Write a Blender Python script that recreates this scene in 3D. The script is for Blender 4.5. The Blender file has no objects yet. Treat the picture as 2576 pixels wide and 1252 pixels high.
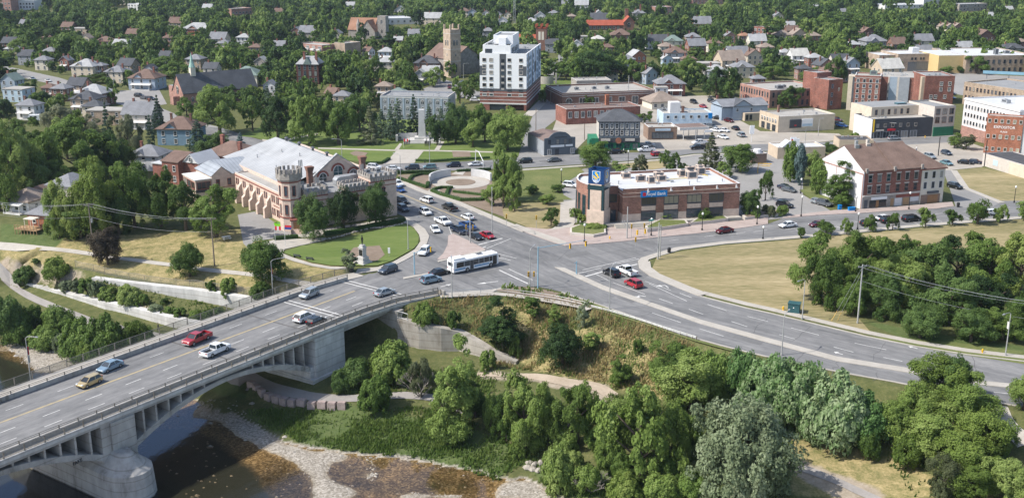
import bpy,math,random
import numpy as np
from mathutils import Vector,Matrix
from mathutils.geometry import delaunay_2d_cdt,tessellate_polygon
R=math.radians
SC=bpy.context.scene
COL=SC.collection
# camera, sky, sun, exposure
FOC,HOR,CX,CY=2780.0,-170.0,1288.0,626.0
TH=math.atan((CY-HOR)/FOC)
HC=math.cos(TH)/0.0135
cam=bpy.data.cameras.new('camera');camo=bpy.data.objects.new('camera',cam);COL.objects.link(camo)
camo.location=(0,0,HC);camo.rotation_euler=(math.pi/2-TH,0,0)
cam.sensor_width=36;cam.lens=36*FOC/2576;cam.clip_end=12000;cam.clip_start=1
SC.camera=camo
SUN_DIR=Vector((-0.965,-0.26,0.0)).normalized();SUN_EL=R(48)
w=bpy.data.worlds.new('World');SC.world=w;w.use_nodes=True
nt=w.node_tree;bg=nt.nodes['Background'];sk=nt.nodes.new('ShaderNodeTexSky')
sk.sky_type='NISHITA';sk.sun_disc=False;sk.sun_elevation=SUN_EL
sk.sun_rotation=math.atan2(SUN_DIR.x,SUN_DIR.y);sk.dust_density=1.6;sk.air_density=1.0
nt.links.new(sk.outputs[0],bg.inputs[0]);bg.inputs[1].default_value=0.148
sl=bpy.data.lights.new('sun','SUN');sl.energy=4.35;sl.angle=R(0.6);sl.color=(1.0,0.95,0.87)
so=bpy.data.objects.new('sun',sl);COL.objects.link(so)
sd=Vector((SUN_DIR.x*math.cos(SUN_EL),SUN_DIR.y*math.cos(SUN_EL),math.sin(SUN_EL)))
so.rotation_euler=sd.to_track_quat('Z','Y').to_euler();so.location=sd*500
SC.view_settings.view_transform='Standard';SC.view_settings.look='None'
SC.view_settings.exposure=0.46;SC.view_settings.gamma=1.0
SC.render.engine='CYCLES'
SC.cycles.max_bounces=6;SC.cycles.diffuse_bounces=3;SC.cycles.glossy_bounces=2
SC.cycles.transparent_max_bounces=12;SC.cycles.use_denoising=True;SC.cycles.pixel_filter_width=1.25
SC.cycles.volume_bounces=0
# measuring: a point of the photograph on the level z
ST,CT=math.sin(TH),math.cos(TH)
def G(x,y,z=0.0):
 dx,dy=x-CX,y-CY
 d=Vector((dx,FOC*CT-dy*ST,-FOC*ST-dy*CT))
 return Vector((0,0,HC))+d*((z-HC)/d.z)
def PX(p):
 u=p[2]-HC
 d=p[1]*CT-u*ST
 return CX+FOC*p[0]/d,CY-FOC*(p[1]*ST+u*CT)/d
def spx(y):
 return 0.0135*(y-HOR)
def HT(x,yb,yt,z=0.0):
 b=G(x,yb,z);lo,hi=0.0,300.0
 for _ in range(40):
  m=(lo+hi)/2
  if PX((b.x,b.y,z+m))[1]>yt:lo=m
  else:hi=m
 return lo
# materials
MATS={}
def nmat(name):
 m=bpy.data.materials.new(name);m.use_nodes=True;MATS[name]=m
 return m,m.node_tree.nodes,m.node_tree.links,m.node_tree.nodes['Principled BSDF']
def ramp(N,stops):
 r=N.new('ShaderNodeValToRGB');e=r.color_ramp.elements
 while len(e)<len(stops):e.new(0.5)
 for i,(p,c)in enumerate(stops):
  e[i].position=p;e[i].color=(c[0],c[1],c[2],1)
 return r
def I(n,k,v):n.inputs[k].default_value=v
def mat(name,col,rough=0.8,metal=0.0,var=0.12,scale=0.6,spec=0.3,col2=None,bump=0.0,detail=6):
 """plain surface with two scales of weathering"""
 if name in MATS:return MATS[name]
 m,N,K,b=nmat(name)
 I(b,'Roughness',rough);I(b,'Metallic',metal)
 I(b,'Specular IOR Level',spec)
 tc=N.new('ShaderNodeTexCoord')
 n=N.new('ShaderNodeTexNoise');I(n,'Scale',scale);I(n,'Detail',detail)
 I(n,'Roughness',0.65)
 K.new(tc.outputs['Object'],n.inputs['Vector'])
 c=Vector(col)
 lo=Vector(col2)if col2 else c*(1-var)
 hi=c if col2 else c*(1+var)
 r=ramp(N,[(0.32,lo),(0.68,hi)])
 K.new(n.outputs['Fac'],r.inputs[0]);K.new(r.outputs[0],b.inputs['Base Color'])
 if bump:
  bp=N.new('ShaderNodeBump');I(bp,'Strength',bump)
  K.new(n.outputs['Fac'],bp.inputs['Height']);K.new(bp.outputs[0],b.inputs['Normal'])
 return m
def brick(name,col,mortar,sx=0.45,sy=0.16,var=0.25):
 if name in MATS:return MATS[name]
 m,N,K,b=nmat(name);I(b,'Roughness',0.9);I(b,'Specular IOR Level',0.15)
 tc=N.new('ShaderNodeTexCoord');sp=N.new('ShaderNodeSeparateXYZ');K.new(tc.outputs['Object'],sp.inputs[0])
 ad=N.new('ShaderNodeMath');K.new(sp.outputs[0],ad.inputs[0]);K.new(sp.outputs[1],ad.inputs[1])
 cb=N.new('ShaderNodeCombineXYZ');K.new(ad.outputs[0],cb.inputs[0]);K.new(sp.outputs[2],cb.inputs[1])
 t=N.new('ShaderNodeTexBrick');I(t,'Scale',1.0)
 I(t,'Brick Width',sx);I(t,'Row Height',sy);I(t,'Mortar Size',0.012)
 c=Vector(col);I(t,'Color1',(*(c*(1-var)),1));I(t,'Color2',(*(c*(1+var)),1))
 I(t,'Mortar',(*mortar,1));K.new(cb.outputs[0],t.inputs['Vector'])
 n=N.new('ShaderNodeTexNoise');I(n,'Scale',0.35);I(n,'Detail',5)
 K.new(tc.outputs['Object'],n.inputs['Vector'])
 r=ramp(N,[(0.3,(0.72,0.72,0.72)),(0.7,(1.15,1.12,1.1))]);K.new(n.outputs[0],r.inputs[0])
 mx=N.new('ShaderNodeMixRGB');mx.blend_type='MULTIPLY';I(mx,0,1)
 K.new(t.outputs[0],mx.inputs[1]);K.new(r.outputs[0],mx.inputs[2]);K.new(mx.outputs[0],b.inputs['Base Color'])
 return m
def ribbed(name,col,period=0.5,rough=0.45,metal=0.3,axis=0):
 if name in MATS:return MATS[name]
 m,N,K,b=nmat(name);I(b,'Roughness',rough);I(b,'Metallic',metal)
 tc=N.new('ShaderNodeTexCoord');wv=N.new('ShaderNodeTexWave');wv.bands_direction='XYZ'[axis]
 I(wv,'Scale',0.314/period);K.new(tc.outputs['Object'],wv.inputs['Vector'])
 bp=N.new('ShaderNodeBump');I(bp,'Strength',0.35);K.new(wv.outputs[1],bp.inputs['Height']);K.new(bp.outputs[0],b.inputs['Normal'])
 n=N.new('ShaderNodeTexNoise');I(n,'Scale',0.25);I(n,'Detail',6);K.new(tc.outputs['Object'],n.inputs['Vector'])
 c=Vector(col);r=ramp(N,[(0.3,c*0.80),(0.7,c*1.08)]);K.new(n.outputs[0],r.inputs[0]);s2=ramp(N,[(0.0,(.66,.67,.68)),(0.16,(1,1,1))]);K.new(wv.outputs[1],s2.inputs[0])
 mx=N.new('ShaderNodeMixRGB');mx.blend_type='MULTIPLY';I(mx,0,1);K.new(r.outputs[0],mx.inputs[1]);K.new(s2.outputs[0],mx.inputs[2]);K.new(mx.outputs[0],b.inputs['Base Color'])
 return m
def shingle(name,col):
 if name in MATS:return MATS[name]
 m,N,K,b=nmat(name);I(b,'Roughness',0.95);I(b,'Specular IOR Level',0.12)
 tc=N.new('ShaderNodeTexCoord')
 n=N.new('ShaderNodeTexNoise');I(n,'Scale',3.5);I(n,'Detail',8);K.new(tc.outputs['Object'],n.inputs['Vector'])
 n2=N.new('ShaderNodeTexNoise');I(n2,'Scale',0.3);I(n2,'Detail',4);K.new(tc.outputs['Object'],n2.inputs['Vector'])
 ad=N.new('ShaderNodeMath');K.new(n.outputs[0],ad.inputs[0]);K.new(n2.outputs[0],ad.inputs[1])
 c=Vector(col);r=ramp(N,[(0.7,c*0.72),(1.0,c),(1.3,c*1.3)])
 mr=N.new('ShaderNodeMapRange');I(mr,1,0.6);I(mr,2,1.4)
 K.new(ad.outputs[0],mr.inputs[0]);r=ramp(N,[(0.1,c*0.72),(0.5,c),(0.9,c*1.28)])
 K.new(mr.outputs[0],r.inputs[0]);K.new(r.outputs[0],b.inputs['Base Color'])
 return m
def glass(name,col=(0.02,0.027,0.035),rough=0.08,spec=0.6,col2=None):
 if name in MATS:return MATS[name]
 m,N,K,b=nmat(name);I(b,'Roughness',rough);I(b,'Specular IOR Level',spec)
 oi=N.new('ShaderNodeObjectInfo');c=Vector(col)
 r=ramp(N,[(0.0,c*0.6),(0.5,c*1.4),(0.72,c*3),(0.86,Vector(col2)*.5 if col2 else Vector((.13,.14,.145))),(1.0,Vector(col2)if col2 else Vector((.30,.29,.265)))])
 K.new(oi.outputs['Random'],r.inputs[0]);K.new(r.outputs[0],b.inputs['Base Color'])
 return m
def paint(name,col,rough=0.28,metal=0.2):
 if name in MATS:return MATS[name]
 m,N,K,b=nmat(name);I(b,'Base Color',(*col,1));I(b,'Roughness',rough)
 I(b,'Metallic',metal);I(b,'Coat Weight',0.6);I(b,'Coat Roughness',0.06)
 tc=N.new('ShaderNodeTexCoord');n=N.new('ShaderNodeTexNoise');I(n,'Scale',1.3);I(n,'Detail',4)
 K.new(tc.outputs['Object'],n.inputs['Vector']);c=Vector(col)
 r=ramp(N,[(0.3,c*0.88),(0.7,c*1.05)]);K.new(n.outputs[0],r.inputs[0]);K.new(r.outputs[0],b.inputs['Base Color'])
 return m
def foliage(name,c1,c2,c3,scale=2.2,trans=0.38,rand=0.42):
 """leaf colour: patches of three greens, a shade of its own for each plant"""
 m,N,K,b=nmat(name)
 I(b,'Roughness',0.6);I(b,'Specular IOR Level',0.25)
 tc=N.new('ShaderNodeTexCoord');oi=N.new('ShaderNodeObjectInfo')
 n=N.new('ShaderNodeTexNoise');I(n,'Scale',scale);I(n,'Detail',7);I(n,'Roughness',0.75)
 K.new(tc.outputs['Object'],n.inputs['Vector'])
 mr=N.new('ShaderNodeMath');mr.operation='MULTIPLY_ADD';I(mr,1,rand);I(mr,2,-rand/2)
 K.new(oi.outputs['Random'],mr.inputs[0]);ad=N.new('ShaderNodeMath');K.new(n.outputs[0],ad.inputs[0]);K.new(mr.outputs[0],ad.inputs[1])
 r=ramp(N,[(0.3,c1),(0.5,c2),(0.72,c3)]);K.new(ad.outputs[0],r.inputs[0]);K.new(r.outputs[0],b.inputs['Base Color'])
 tr=N.new('ShaderNodeBsdfTranslucent');K.new(r.outputs[0],tr.inputs[0])
 mx=N.new('ShaderNodeMixShader');I(mx,0,trans)
 K.new(b.outputs[0],mx.inputs[1]);K.new(tr.outputs[0],mx.inputs[2]);K.new(mx.outputs[0],N['Material Output'].inputs[0])
 return m
def ground(name,stops,scale=0.12,fine=1.8,mixf=0.45,rough=1.0,bump=0.25,stretch=None,coord='Object'):
 if name in MATS:return MATS[name]
 m,N,K,b=nmat(name);I(b,'Roughness',rough);I(b,'Specular IOR Level',0.1)
 tc=N.new('ShaderNodeTexCoord');src=tc.outputs[coord]
 if stretch:
  mp=N.new('ShaderNodeMapping');I(mp,'Scale',stretch[0]);I(mp,'Rotation',(0,0,stretch[1]));K.new(src,mp.inputs[0]);src=mp.outputs[0]
 a=N.new('ShaderNodeTexNoise');I(a,'Scale',scale);I(a,'Detail',7);I(a,'Roughness',0.6)
 f=N.new('ShaderNodeTexNoise');I(f,'Scale',fine);I(f,'Detail',8);I(f,'Roughness',0.7)
 K.new(src,a.inputs['Vector']);K.new(src,f.inputs['Vector'])
 mx=N.new('ShaderNodeMix');I(mx,0,mixf);K.new(a.outputs[0],mx.inputs[2]);K.new(f.outputs[0],mx.inputs[3])
 r=ramp(N,stops);K.new(mx.outputs[0],r.inputs[0]);K.new(r.outputs[0],b.inputs['Base Color'])
 if bump:
  bp=N.new('ShaderNodeBump');I(bp,'Strength',bump);I(bp,'Distance',0.15)
  K.new(f.outputs[0],bp.inputs['Height']);K.new(bp.outputs[0],b.inputs['Normal'])
 return m
# mesh building
class MB:
 def __init__(s):s.v=[];s.f=[];s.m=[]
 def poly(s,pts,m=0):
  i=len(s.v);s.v.extend([tuple(p)for p in pts]);s.f.append(tuple(range(i,i+len(pts))));s.m.append(m)
 def box(s,x0,x1,y0,y1,z0,z1,m=0,top=None,rot=None,at=(0,0,0)):
  i=len(s.v)
  P=[(x0,y0,z0),(x1,y0,z0),(x1,y1,z0),(x0,y1,z0),(x0,y0,z1),(x1,y0,z1),(x1,y1,z1),(x0,y1,z1)]
  if rot is not None:
   c,n=math.cos(rot),math.sin(rot);P=[(at[0]+x*c-y*n,at[1]+x*n+y*c,at[2]+z)for x,y,z in P]
  s.v.extend(P)
  for q,k in(((0,3,2,1),m),((4,5,6,7),m if top is None else top),((0,1,5,4),m),((1,2,6,5),m),((2,3,7,6),m),((3,0,4,7),m)):
   s.f.append(tuple(i+j for j in q));s.m.append(k)
 def prism(s,pts,z0,z1,m=0,top=None,bottom=True):
  n=len(pts);i=len(s.v)
  if sum(pts[k][0]*pts[(k+1)%n][1]-pts[(k+1)%n][0]*pts[k][1]for k in range(n))<0:pts=pts[::-1]
  s.v.extend([(p[0],p[1],z0)for p in pts]);s.v.extend([(p[0],p[1],z1)for p in pts])
  for k in range(n):
   j=(k+1)%n;s.f.append((i+k,i+j,i+n+j,i+n+k));s.m.append(m)
  s.f.append(tuple(i+n+k for k in range(n)));s.m.append(m if top is None else top)
  if bottom:s.f.append(tuple(i+k for k in reversed(range(n))));s.m.append(m)
 def extr(s,prof,axis,a0,a1,m=0):
  """extrude a profile (list of 2D points) along x (axis 0: profile y,z) or y (axis 1: profile x,z)"""
  n=len(prof);i=len(s.v)
  mk=(lambda p,a:(a,p[0],p[1]))if axis==0 else(lambda p,a:(p[0],a,p[1]))
  s.v.extend([mk(p,a0)for p in prof]);s.v.extend([mk(p,a1)for p in prof])
  for k in range(n):
   j=(k+1)%n;s.f.append((i+k,i+j,i+n+j,i+n+k));s.m.append(m)
  s.f.append(tuple(i+k for k in reversed(range(n))));s.m.append(m);s.f.append(tuple(i+n+k for k in range(n)));s.m.append(m)
 def cyl(s,p0,p1,r0,r1=None,n=8,m=0,cap=True):
  r1=r0 if r1 is None else r1
  a,b=Vector(p0),Vector(p1);d=(b-a)
  if d.length<1e-6:return
  d.normalize();u=d.orthogonal().normalized();w_=d.cross(u);i=len(s.v)
  for c,r in((a,r0),(b,r1)):
   for k in range(n):
    t=2*math.pi*k/n;s.v.append(tuple(c+(u*math.cos(t)+w_*math.sin(t))*r))
  for k in range(n):
   j=(k+1)%n;s.f.append((i+k,i+j,i+n+j,i+n+k));s.m.append(m)
  if cap:
   s.f.append(tuple(i+k for k in reversed(range(n))));s.m.append(m);s.f.append(tuple(i+n+k for k in range(n)));s.m.append(m)
 def tube(s,pts,r,n=5,m=0):
  for a,b in zip(pts[:-1],pts[1:]):s.cyl(a,b,r,r,n,m)
 def lathe(s,prof,n=12,m=0,c=(0,0)):
  i=len(s.v)
  for r,z in prof:
   for k in range(n):
    t=2*math.pi*k/n;s.v.append((c[0]+r*math.cos(t),c[1]+r*math.sin(t),z))
  for q in range(len(prof)-1):
   for k in range(n):
    j=(k+1)%n;s.f.append((i+q*n+k,i+q*n+j,i+(q+1)*n+j,i+(q+1)*n+k));s.m.append(m)
  s.f.append(tuple(i+(len(prof)-1)*n+k for k in range(n)));s.m.append(m)
 def mesh(s,name,mats,smooth=False):
  me=bpy.data.meshes.new(name);me.from_pydata(s.v,[],s.f)
  for m in(mats if isinstance(mats,(list,tuple))else[mats]):me.materials.append(MATS[m]if isinstance(m,str)else m)
  me.polygons.foreach_set('material_index',s.m)
  if smooth:me.polygons.foreach_set('use_smooth',[True]*len(s.f))
  me.update();return me
 def B(s,name,mats,parent=None,loc=None,rot=None,smooth=False):
  return link(bpy.data.objects.new(name,s.mesh(name,mats,smooth)),parent,loc,rot)
def link(o,parent=None,loc=None,rot=None):
 COL.objects.link(o)
 if parent is not None:o.parent=parent
 if loc is not None:o.location=loc
 if rot is not None:o.rotation_euler=(0,0,rot)
 return o
def tag(o,label=None,cat=None,group=None,kind=None):
 if label:o['label']=label
 if cat:o['category']=cat
 if group:o['group']=group
 if kind:o['kind']=kind
 return o
def root(name,label,cat,loc,rot=0.0,group=None,scale=None):
 o=bpy.data.objects.new(name,None);COL.objects.link(o);o.empty_display_size=0.5
 o.location=loc;o.rotation_euler=(0,0,rot)
 if scale:o.scale=scale
 return tag(o,label,cat,group)
def copy_tree(o,parent=None):
 c=o.copy();COL.objects.link(c);c.parent=parent
 for ch in o.children:copy_tree(ch,c)
 return c
def inpoly(x,y,poly):
 r=False;n=len(poly);j=n-1
 for i in range(n):
  xi,yi=poly[i][0],poly[i][1];xj,yj=poly[j][0],poly[j][1]
  if(yi>y)!=(yj>y)and x<(xj-xi)*(y-yi)/(yj-yi)+xi:r=not r
  j=i
 return r
def smooth_line(pts,k=4):
 """Catmull-Rom through 2D/3D points"""
 P=[Vector(p)for p in pts];out=[]
 for i in range(len(P)-1):
  a=P[max(i-1,0)];b=P[i];c=P[i+1];d=P[min(i+2,len(P)-1)]
  for t in range(k):
   t/=k;out.append(0.5*((2*b)+(c-a)*t+(2*a-5*b+4*c-d)*t*t+(3*b-a-3*c+d)*t**3))
 return out+[P[-1]]
# terrain: levels read along break lines (x, y, z)
BA=R(55.3);BU=Vector((math.cos(BA),math.sin(BA),0));BV=Vector((-BU.y,BU.x,0))
def BR(u,v,z=0.0):return BU*u+BV*v+Vector((0,0,z))
LINES=[[(-160,545,0),(0,552,0),(130,572,0),(300,562,0),(420,562,0),(560,588,0),(620,608,0),(690,636,0),(740,652,0),(800,670,0),(862,680,0),(895,686,0)],[(-160,585,-2.4),(0,608,-2.4),(125,626,-2.4),(225,637,-2.3),(307,650,-2.2),(435,666,-2.0),(512,676,-1.8),(607,689,-1.5),(701,702,-1.0),(789,714,-0.5)],[(-160,640,-3.2),(0,652,-3.2),(100,662,-3.2),(190,674,-3.2),(250,688,-3.2),(325,703,-3.2),(425,715,-3.2),(512,724,-3.2),(600,737,-3.2),(660,745,-3.2)],]
WALLS={'back':[((232,698,-3.3),-3.5),((310,708,-3.3),-4.3),((397,718,-3.3),-5.0),((492,728,-3.3),-5.7),((592,743,-3.3),-6.2),((650,752,-3.3),-6.4)],'front':[((67,712,-7.7),-7.9),((150,732,-7.3),-8.0),((250,756,-6.8),-8.2),((342,775,-6.5),-8.35),((425,796,-6.4),-8.4),((487,809,-6.3),-8.4),((560,828,-6.3),-8.4)],'right':[((1001,801,-2.4),-7.6),((1054,813,-2.6),-7.8),((1110,824,-3.2),-8.0),((1156,833,-4.0),-8.0),((1204,861,-5.2),-8.0),((1239,883,-6.2),-8.0),((1300,908,-7.4),-7.9)],}
LINES+=[[(-160,668,-4.6),(0,678,-5.4),(60,688,-6.2),(160,700,-4.6)],[(110,712,-7.0),(230,735,-6.4),(330,752,-6.2),(430,770,-6.2),(520,790,-6.3),(600,805,-6.4)],[(-160,672,-8.0),(0,698,-8.4),(75,736,-8.5),(150,768,-8.6),(225,796,-8.6),(275,811,-8.6),(335,823,-8.6),(397,838,-8.6),(470,858,-8.7)],[(-160,700,-8.6),(0,712,-8.7),(67,748,-8.7),(135,777,-8.7),(225,808,-8.7),(375,844,-8.7),(460,868,-8.8)],[(-160,790,-11.0),(0,820,-11.2),(80,835,-11.3),(190,870,-11.3),(330,905,-11.4)],[(-160,850,-12.0),(0,858,-12.0),(87,866,-12.0),(175,876,-12.0),(190,902,-12.1),(330,945,-12.2)],[(-160,862,-12.7),(0,868,-12.7),(37,890,-12.7),(57,915,-12.7),(87,943,-12.7),(190,975,-12.7),(330,1000,-12.7)],[(1010,772,-0.3),(1060,757,-0.1),(1110,747,0),(1180,742,0),(1288,743,0),(1380,754,0),(1463,768,0),(1488,776,0),(1613,812,0),(1713,846,0),(1750,856,0),(1888,893,0),(2020,925,0),(2149,950,0),(2464,1016,0),(2540,1030,0),(2700,1060,0)],[(1240,925,-7.6),(1350,938,-7.2),(1430,955,-7.0),(1513,966,-7.0),(1640,1010,-7.0),(1800,1060,-7.2),(1990,1095,-7.4),(2170,1145,-7.2),(2300,1170,-7.0),(2420,1180,-6.0),(2560,1180,-4.5)],[(1180,955,-8.2),(1350,962,-7.4),(1513,987,-7.2),(1530,1030,-7.4),(1640,1070,-7.8),(1990,1165,-8.2),(2110,1215,-8.4),(2250,1270,-8.5)],[(2520,1085,-2.2),(2560,1120,-3.0),(2600,1150,-3.3)],[(600,948,-9.8),(660,960,-9.7),(720,975,-9.6),(800,989,-9.5),(889,993,-9.4),(960,988,-9.3),(1049,988,-9.2),(1150,1010,-9.2),(1280,1060,-9.0),(1480,1120,-8.8),(1700,1180,-8.6),(1990,1240,-8.6)],[(600,985,-9.9),(660,985,-9.8),(764,1012,-9.7),(889,1014,-9.5),(1000,1003,-9.5),(1049,1003,-9.5),(1180,1030,-9.5)],[(620,1000,-11.0),(764,1030,-11.0),(889,1040,-10.9),(1100,1060,-10.8)],[(600,1030,-12.0),(644,1064,-12.1),(714,1111,-12.2),(774,1124,-12.2),(859,1136,-12.2),(1044,1156,-12.2),(1194,1179,-12.2),(1251,1207,-12.2),(1320,1200,-12.2),(1400,1235,-12.2),(1450,1290,-12.2)],[(1330,1150,-11.2),(1500,1200,-10.8),(1700,1240,-10.4),(2000,1300,-10.0)],[(440,985,-12.5),(520,1040,-12.6),(600,1080,-12.7),(714,1135,-12.7),(860,1152,-12.7),(1044,1170,-12.7),(1180,1192,-12.7),(1240,1225,-12.7),(1330,1270,-12.7)],]
def dense(L,step=2.0):
 W_=[G(*p)for p in L];out=[W_[0]]
 for a,b in zip(W_[:-1],W_[1:]):
  n=max(1,int((b-a).length/step));out+=[a.lerp(b,(k+1)/n)for k in range(n)]
 return out
ctl=[]
for L in LINES:ctl+=dense(L)
WL={}
for k,L in WALLS.items():
 top=[G(*p)for p,zb in L];base=[zb for p,zb in L];pts=[]
 for i in range(len(top)-1):
  n=max(1,int((top[i+1]-top[i]).length/1.5))
  for j in range(n+(i==len(top)-2)):
   t=j/n;pts.append((top[i].lerp(top[i+1],t),base[i]+(base[i+1]-base[i])*t))
 WL[k]=pts
 for i,(p,zb)in enumerate(pts):
  q=pts[min(i+1,len(pts)-1)][0]-pts[max(i-1,0)][0];nrm=Vector((q.y,-q.x,0)).normalized()
  if k=='front' or k=='back' or True:
   ctl.append(Vector((*(p-nrm*1.5).xy,p.z-0.15)));ctl.append(Vector((*(p-nrm*0.45).xy,zb-.05)));ctl.append(Vector((*(p+nrm*0.5).xy,zb)))
for u,v,z in[(157,137,-1),(157,149,-1),(158,161,-1),(155.5,138,-7.8),(155.5,149,-7.5),(155,160,-6.8),(148,139,-8.6),(148,150,-8.5),(147,160,-8.3),(136,150,-9.6),(130,150,-9.8),(122,150,-10.5),(114,150,-12.0),(106,150,-12.7),(80,150,-12.7),(40,150,-12.7)]:
 ctl.append(BR(u,v,z))
for x,y,z in[(-400,300,0),(-400,380,0),(-150,300,0),(0,300,0),(200,300,0),(400,300,0),(400,200,0),(200,230,0),(120,230,0),(60,240,0),(0,250,0),(-30,232,0),(30,228,0),(90,190,0),(150,150,0),(160,110,-3),(-400,150,-12.7),(-200,100,-12.7),(-60,90,-12.7),(0,90,-12.7),(60,90,-11),(140,80,-8),(-60,40,-12.7),(100,40,-9),(-400,40,-12.7),(400,40,-5)]:
 ctl.append(Vector((x,y,z)))
_tri=delaunay_2d_cdt([p.xy for p in ctl],[],[],0,1e-4,True)
_tv=np.array([tuple(p)for p in _tri[0]]);_tz=np.array([ctl[o[0]].z if o else 0 for o in _tri[3]])
X0,X1,Y0,Y1,DX=-150.0,150.0,92.0,304.0,0.8
gx=np.arange(X0,X1+.01,DX);gy=np.arange(Y0,Y1+.01,DX)
ZG=np.zeros((len(gy),len(gx)))
for t in _tri[2]:
 if len(t)!=3:continue
 (ax,ay),(bx,by),(cx_,cy_)=_tv[list(t)];za,zb,zc=_tz[list(t)]
 i0=max(0,int((min(ax,bx,cx_)-X0)/DX));i1=min(len(gx)-1,int((max(ax,bx,cx_)-X0)/DX)+1)
 j0=max(0,int((min(ay,by,cy_)-Y0)/DX));j1=min(len(gy)-1,int((max(ay,by,cy_)-Y0)/DX)+1)
 if i1<i0 or j1<j0:continue
 xx,yy=np.meshgrid(gx[i0:i1+1],gy[j0:j1+1]);d=(by-cy_)*(ax-cx_)+(cx_-bx)*(ay-cy_)
 if abs(d)<1e-9:continue
 l1=((by-cy_)*(xx-cx_)+(cx_-bx)*(yy-cy_))/d;l2=((cy_-ay)*(xx-cx_)+(ax-cx_)*(yy-cy_))/d
 ok=(l1>=-1e-6)&(l2>=-1e-6)&(l1+l2<=1+1e-6)
 ZG[j0:j1+1,i0:i1+1][ok]=(l1*za+l2*zb+(1-l1-l2)*zc)[ok]
def PXa(x,y,z):
 u=z-HC;d=y*CT-u*ST
 return CX+FOC*x/d,CY-FOC*(y*ST+u*CT)/d
def inpoly_np(px,py,poly):
 r=np.zeros(px.shape,bool);n=len(poly);j=n-1
 for i in range(n):
  xi,yi=poly[i];xj,yj=poly[j]
  c=((yi>py)!=(yj>py))&(px<(xj-xi)*(py-yi)/((yj-yi)or 1e-9)+xi);r^=c;j=i
 return r
XX,YY=np.meshgrid(gx,gy)
px_,py_=PXa(XX,YY,ZG)
rng=np.random.default_rng(5)
def fbm(x,y,s,seed=0,oct=4):
 r=np.zeros_like(x);a=1.0;t=0.0
 for o in range(oct):
  g=np.random.default_rng(seed*17+o).random((64,64));fx=(x/s*2**o)%64;fy=(y/s*2**o)%64
  i=fx.astype(int);j=fy.astype(int);u=fx-i;v=fy-j;u=u*u*(3-2*u);v=v*v*(3-2*v);i2=(i+1)%64;j2=(j+1)%64
  r+=a*(g[j,i]*(1-u)*(1-v)+g[j,i2]*u*(1-v)+g[j2,i]*(1-u)*v+g[j2,i2]*u*v);t+=a;a*=0.5
 return r/t
WATER=-12.45
BARS=[[(505,1008),(600,1000),(650,1050),(714,1108),(774,1122),(859,1136),(872,1165),(826,1160),(824,1200),(845,1220),(900,1240),(905,1262),(795,1262),(785,1215),(755,1182),(725,1158),(644,1132),(600,1100),(560,1060),(480,1050)],[(850,1134),(1044,1154),(1194,1177),(1251,1205),(1247,1218),(1190,1190),(1044,1166),(870,1152)],[(1270,1205),(1340,1200),(1440,1262),(1235,1262),(1245,1228)],[(925,1146),(948,1146),(944,1180),(946,1212),(925,1212),(930,1180)],[(1000,1238),(1180,1244),(1190,1262),(990,1262)],[(0,860),(87,866),(175,876),(200,905),(195,935),(100,940),(57,915),(37,890),(0,868)]]
bar=np.zeros_like(ZG)
for b_ in BARS:bar=np.maximum(bar,inpoly_np(px_,py_,b_).astype(float))
def blur(a,n):
 for _ in range(n):
  p=np.pad(a,1,mode='edge');a=(p[1:-1,1:-1]*2+p[:-2,1:-1]+p[2:,1:-1]+p[1:-1,:-2]+p[1:-1,2:])/6
 return a
ZG=np.where(inpoly_np(px_,py_,[(250,1000),(500,1010),(620,1060),(720,1125),(600,1260),(250,1260)]),np.minimum(ZG,-12.4),ZG)
river=ZG<-12.15
barb=np.clip(blur(bar,5)+0.55*(fbm(XX,YY,5.0,21)-0.5)*(blur(bar,14)>0.02),0,1)
nz=fbm(XX,YY,3.0,3)
bed=-12.62-0.35*(fbm(XX,YY,9,9)-0.35)+0.12*(nz-.5)
ZG=np.where(river,bed*(1-barb)+(-12.28+0.22*(nz-.5))*barb,ZG)
slope_n=(ZG<-0.3)&(~river)
ZG=ZG+np.where(slope_n,(fbm(XX,YY,6,2)-0.5)*0.5,0)-np.where(ZG>-0.3,0.04,0)
def TZ(x,y):
 if not(X0<x<X1-DX and Y0<y<Y1-DX):return 0.0
 fx=(x-X0)/DX;fy=(y-Y0)/DX;i=int(fx);j=int(fy);u=fx-i;v=fy-j
 return float(ZG[j,i]*(1-u)*(1-v)+ZG[j,i+1]*u*(1-v)+ZG[j+1,i]*(1-u)*v+ZG[j+1,i+1]*u*v)
def GT(x,y):
 """where the sight line through (x, y) meets the terrain"""
 p=G(x,y,0);c=Vector((0,0,HC));d=(p-c)
 t=0.8
 while t<2.2:
  q=c+d*t
  if q.z<TZ(q.x,q.y):return Vector((q.x,q.y,TZ(q.x,q.y)))
  t+=0.002
 return p
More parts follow.
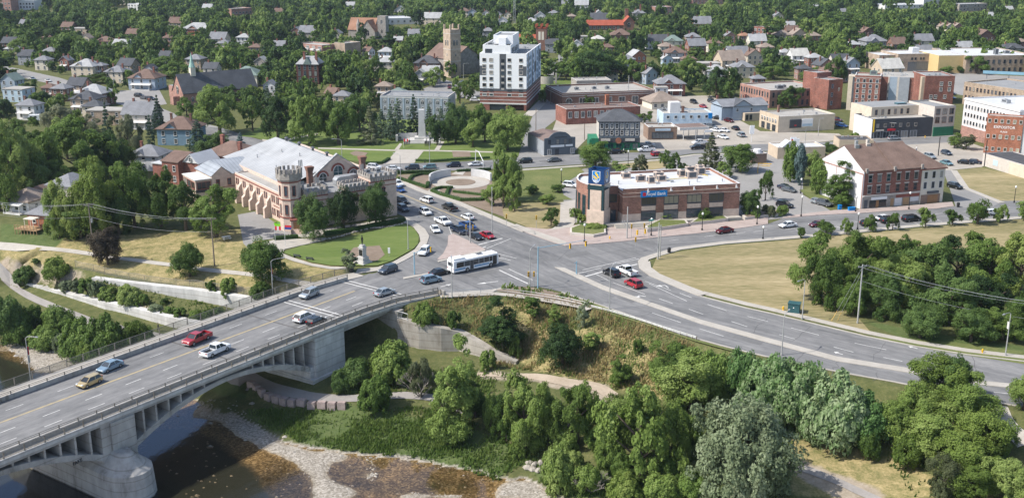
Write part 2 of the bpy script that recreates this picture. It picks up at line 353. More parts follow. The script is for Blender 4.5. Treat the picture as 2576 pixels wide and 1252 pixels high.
ZONES={'lush':[[(0,560),(130,575),(165,590),(140,625),(0,608)],[(600,1030),(900,1020),(1200,1080),(1330,1150),(1250,1205),(1044,1150),(774,1122),(640,1060)],[(1300,1150),(1700,1200),(2000,1252),(1400,1252)],[(2150,800),(2300,830),(2576,870),(2576,900),(2300,862)],[(380,850),(560,1000),(660,1000),(600,950)]],'dry':[[(140,600),(620,575),(700,640),(860,672),(870,690),(640,745),(420,712),(200,672),(0,665),(0,620)],[(1380,850),(1500,820),(1640,860),(1680,1000),(1500,960),(1330,930),(1300,900)],[(1990,1090),(2230,1150),(2350,1200),(2576,1252),(1990,1252)],[(1230,770),(1330,760),(1420,860),(1300,890)]],'deep':[[(-60,870),(60,915),(95,945),(320,1005),(-60,1070)],[(-60,1150),(310,1160),(300,1275),(-60,1275)],[(360,1080),(470,1072),(560,1120),(640,1185),(700,1275),(350,1275)]],'dirt':[[(230,700),(190,680),(60,665),(0,640),(0,700),(60,712),(150,715)],[(1200,925),(1530,968),(1560,1030),(1500,1010),(1350,962),(1200,950)],[(1990,1145),(2110,1190),(2260,1252),(2100,1252),(1985,1185)],[(300,750),(480,790),(440,800),(330,770)]],}
zat={}
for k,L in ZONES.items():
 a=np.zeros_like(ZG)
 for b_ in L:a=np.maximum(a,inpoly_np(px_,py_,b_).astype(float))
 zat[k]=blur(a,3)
zat['wet']=np.clip((-12.05-ZG)/0.25,0,1)
ex=np.concatenate([[-9000,-4000,-1500,-600,-300,-200],gx,[200,300,600,1500,4000,9000]])
ey=np.concatenate([[-300,0,40],gy,[340,500,900,1800,4000,11000]])
zz=np.zeros((len(ey),len(ex)));zz[3:-6,6:-6]=ZG
zz[:3,6:-6]=ZG[0];zz[3:-6,:6]=ZG[:,:1];zz[3:-6,-6:]=ZG[:,-1:];zz[:3,:6]=ZG[0,0];zz[:3,-6:]=ZG[0,-1]
zz[-6:]=-0.04
nx,ny=len(ex),len(ey);MX,MY=np.meshgrid(ex,ey)
me=bpy.data.meshes.new('ground')
idx=np.arange(nx*ny).reshape(ny,nx)
quads=np.stack([idx[:-1,:-1],idx[:-1,1:],idx[1:,1:],idx[1:,:-1]],-1).reshape(-1,4)
me.vertices.add(nx*ny);me.vertices.foreach_set('co',np.stack([MX,MY,zz],-1).astype(np.float32).ravel())
me.loops.add(quads.size);me.loops.foreach_set('vertex_index',quads.astype(np.int32).ravel())
me.polygons.add(len(quads));me.polygons.foreach_set('loop_start',np.arange(0,quads.size,4,dtype=np.int32));me.polygons.foreach_set('use_smooth',np.ones(len(quads),bool))
me.update()
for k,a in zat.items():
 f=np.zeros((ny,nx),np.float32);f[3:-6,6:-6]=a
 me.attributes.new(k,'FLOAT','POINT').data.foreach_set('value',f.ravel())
def ground_material():
 m,N,K,b=nmat('terrain');I(b,'Roughness',1);I(b,'Specular IOR Level',0.08)
 tc=N.new('ShaderNodeTexCoord')
 def noise(s,det=8,ro=0.65):
  n=N.new('ShaderNodeTexNoise');I(n,'Scale',s);I(n,'Detail',det);I(n,'Roughness',ro)
  K.new(tc.outputs['Object'],n.inputs['Vector']);return n.outputs[0]
 big,mid,fine=noise(0.06),noise(0.5),noise(2.6,6,0.75)
 def cr(src,stops):r=ramp(N,stops);K.new(src,r.inputs[0]);return r.outputs[0]
 def mix(f,a,c):x=N.new('ShaderNodeMixRGB');K.new(f,x.inputs[0]);K.new(a,x.inputs[1]);K.new(c,x.inputs[2]);return x.outputs[0]
 def mask(att,sharp=3.0):
  a=N.new('ShaderNodeAttribute');a.attribute_name=att
  ad=N.new('ShaderNodeMath');ad.operation='MULTIPLY_ADD';I(ad,1,0.9);I(ad,2,-0.45);K.new(mid,ad.inputs[0])
  s=N.new('ShaderNodeMath');K.new(a.outputs['Fac'],s.inputs[0]);K.new(ad.outputs[0],s.inputs[1])
  mr=N.new('ShaderNodeMapRange');I(mr,1,0.5-0.5/sharp);I(mr,2,0.5+0.5/sharp);K.new(s.outputs[0],mr.inputs[0]);return mr.outputs[0]
 av=N.new('ShaderNodeMath');av.operation='MULTIPLY_ADD';I(av,1,0.5);K.new(fine,av.inputs[0])
 hf=N.new('ShaderNodeMath');hf.operation='MULTIPLY';I(hf,1,0.5);K.new(mid,hf.inputs[0]);K.new(hf.outputs[0],av.inputs[2]);mf=av.outputs[0]
 base=cr(mf,[(0.3,(0.048,0.064,0.022)),(0.5,(0.098,0.108,0.042)),(0.7,(0.19,0.17,0.08))])
 dry=cr(mf,[(0.34,(0.10,0.115,0.04)),(0.45,(0.19,0.175,0.075)),(0.54,(0.30,0.245,0.12)),(0.66,(0.46,0.37,0.195))])
 lush=cr(mf,[(0.3,(0.045,0.072,0.022)),(0.5,(0.088,0.118,0.042)),(0.7,(0.14,0.158,0.068))])
 dirt=cr(mf,[(0.3,(0.20,0.165,0.12)),(0.5,(0.31,0.26,0.20)),(0.7,(0.42,0.37,0.30))])
 c=mix(mask('dry'),base,dry);c=mix(mask('lush'),c,lush);c=mix(mask('dirt'),c,dirt)
 vo=N.new('ShaderNodeTexVoronoi');I(vo,'Scale',3.4);K.new(tc.outputs['Object'],vo.inputs['Vector'])
 sep=N.new('ShaderNodeSeparateColor');K.new(vo.outputs['Color'],sep.inputs[0])
 stone=cr(sep.outputs[0],[(0.0,(0.19,0.168,0.138)),(0.5,(0.29,0.262,0.222)),(1.0,(0.42,0.385,0.335))])
 wet=cr(sep.outputs[1],[(0.0,(0.11,0.092,0.064)),(0.55,(0.215,0.182,0.128)),(1.0,(0.40,0.352,0.27))])
 wp=cr(big,[(0.38,(0.34,0.33,0.30)),(0.56,(1.2,1.08,.92))]);wm=N.new('ShaderNodeMixRGB');wm.blend_type='MULTIPLY';I(wm,0,1);K.new(wet,wm.inputs[1]);K.new(wp,wm.inputs[2])
 ge=N.new('ShaderNodeNewGeometry');sz=N.new('ShaderNodeSeparateXYZ');K.new(ge.outputs['Position'],sz.inputs[0])
 zr=N.new('ShaderNodeMapRange');I(zr,1,WATER+0.10);I(zr,2,WATER-0.08);K.new(sz.outputs[2],zr.inputs[0])
 dk=N.new('ShaderNodeRGB');dk.outputs[0].default_value=(0.035,0.042,0.038,1);st=mix(zr.outputs[0],stone,mix(mask('deep',1.5),wm.outputs[0],dk.outputs[0]));c=mix(mask('wet',2.0),c,st)  # river bed coloured darker inside the drawn zones; its level stays the same
 K.new(c,b.inputs['Base Color'])
 bp=N.new('ShaderNodeBump');I(bp,'Strength',0.45);I(bp,'Distance',0.2);K.new(mf,bp.inputs['Height']);K.new(bp.outputs[0],b.inputs['Normal'])
 return m
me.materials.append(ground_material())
go=bpy.data.objects.new('ground',me);COL.objects.link(go);tag(go,kind='structure')
# the river
def water_material():
 m,N,K,b=nmat('river_water')
 tc=N.new('ShaderNodeTexCoord');n=N.new('ShaderNodeTexNoise');I(n,'Scale',1.1);I(n,'Detail',5);I(n,'Distortion',0.6)
 mp=N.new('ShaderNodeMapping');I(mp,'Scale',(1,0.55,1));I(mp,'Rotation',(0,0,0.6));K.new(tc.outputs['Object'],mp.inputs[0]);K.new(mp.outputs[0],n.inputs['Vector'])
 bp=N.new('ShaderNodeBump');I(bp,'Strength',0.22);I(bp,'Distance',0.10);K.new(n.outputs[0],bp.inputs['Height'])
 gl=N.new('ShaderNodeBsdfGlossy');I(gl,'Roughness',0.07);I(gl,0,(0.75,0.82,0.95,1));K.new(bp.outputs[0],gl.inputs['Normal'])
 tr=N.new('ShaderNodeBsdfTransparent');I(tr,0,(0.86,0.79,0.66,1))
 lw=N.new('ShaderNodeFresnel');I(lw,0,1.33);K.new(bp.outputs[0],lw.inputs['Normal'])
 sc=N.new('ShaderNodeMath');sc.operation='MULTIPLY';I(sc,1,1.6);K.new(lw.outputs[0],sc.inputs[0])
 mx=N.new('ShaderNodeMixShader');K.new(sc.outputs[0],mx.inputs[0]);K.new(tr.outputs[0],mx.inputs[1]);K.new(gl.outputs[0],mx.inputs[2])
 K.new(mx.outputs[0],N['Material Output'].inputs[0]);return m
water_material()
b_=MB();b_.poly([(-300,-50,WATER),(160,-50,WATER),(160,215,WATER),(-300,215,WATER)])
tag(b_.B('river','river_water'),kind='structure')
# street level sheets
ground('asphalt',[(0.3,(0.185,0.182,0.178)),(0.5,(0.232,0.227,0.221)),(0.72,(0.285,0.278,0.268))],scale=0.05,fine=1.2,mixf=0.4,rough=0.9,bump=0.05)
def streaks(name,ang,k=1.0):
 """asphalt with wheel tracks, patches and stains drawn out along the lane direction"""
 m,N,K,b=nmat(name);I(b,'Roughness',0.88);I(b,'Specular IOR Level',0.15)
 tc=N.new('ShaderNodeTexCoord')
 def nz(sc,rot,det,s3=1.0):
  mp=N.new('ShaderNodeMapping');I(mp,'Rotation',(0,0,-rot));K.new(tc.outputs['Object'],mp.inputs[0]);m2=N.new('ShaderNodeMapping');I(m2,'Scale',sc);K.new(mp.outputs[0],m2.inputs[0])
  n=N.new('ShaderNodeTexNoise');I(n,'Scale',s3);I(n,'Detail',det);I(n,'Roughness',.6);K.new(m2.outputs[0],n.inputs['Vector']);return n.outputs[0]
 a,c,d=nz((.012,.55,1),ang,4),nz((.09,.12,1),ang,5),nz((.5,1.6,1),ang,6)
 x=N.new('ShaderNodeMix');I(x,0,.45);K.new(a,x.inputs[2]);K.new(c,x.inputs[3]);y=N.new('ShaderNodeMix');I(y,0,.3);K.new(x.outputs[0],y.inputs[2]);K.new(d,y.inputs[3])
 r=ramp(N,[(.36,Vector((.108,.109,.111))*k),(.46,Vector((.158,.158,.159))*k),(.55,Vector((.202,.200,.199))*k),(.66,Vector((.275,.270,.262))*k)]);K.new(y.outputs[0],r.inputs[0]);K.new(r.outputs[0],b.inputs['Base Color'])
 return m
def pang(a,c):p,q=G(*a),G(*c);return math.atan2(q.y-p.y,q.x-p.x)
streaks('asphalt_east',pang((1633,740),(2307,900)));streaks('asphalt_shop',R(12));streaks('asphalt_deck',0.0);streaks('asphalt_park',R(-2));streaks('asphalt_side',pang((1006,500),(1200,570)),.95)
ground('asphalt_worn',[(0.3,(0.20,0.195,0.188)),(0.5,(0.26,0.252,0.242)),(0.72,(0.32,0.31,0.295))],scale=0.06,fine=0.9,mixf=0.45,rough=0.9,bump=0.05)
ground('asphalt_new',[(0.3,(0.055,0.056,0.06)),(0.7,(0.085,0.086,0.09))],scale=0.1,fine=1.2,rough=0.9,bump=0.05)
ground('concrete',[(0.3,(0.31,0.285,0.25)),(0.5,(0.385,0.358,0.318)),(0.7,(0.45,0.425,0.385))],scale=0.3,fine=2.0,rough=0.9,bump=0.05)
ground('paver',[(0.3,(0.285,0.228,0.205)),(0.5,(0.36,0.296,0.268)),(0.7,(0.43,0.37,0.34))],scale=0.4,fine=3.0,rough=0.9,bump=0.1)
ground('lawn',[(0.3,(0.075,0.10,0.03)),(0.5,(0.13,0.15,0.055)),(0.7,(0.22,0.205,0.09))],scale=0.10,fine=1.4,mixf=0.5)
ground('lawn_green',[(0.3,(0.07,0.11,0.026)),(0.5,(0.115,0.158,0.044)),(0.7,(0.18,0.205,0.075))],scale=0.10,fine=1.3,mixf=0.5,stretch=((.3,1.5,1),-.35))
ground('lawn_dry',[(0.35,(0.112,0.116,0.05)),(0.45,(0.195,0.175,0.086)),(0.54,(0.285,0.236,0.130)),(0.66,(0.41,0.34,0.205))],scale=0.055,fine=0.9,mixf=0.5,stretch=((0.35,1.6,1),0.25))
ground('soil',[(0.3,(0.15,0.115,0.085)),(0.7,(0.27,0.215,0.17))],scale=0.3,fine=2.5)
ground('gravel_lot',[(0.3,(0.25,0.225,0.195)),(0.5,(0.34,0.31,0.27)),(0.7,(0.44,0.40,0.35))],scale=0.1,fine=1.4,rough=1)
mat('mark_white',(0.68,0.67,0.64),0.7,col2=(0.40,0.395,0.385),scale=1.4)
mat('mark_yellow',(0.42,0.33,0.17),0.7,col2=(0.26,0.235,0.19),scale=0.8)
def sheet(name,px,z,m,kind='structure',zt=0.0,label=None,cat=None):
 W_=[G(x,y,z)for x,y in px];t=tessellate_polygon([[Vector((p.x,p.y,0))for p in W_]])
 me=bpy.data.meshes.new(name);me.from_pydata([tuple(p)for p in W_],[],[tuple(q)for q in t]);me.materials.append(MATS[m])
 bm_fix_up(me);o=link(bpy.data.objects.new(name,me));return tag(o,label,cat,kind=kind)
def bm_fix_up(me):
 for p in me.polygons:
  if p.normal.z<0:p.flip()
 me.update()
def slab(name,px,z1,m,z0=0.0,kind='structure'):
 b=MB();W_=[G(x,y,z1)for x,y in px];n=len(W_)
 if sum(W_[k].x*W_[(k+1)%n].y-W_[(k+1)%n].x*W_[k].y for k in range(n))<0:W_=W_[::-1]
 for t in tessellate_polygon([[Vector((p.x,p.y,0))for p in W_]]):
  q=[W_[i]for i in t]
  if(q[1]-q[0]).cross(q[2]-q[0]).z<0:q=q[::-1]
  b.poly(q)
 for k in range(n):
  p,q=W_[k],W_[(k+1)%n];b.poly([(p.x,p.y,z0),(q.x,q.y,z0),(q.x,q.y,z1),(p.x,p.y,z1)])
 return tag(b.B(name,m),kind=kind)
def off(line,d):
 """parallel line d pixels to the right of a pixel line"""
 out=[]
 for i,p in enumerate(line):
  a=line[max(i-1,0)];c=line[min(i+1,len(line)-1)];dx,dy=c[0]-a[0],c[1]-a[1];l=math.hypot(dx,dy)or 1
  out.append((p[0]-dy/l*d,p[1]+dx/l*d))
 return out
def woff(line,d,z=0.0):
 """world line (from pixels) shifted d metres to its right"""
 P=[G(x,y,z)for x,y in line];out=[]
 for i,p in enumerate(P):
  t=(P[min(i+1,len(P)-1)]-P[max(i-1,0)]);t.z=0;t.normalize();out.append(p+Vector((t.y,-t.x,0))*d)
 return out
def kerbed(name,line,wid,z1,m,z0=0.0):
 """strip of real width along the right of a pixel line, with kerb faces"""
 a=woff(line,0.0,z1);c=woff(line,wid,z1);b=MB()
 for i in range(len(a)-1):
  q=[a[i],c[i],c[i+1],a[i+1]]
  if(q[1]-q[0]).cross(q[2]-q[0]).z<0:q=q[::-1]
  b.poly(q)
  for s in(a,c):b.poly([(s[i].x,s[i].y,z0),(s[i+1].x,s[i+1].y,z0),tuple(s[i+1]),tuple(s[i])])
 return tag(b.B(name,m),kind='structure')
def drape(name,left,right,m,lift=0.07,kind='structure',n=3):
 """strip laid on the terrain between two pixel lines given with their level"""
 L=[G(*p)for p in left];Q=[G(*p)for p in right]
 L=smooth_line(L,n);Q=smooth_line(Q,n);b=MB()
 def z(p):return(p.x,p.y,TZ(p.x,p.y)+lift)
 for i in range(min(len(L),len(Q))-1):
  for k in range(2):
   a0,a1=L[i].lerp(Q[i],k/2),L[i].lerp(Q[i],(k+1)/2);b0,b1=L[i+1].lerp(Q[i+1],k/2),L[i+1].lerp(Q[i+1],(k+1)/2)
   q=[z(a0),z(a1),z(b1),z(b0)]
   if(Vector(q[1])-Vector(q[0])).cross(Vector(q[2])-Vector(q[0])).z<0:q=q[::-1]
   b.poly(q)
 return tag(b.B(name,m),kind=kind)
marks={'mark_white':MB(),'mark_yellow':MB()}
def mark(a,c,wid=0.14,m='mark_white',z=0.05):
 p,q=G(*a,z),G(*c,z);t=(q-p);t.z=0;t.normalize();s=Vector((-t.y,t.x,0))*wid/2
 k=[p-s,q-s,q+s,p+s];marks[m].poly(k)
def markw(p,q,wid=0.14,m='mark_white'):
 t=(q-p);t.z=0;t.normalize();s=Vector((-t.y,t.x,0))*wid/2;marks[m].poly([p-s,q-s,q+s,p+s])
def arrow(a,c,turn=0):
 p,q=G(*a,0.05),G(*c,0.05);t=(q-p).normalized();s=Vector((-t.y,t.x,0));Lg=(q-p).length
 e=p+t*Lg*0.6;markw(p,e,0.28)
 if turn:
  s2=s*turn;marks['mark_white'].poly([e-t*.15,e-t*.15+s2*1.0,e+t*.2+s2*1.0,e+t*.2]);h=e+s2*0.9;marks['mark_white'].poly([h-t*.6,h+s2*1.2,h+t*.7][::int(turn)])
 else:marks['mark_white'].poly([e-s*.55,q,e+s*.55])
# roads, lots, lawns and pavements on the street level
UP=[(1605,656),(1608,673),(1633,692),(1713,726),(1758,743.5),(1875,773.5),(1932,786),(2057,816),(2182,846),(2307,871),(2432,891),(2576,908),(2720,925)]
LOW=[(1288,720),(1355,721),(1413,733.5),(1513,766),(1613,801),(1713,838.5),(1813,866),(1888,885),(2020,915),(2149,940),(2252,958),(2464,1004),(2532,1014),(2720,1042)]
CU=[(1288,570),(1333,588),(1395,610),(1423,617),(1488,613),(1575,605.5),(1663,595),(1763,585.5),(1863,573),(1932,563),(1970,549),(2082,539),(2170,535),(2257,529),(2357,524),(2404,518)]
CL=[(1605,656),(1612,648),(1640,639),(1698,622),(1815,607),(1932,598),(2057,588),(2157,578),(2307,564),(2432,554),(2576,543),(2720,532)]
BL=[(866,708),(961,681),(994,666),(1026,650),(1059,630),(1074,612),(1080,593),(1069,575),(1044,558),(1019,545)]
BRR=[(560,322),(640,348),(760,376),(860,405),(930,427),(1006,457),(1069,485.5),(1161,515.5),(1244,550.5),(1288,570)]
BRL=[(1019,545),(940,512),(800,452),(690,402),(600,368),(520,342),(430,312)]
sheet('road',[(1096,742),(1040,752),(940,772),(905,740),(866,708)][3:]+BL[1:]+BRL+BRR+CU[1:]+[(1900,590),(1698,622),(1640,639),(1612,648)]+UP[:4]+[(1613,801),(1513,766),(1413,733.5),(1355,721),(1288,720),(1236,733),(1109,741),(1040,752),(930,778),(900,780)],0.024,'asphalt_side')
sheet('road',UP[2:]+LOW[::-1][:-3],0.030,'asphalt_east')
sheet('road',CU[6:]+[(2440,509),(2576,500),(2720,492)]+CL[::-1][:-2],0.028,'asphalt_shop')
sheet('road',[(2404,519),(2385,462),(2372,428),(2392,428),(2422,473),(2514,510),(2480,530)],0.033,'asphalt')
DU=[(560,396),(780,412),(900,416),(969,413),(1069,410),(1156,407),(1231,403),(1303,396),(1368,395),(1460,388),(1553,385),(1608,383),(1738,375),(1850,364),(2027,360),(2190,351),(2332,345),(2407,341),(2600,330)]
DL=[(996,436),(1069,432),(1164,428),(1231,425),(1305,423),(1450,414),(1513,410),(1658,398),(1745,386),(1900,381),(2030,376),(2280,364),(2450,355),(2600,346)]
sheet('road',DU[2:]+DL[::-1]+[(950,434)],0.036,'asphalt_park')
sheet('road',[(1303,397),(1318,345),(1340,292),(1396,236),(1424,227),(1404,262),(1400,300),(1372,322),(1368,396)],0.020,'asphalt')
sheet('road',[(1060,226),(1119,200),(1210,232),(1424,224),(1700,232),(1712,242),(1424,233),(1210,243),(1130,250)],0.022,'asphalt')
sheet('road',[(1373,208),(1382,158),(1402,156),(1413,188),(1398,206)],0.021,'asphalt')
sheet('road',[(560,322),(480,302),(380,262),(262,232),(150,196),(40,172),(-60,150),(-60,165),(40,192),(140,214),(250,246),(340,276),(430,313),(470,327)],0.018,'asphalt_worn')
sheet('parking_lot',[(1440,432),(1520,412),(1660,401),(1750,388),(1900,383),(2030,378),(2020,440),(2020,490),(2092,531),(1990,547),(1900,556),(1862,552),(1440,560),(1408,480)],0.010,'asphalt_worn')
sheet('parking_lot',[(1640,250),(1700,243),(1790,240),(1815,258),(1812,285),(1860,302),(1912,330),(2110,336),(2130,350),(2030,361),(1850,366),(1738,377),(1608,384),(1595,350),(1480,345),(1440,386),(1368,392),(1400,300),(1500,262)],0.012,'gravel_lot')
sheet('parking_lot',[(2240,366),(2420,352),(2500,380),(2500,405),(2470,420),(2384,429),(2372,428),(2330,400)],0.014,'gravel_lot')
sheet('parking_lot',[(2210,175),(2420,178),(2520,190),(2576,192),(2700,200),(2700,215),(2420,240),(2384,232),(2380,190),(2210,185)],0.016,'asphalt_worn')
sheet('parking_lot',[(300,228),(400,225),(420,262),(330,275),(262,245)],0.016,'asphalt_worn')
sheet('driveway',[(598,540),(640,532),(672,546),(700,566),(735,584),(765,592),(690,600),(640,606),(622,622),(612,612),(606,580)],0.02,'asphalt_worn')
sheet('lawn',[(711,634),(760,617),(830,606),(900,590),(1010,561),(1030,566),(1046,580),(1054,595),(1052,612),(1039,626),(1024,634),(989,654),(951,667),(890,668),(831,667),(784,659),(740,645)],0.16,'lawn_green')
sheet('lawn',[(600,342),(700,300),(960,286),(1250,290),(1330,300),(1318,345),(1303,394),(1231,401),(1156,405),(1069,408),(960,411),(860,402),(760,374),(640,346)],0.04,'lawn_green')
sheet('lawn',[(1310,427),(1452,418),(1470,432),(1430,455),(1412,472),(1418,490),(1440,502),(1300,506),(1260,500),(1240,470),(1232,430)],0.05,'lawn')
sheet('lawn',[(1275,512),(1415,508),(1408,560),(1375,577),(1350,580),(1268,548),(1264,528)],0.05,'lawn_dry')
sheet('lawn',[(1505,416),(1658,404),(1690,418),(1640,427),(1600,420),(1540,428)],0.05,'lawn_dry')
sheet('lawn',[(1000,440),(1231,430),(1240,470),(1262,500),(1268,545),(1161,508),(1069,478),(1010,454)],0.045,'soil')
sheet('lawn',[(1645,696),(1640,676),(1652,646),(1700,634),(1815,617),(1932,608),(2057,597),(2157,588),(2307,574),(2432,563),(2576,551),(2720,541),(2720,640),(2300,620),(2120,640),(2080,720),(2160,800),(2195,840),(2150,832),(2057,809),(1932,779),(1875,766),(1760,736),(1713,719)],0.05,'lawn_dry')
sheet('lawn',[(2384,430),(2470,421),(2576,445),(2700,470),(2700,488),(2576,505),(2514,505),(2422,472),(2384,452)],0.03,'lawn_dry')
sheet('lawn',[(1357,215),(1398,203),(1442,196),(1446,202),(1424,226),(1357,228)],0.03,'lawn_green')
sheet('lawn',[(2010,478),(2050,470),(2100,495),(2120,520),(2060,515)],0.05,'lawn')
sheet('lawn',[(1470,765),(1500,764),(1613,805),(1713,842),(1813,871),(1888,890),(1888,895),(1750,858),(1613,813),(1488,776)],0.06,'lawn')
sheet('lawn',[(2350,880),(2576,915),(2700,930),(2700,900),(2400,860),(2182,845)],0.035,'lawn')
sheet('lawn',[(600,505),(640,500),(712,562),(700,566),(672,546),(640,530)],0.05,'lawn')
slab('pavement',BL[2:]+[(1012,556),(1040,570),(1054,588),(1058,606),(1044,626),(1028,636),(989,658),(951,671),(900,676),(893,688),(961,679)],0.14,'concrete')
kerbed('pavement',[(1010,452),(1069,478),(1161,508),(1244,543),(1290,562),(1333,580)],2.2,0.13,'concrete')
slab('pavement',[(1283,567),(1333,588),(1395,610),(1423,617),(1488,613),(1575,605.5),(1663,595),(1763,585.5),(1863,573),(1932,563),(1932,545),(1873,553),(1830,557),(1680,560),(1440,566),(1375,576)],0.13,'paver')
slab('pavement',[(1285,567),(1333,587),(1395,609),(1421,616),(1425,608),(1400,598),(1340,578),(1300,563)],0.136,'concrete')
slab('pavement',[(1410,509),(1448,502),(1446,560),(1440,570),(1385,578),(1408,560)],0.134,'concrete')
slab('pavement',[(1966,549),(2082,539),(2170,535),(2257,529),(2357,524),(2400,518),(2395,507),(2250,520),(2160,526),(2100,528),(1990,541)],0.13,'paver')
kerbed('pavement',CL,2.1,0.14,'concrete')
kerbed('pavement',UP[:5][::-1],2.7,0.145,'concrete')
kerbed('pavement',off(UP[4:],-7)[::-1],1.7,0.10,'concrete')
kerbed('kerb',UP[4:][::-1],0.35,0.12,'concrete')
kerbed('kerb',LOW[2:],0.35,0.12,'concrete')
kerbed('pavement',[(1106,741),(1180,737),(1250,734),(1300,739),(1400,754),(1460,765),(1490,775)],1.8,0.12,'concrete')
slab('pavement',[(1104,737),(1236,728),(1262,722),(1290,716),(1292,720),(1249,729),(1236,736),(1106,742)],0.13,'concrete')
slab('planting_bed',[(1249,729),(1288,721),(1330,721),(1355,725),(1413,738),(1460,757),(1500,772),(1463,766),(1400,752),(1300,737)],0.22,'soil')
kerbed('pavement',[(1303,426),(1452,416),(1513,412),(1658,400.5),(1745,388),(1900,383)],1.8,0.12,'concrete')
kerbed('pavement',[(2407,341),(2332,344.5),(2190,350.5),(2120,354)][::-1],-2.2,0.12,'concrete')
kerbed('pavement',[(1440,388.5),(1368,394)][::-1],-2.0,0.12,'concrete')
kerbed('pavement',[(1396,236),(1340,292)],4.0,0.12,'concrete')
kerbed('pavement',[(2514,510),(2422,473),(2392,428)],1.8,0.12,'concrete')
slab('pavement',[(737,587),(1000,547),(1016,549),(1012,556),(830,590),(760,597)],0.05,'concrete')
slab('path',[(622,622),(690,602),(820,598),(818,603),(716,626),(711,637),(739,648),(784,662),(831,670),(870,671),(870,676),(831,676),(784,668),(735,655),(698,640),(630,640)],0.09,'concrete')
slab('traffic_island',[(1128,592),(1140,587),(1182,606),(1222,627),(1195,634),(1110,652),(1100,651),(1115,637),(1126,615)],0.13,'paver')
slab('traffic_island',[(1101,655),(1160,642),(1219,627),(1221,630),(1160,646),(1103,658)],0.16,'concrete')
slab('traffic_island',[(1014,697),(1070,687),(1131,674),(1133,678),(1070,691),(1016,701)],0.14,'concrete')
slab('traffic_island',[(1395,671),(1420,673),(1450,686),(1518,717),(1648,763),(1763,803),(1932,849),(2107,896),(2264,921),(2464,956),(2600,969),(2600,980),(2464,966),(2264,932),(2107,907),(1932,860),(1763,813),(1648,773),(1518,728),(1450,697)],0.13,'concrete')
slab('plaza',[(1000,376),(1068,377),(1056,392),(1042,410),(963,413),(980,398)],0.07,'concrete')
for px in([(800,371),(900,374),(1000,377),(1000,380),(900,377),(800,374)],[(1066,377),(1160,379),(1240,381),(1240,384),(1160,382),(1066,380)],[(1092,378),(1108,355),(1118,356),(1104,379)],[(992,377),(1006,360),(1012,362),(1002,378)],[(660,350),(700,356),(740,345),(800,335),(800,338),(744,349),(700,361),(660,354)]):slab('path',px,0.075,'concrete')
def disc(c,r,n=40,z=0.0):return[(c.x+r*math.cos(2*math.pi*k/n),c.y+r*math.sin(2*math.pi*k/n))for k in range(n)]
GC=G(1159,459);b_=MB();b_.prism(disc(GC,8.6),0,0.09,0);tag(b_.B('plaza','concrete'),kind='structure')
b_=MB();b_.prism(disc(GC,4.4),0,0.16,0);tag(b_.B('planting_bed','soil'),kind='structure')
slab('path',[(1108,478),(1092,488),(1072,483),(1090,470)],0.095,'concrete')
slab('path',[(1136,437),(1150,430),(1172,430),(1164,440)],0.095,'concrete')
for px in([(895,379),(925,384),(918,393),(890,391),(880,385)],[(1137,380),(1182,382),(1185,394),(1140,395)]):slab('planting_bed',px,0.12,'soil')
wk=[(-60,604),(0,611),(125,625),(225,637),(307,650),(435,666),(512,676),(607,688),(701,701),(789,713)]
wz=[-2.45,-2.4,-2.3,-2.25,-2.2,-2.0,-1.8,-1.5,-1.0,-0.5]
drape('path',[(x,y-3,z)for(x,y),z in zip(wk,wz)],[(x,y+4,z)for(x,y),z in zip(wk,wz)],'concrete',0.10)
tu=[(-100,672),(0,698),(75,736),(150,768),(225,796),(275,811),(335,823),(397,838),(470,858),(560,890),(620,925),(690,962),(750,978),(800,989),(889,993),(960,988),(1049,988),(1110,998),(1200,1030)]
tl=[(-100,690),(0,711),(67,748),(135,777),(210,806),(255,822),(312,835),(375,847),(448,872),(520,905),(580,955),(640,980),(720,995),(790,1006),(889,1010),(960,1002),(1045,1001),(1105,1012),(1190,1045)]
def z_at(x,y,z=-9.0):
 for _ in range(4):p=G(x,y,z);z=TZ(p.x,p.y)
 return z
ground('trail_asphalt',[(0.3,(0.23,0.215,0.205)),(0.7,(0.35,0.325,0.30))],scale=0.2,fine=2.0,bump=0.05)
zi=lambda x:float(np.interp(x,[-100,0,470,560,640,720,800,890,1050],[-8.4,-8.45,-8.7,-9.3,-9.7,-9.6,-9.5,-9.45,-9.2]))
drape('trail',[(x,y,zi(x))for x,y in tu],[(x,y,zi(x))for x,y in tl],'trail_asphalt',0.10)
for x_,y_ in((-40,693),(0,703),(60,738),(130,768),(215,798),(300,826),(380,842),(450,863)):pass
ground('dirt_track',[(0.3,(0.30,0.24,0.18)),(0.7,(0.46,0.39,0.31))],scale=0.3,fine=2.5,bump=0.2)
du=[(1200,938),(1260,938),(1350,940),(1430,953),(1513,966),(1555,990)];dl=[(1200,948),(1260,948),(1345,955),(1425,972),(1500,984),(1535,1020)]
drape('trail',[(x,y,z_at(x,y,-7))for x,y in du],[(x,y,z_at(x,y,-7))for x,y in dl],'dirt_track',0.10)
du=[(1985,1163),(2040,1175),(2110,1203),(2180,1235),(2260,1268)];dl=[(1985,1178),(2035,1192),(2095,1215),(2160,1245),(2230,1275)]
drape('trail',[(x,y,z_at(x,y,-8))for x,y in du],[(x,y,z_at(x,y,-8))for x,y in dl],'trail_asphalt',0.10)
drape('path',[(2464,1014,0),(2500,1050,-1.0),(2530,1085,-2.0),(2560,1120,-2.8)],[(2534,1022,0),(2545,1050,-.8),(2572,1080,-1.6),(2620,1115,-2.4)],'concrete',0.09)
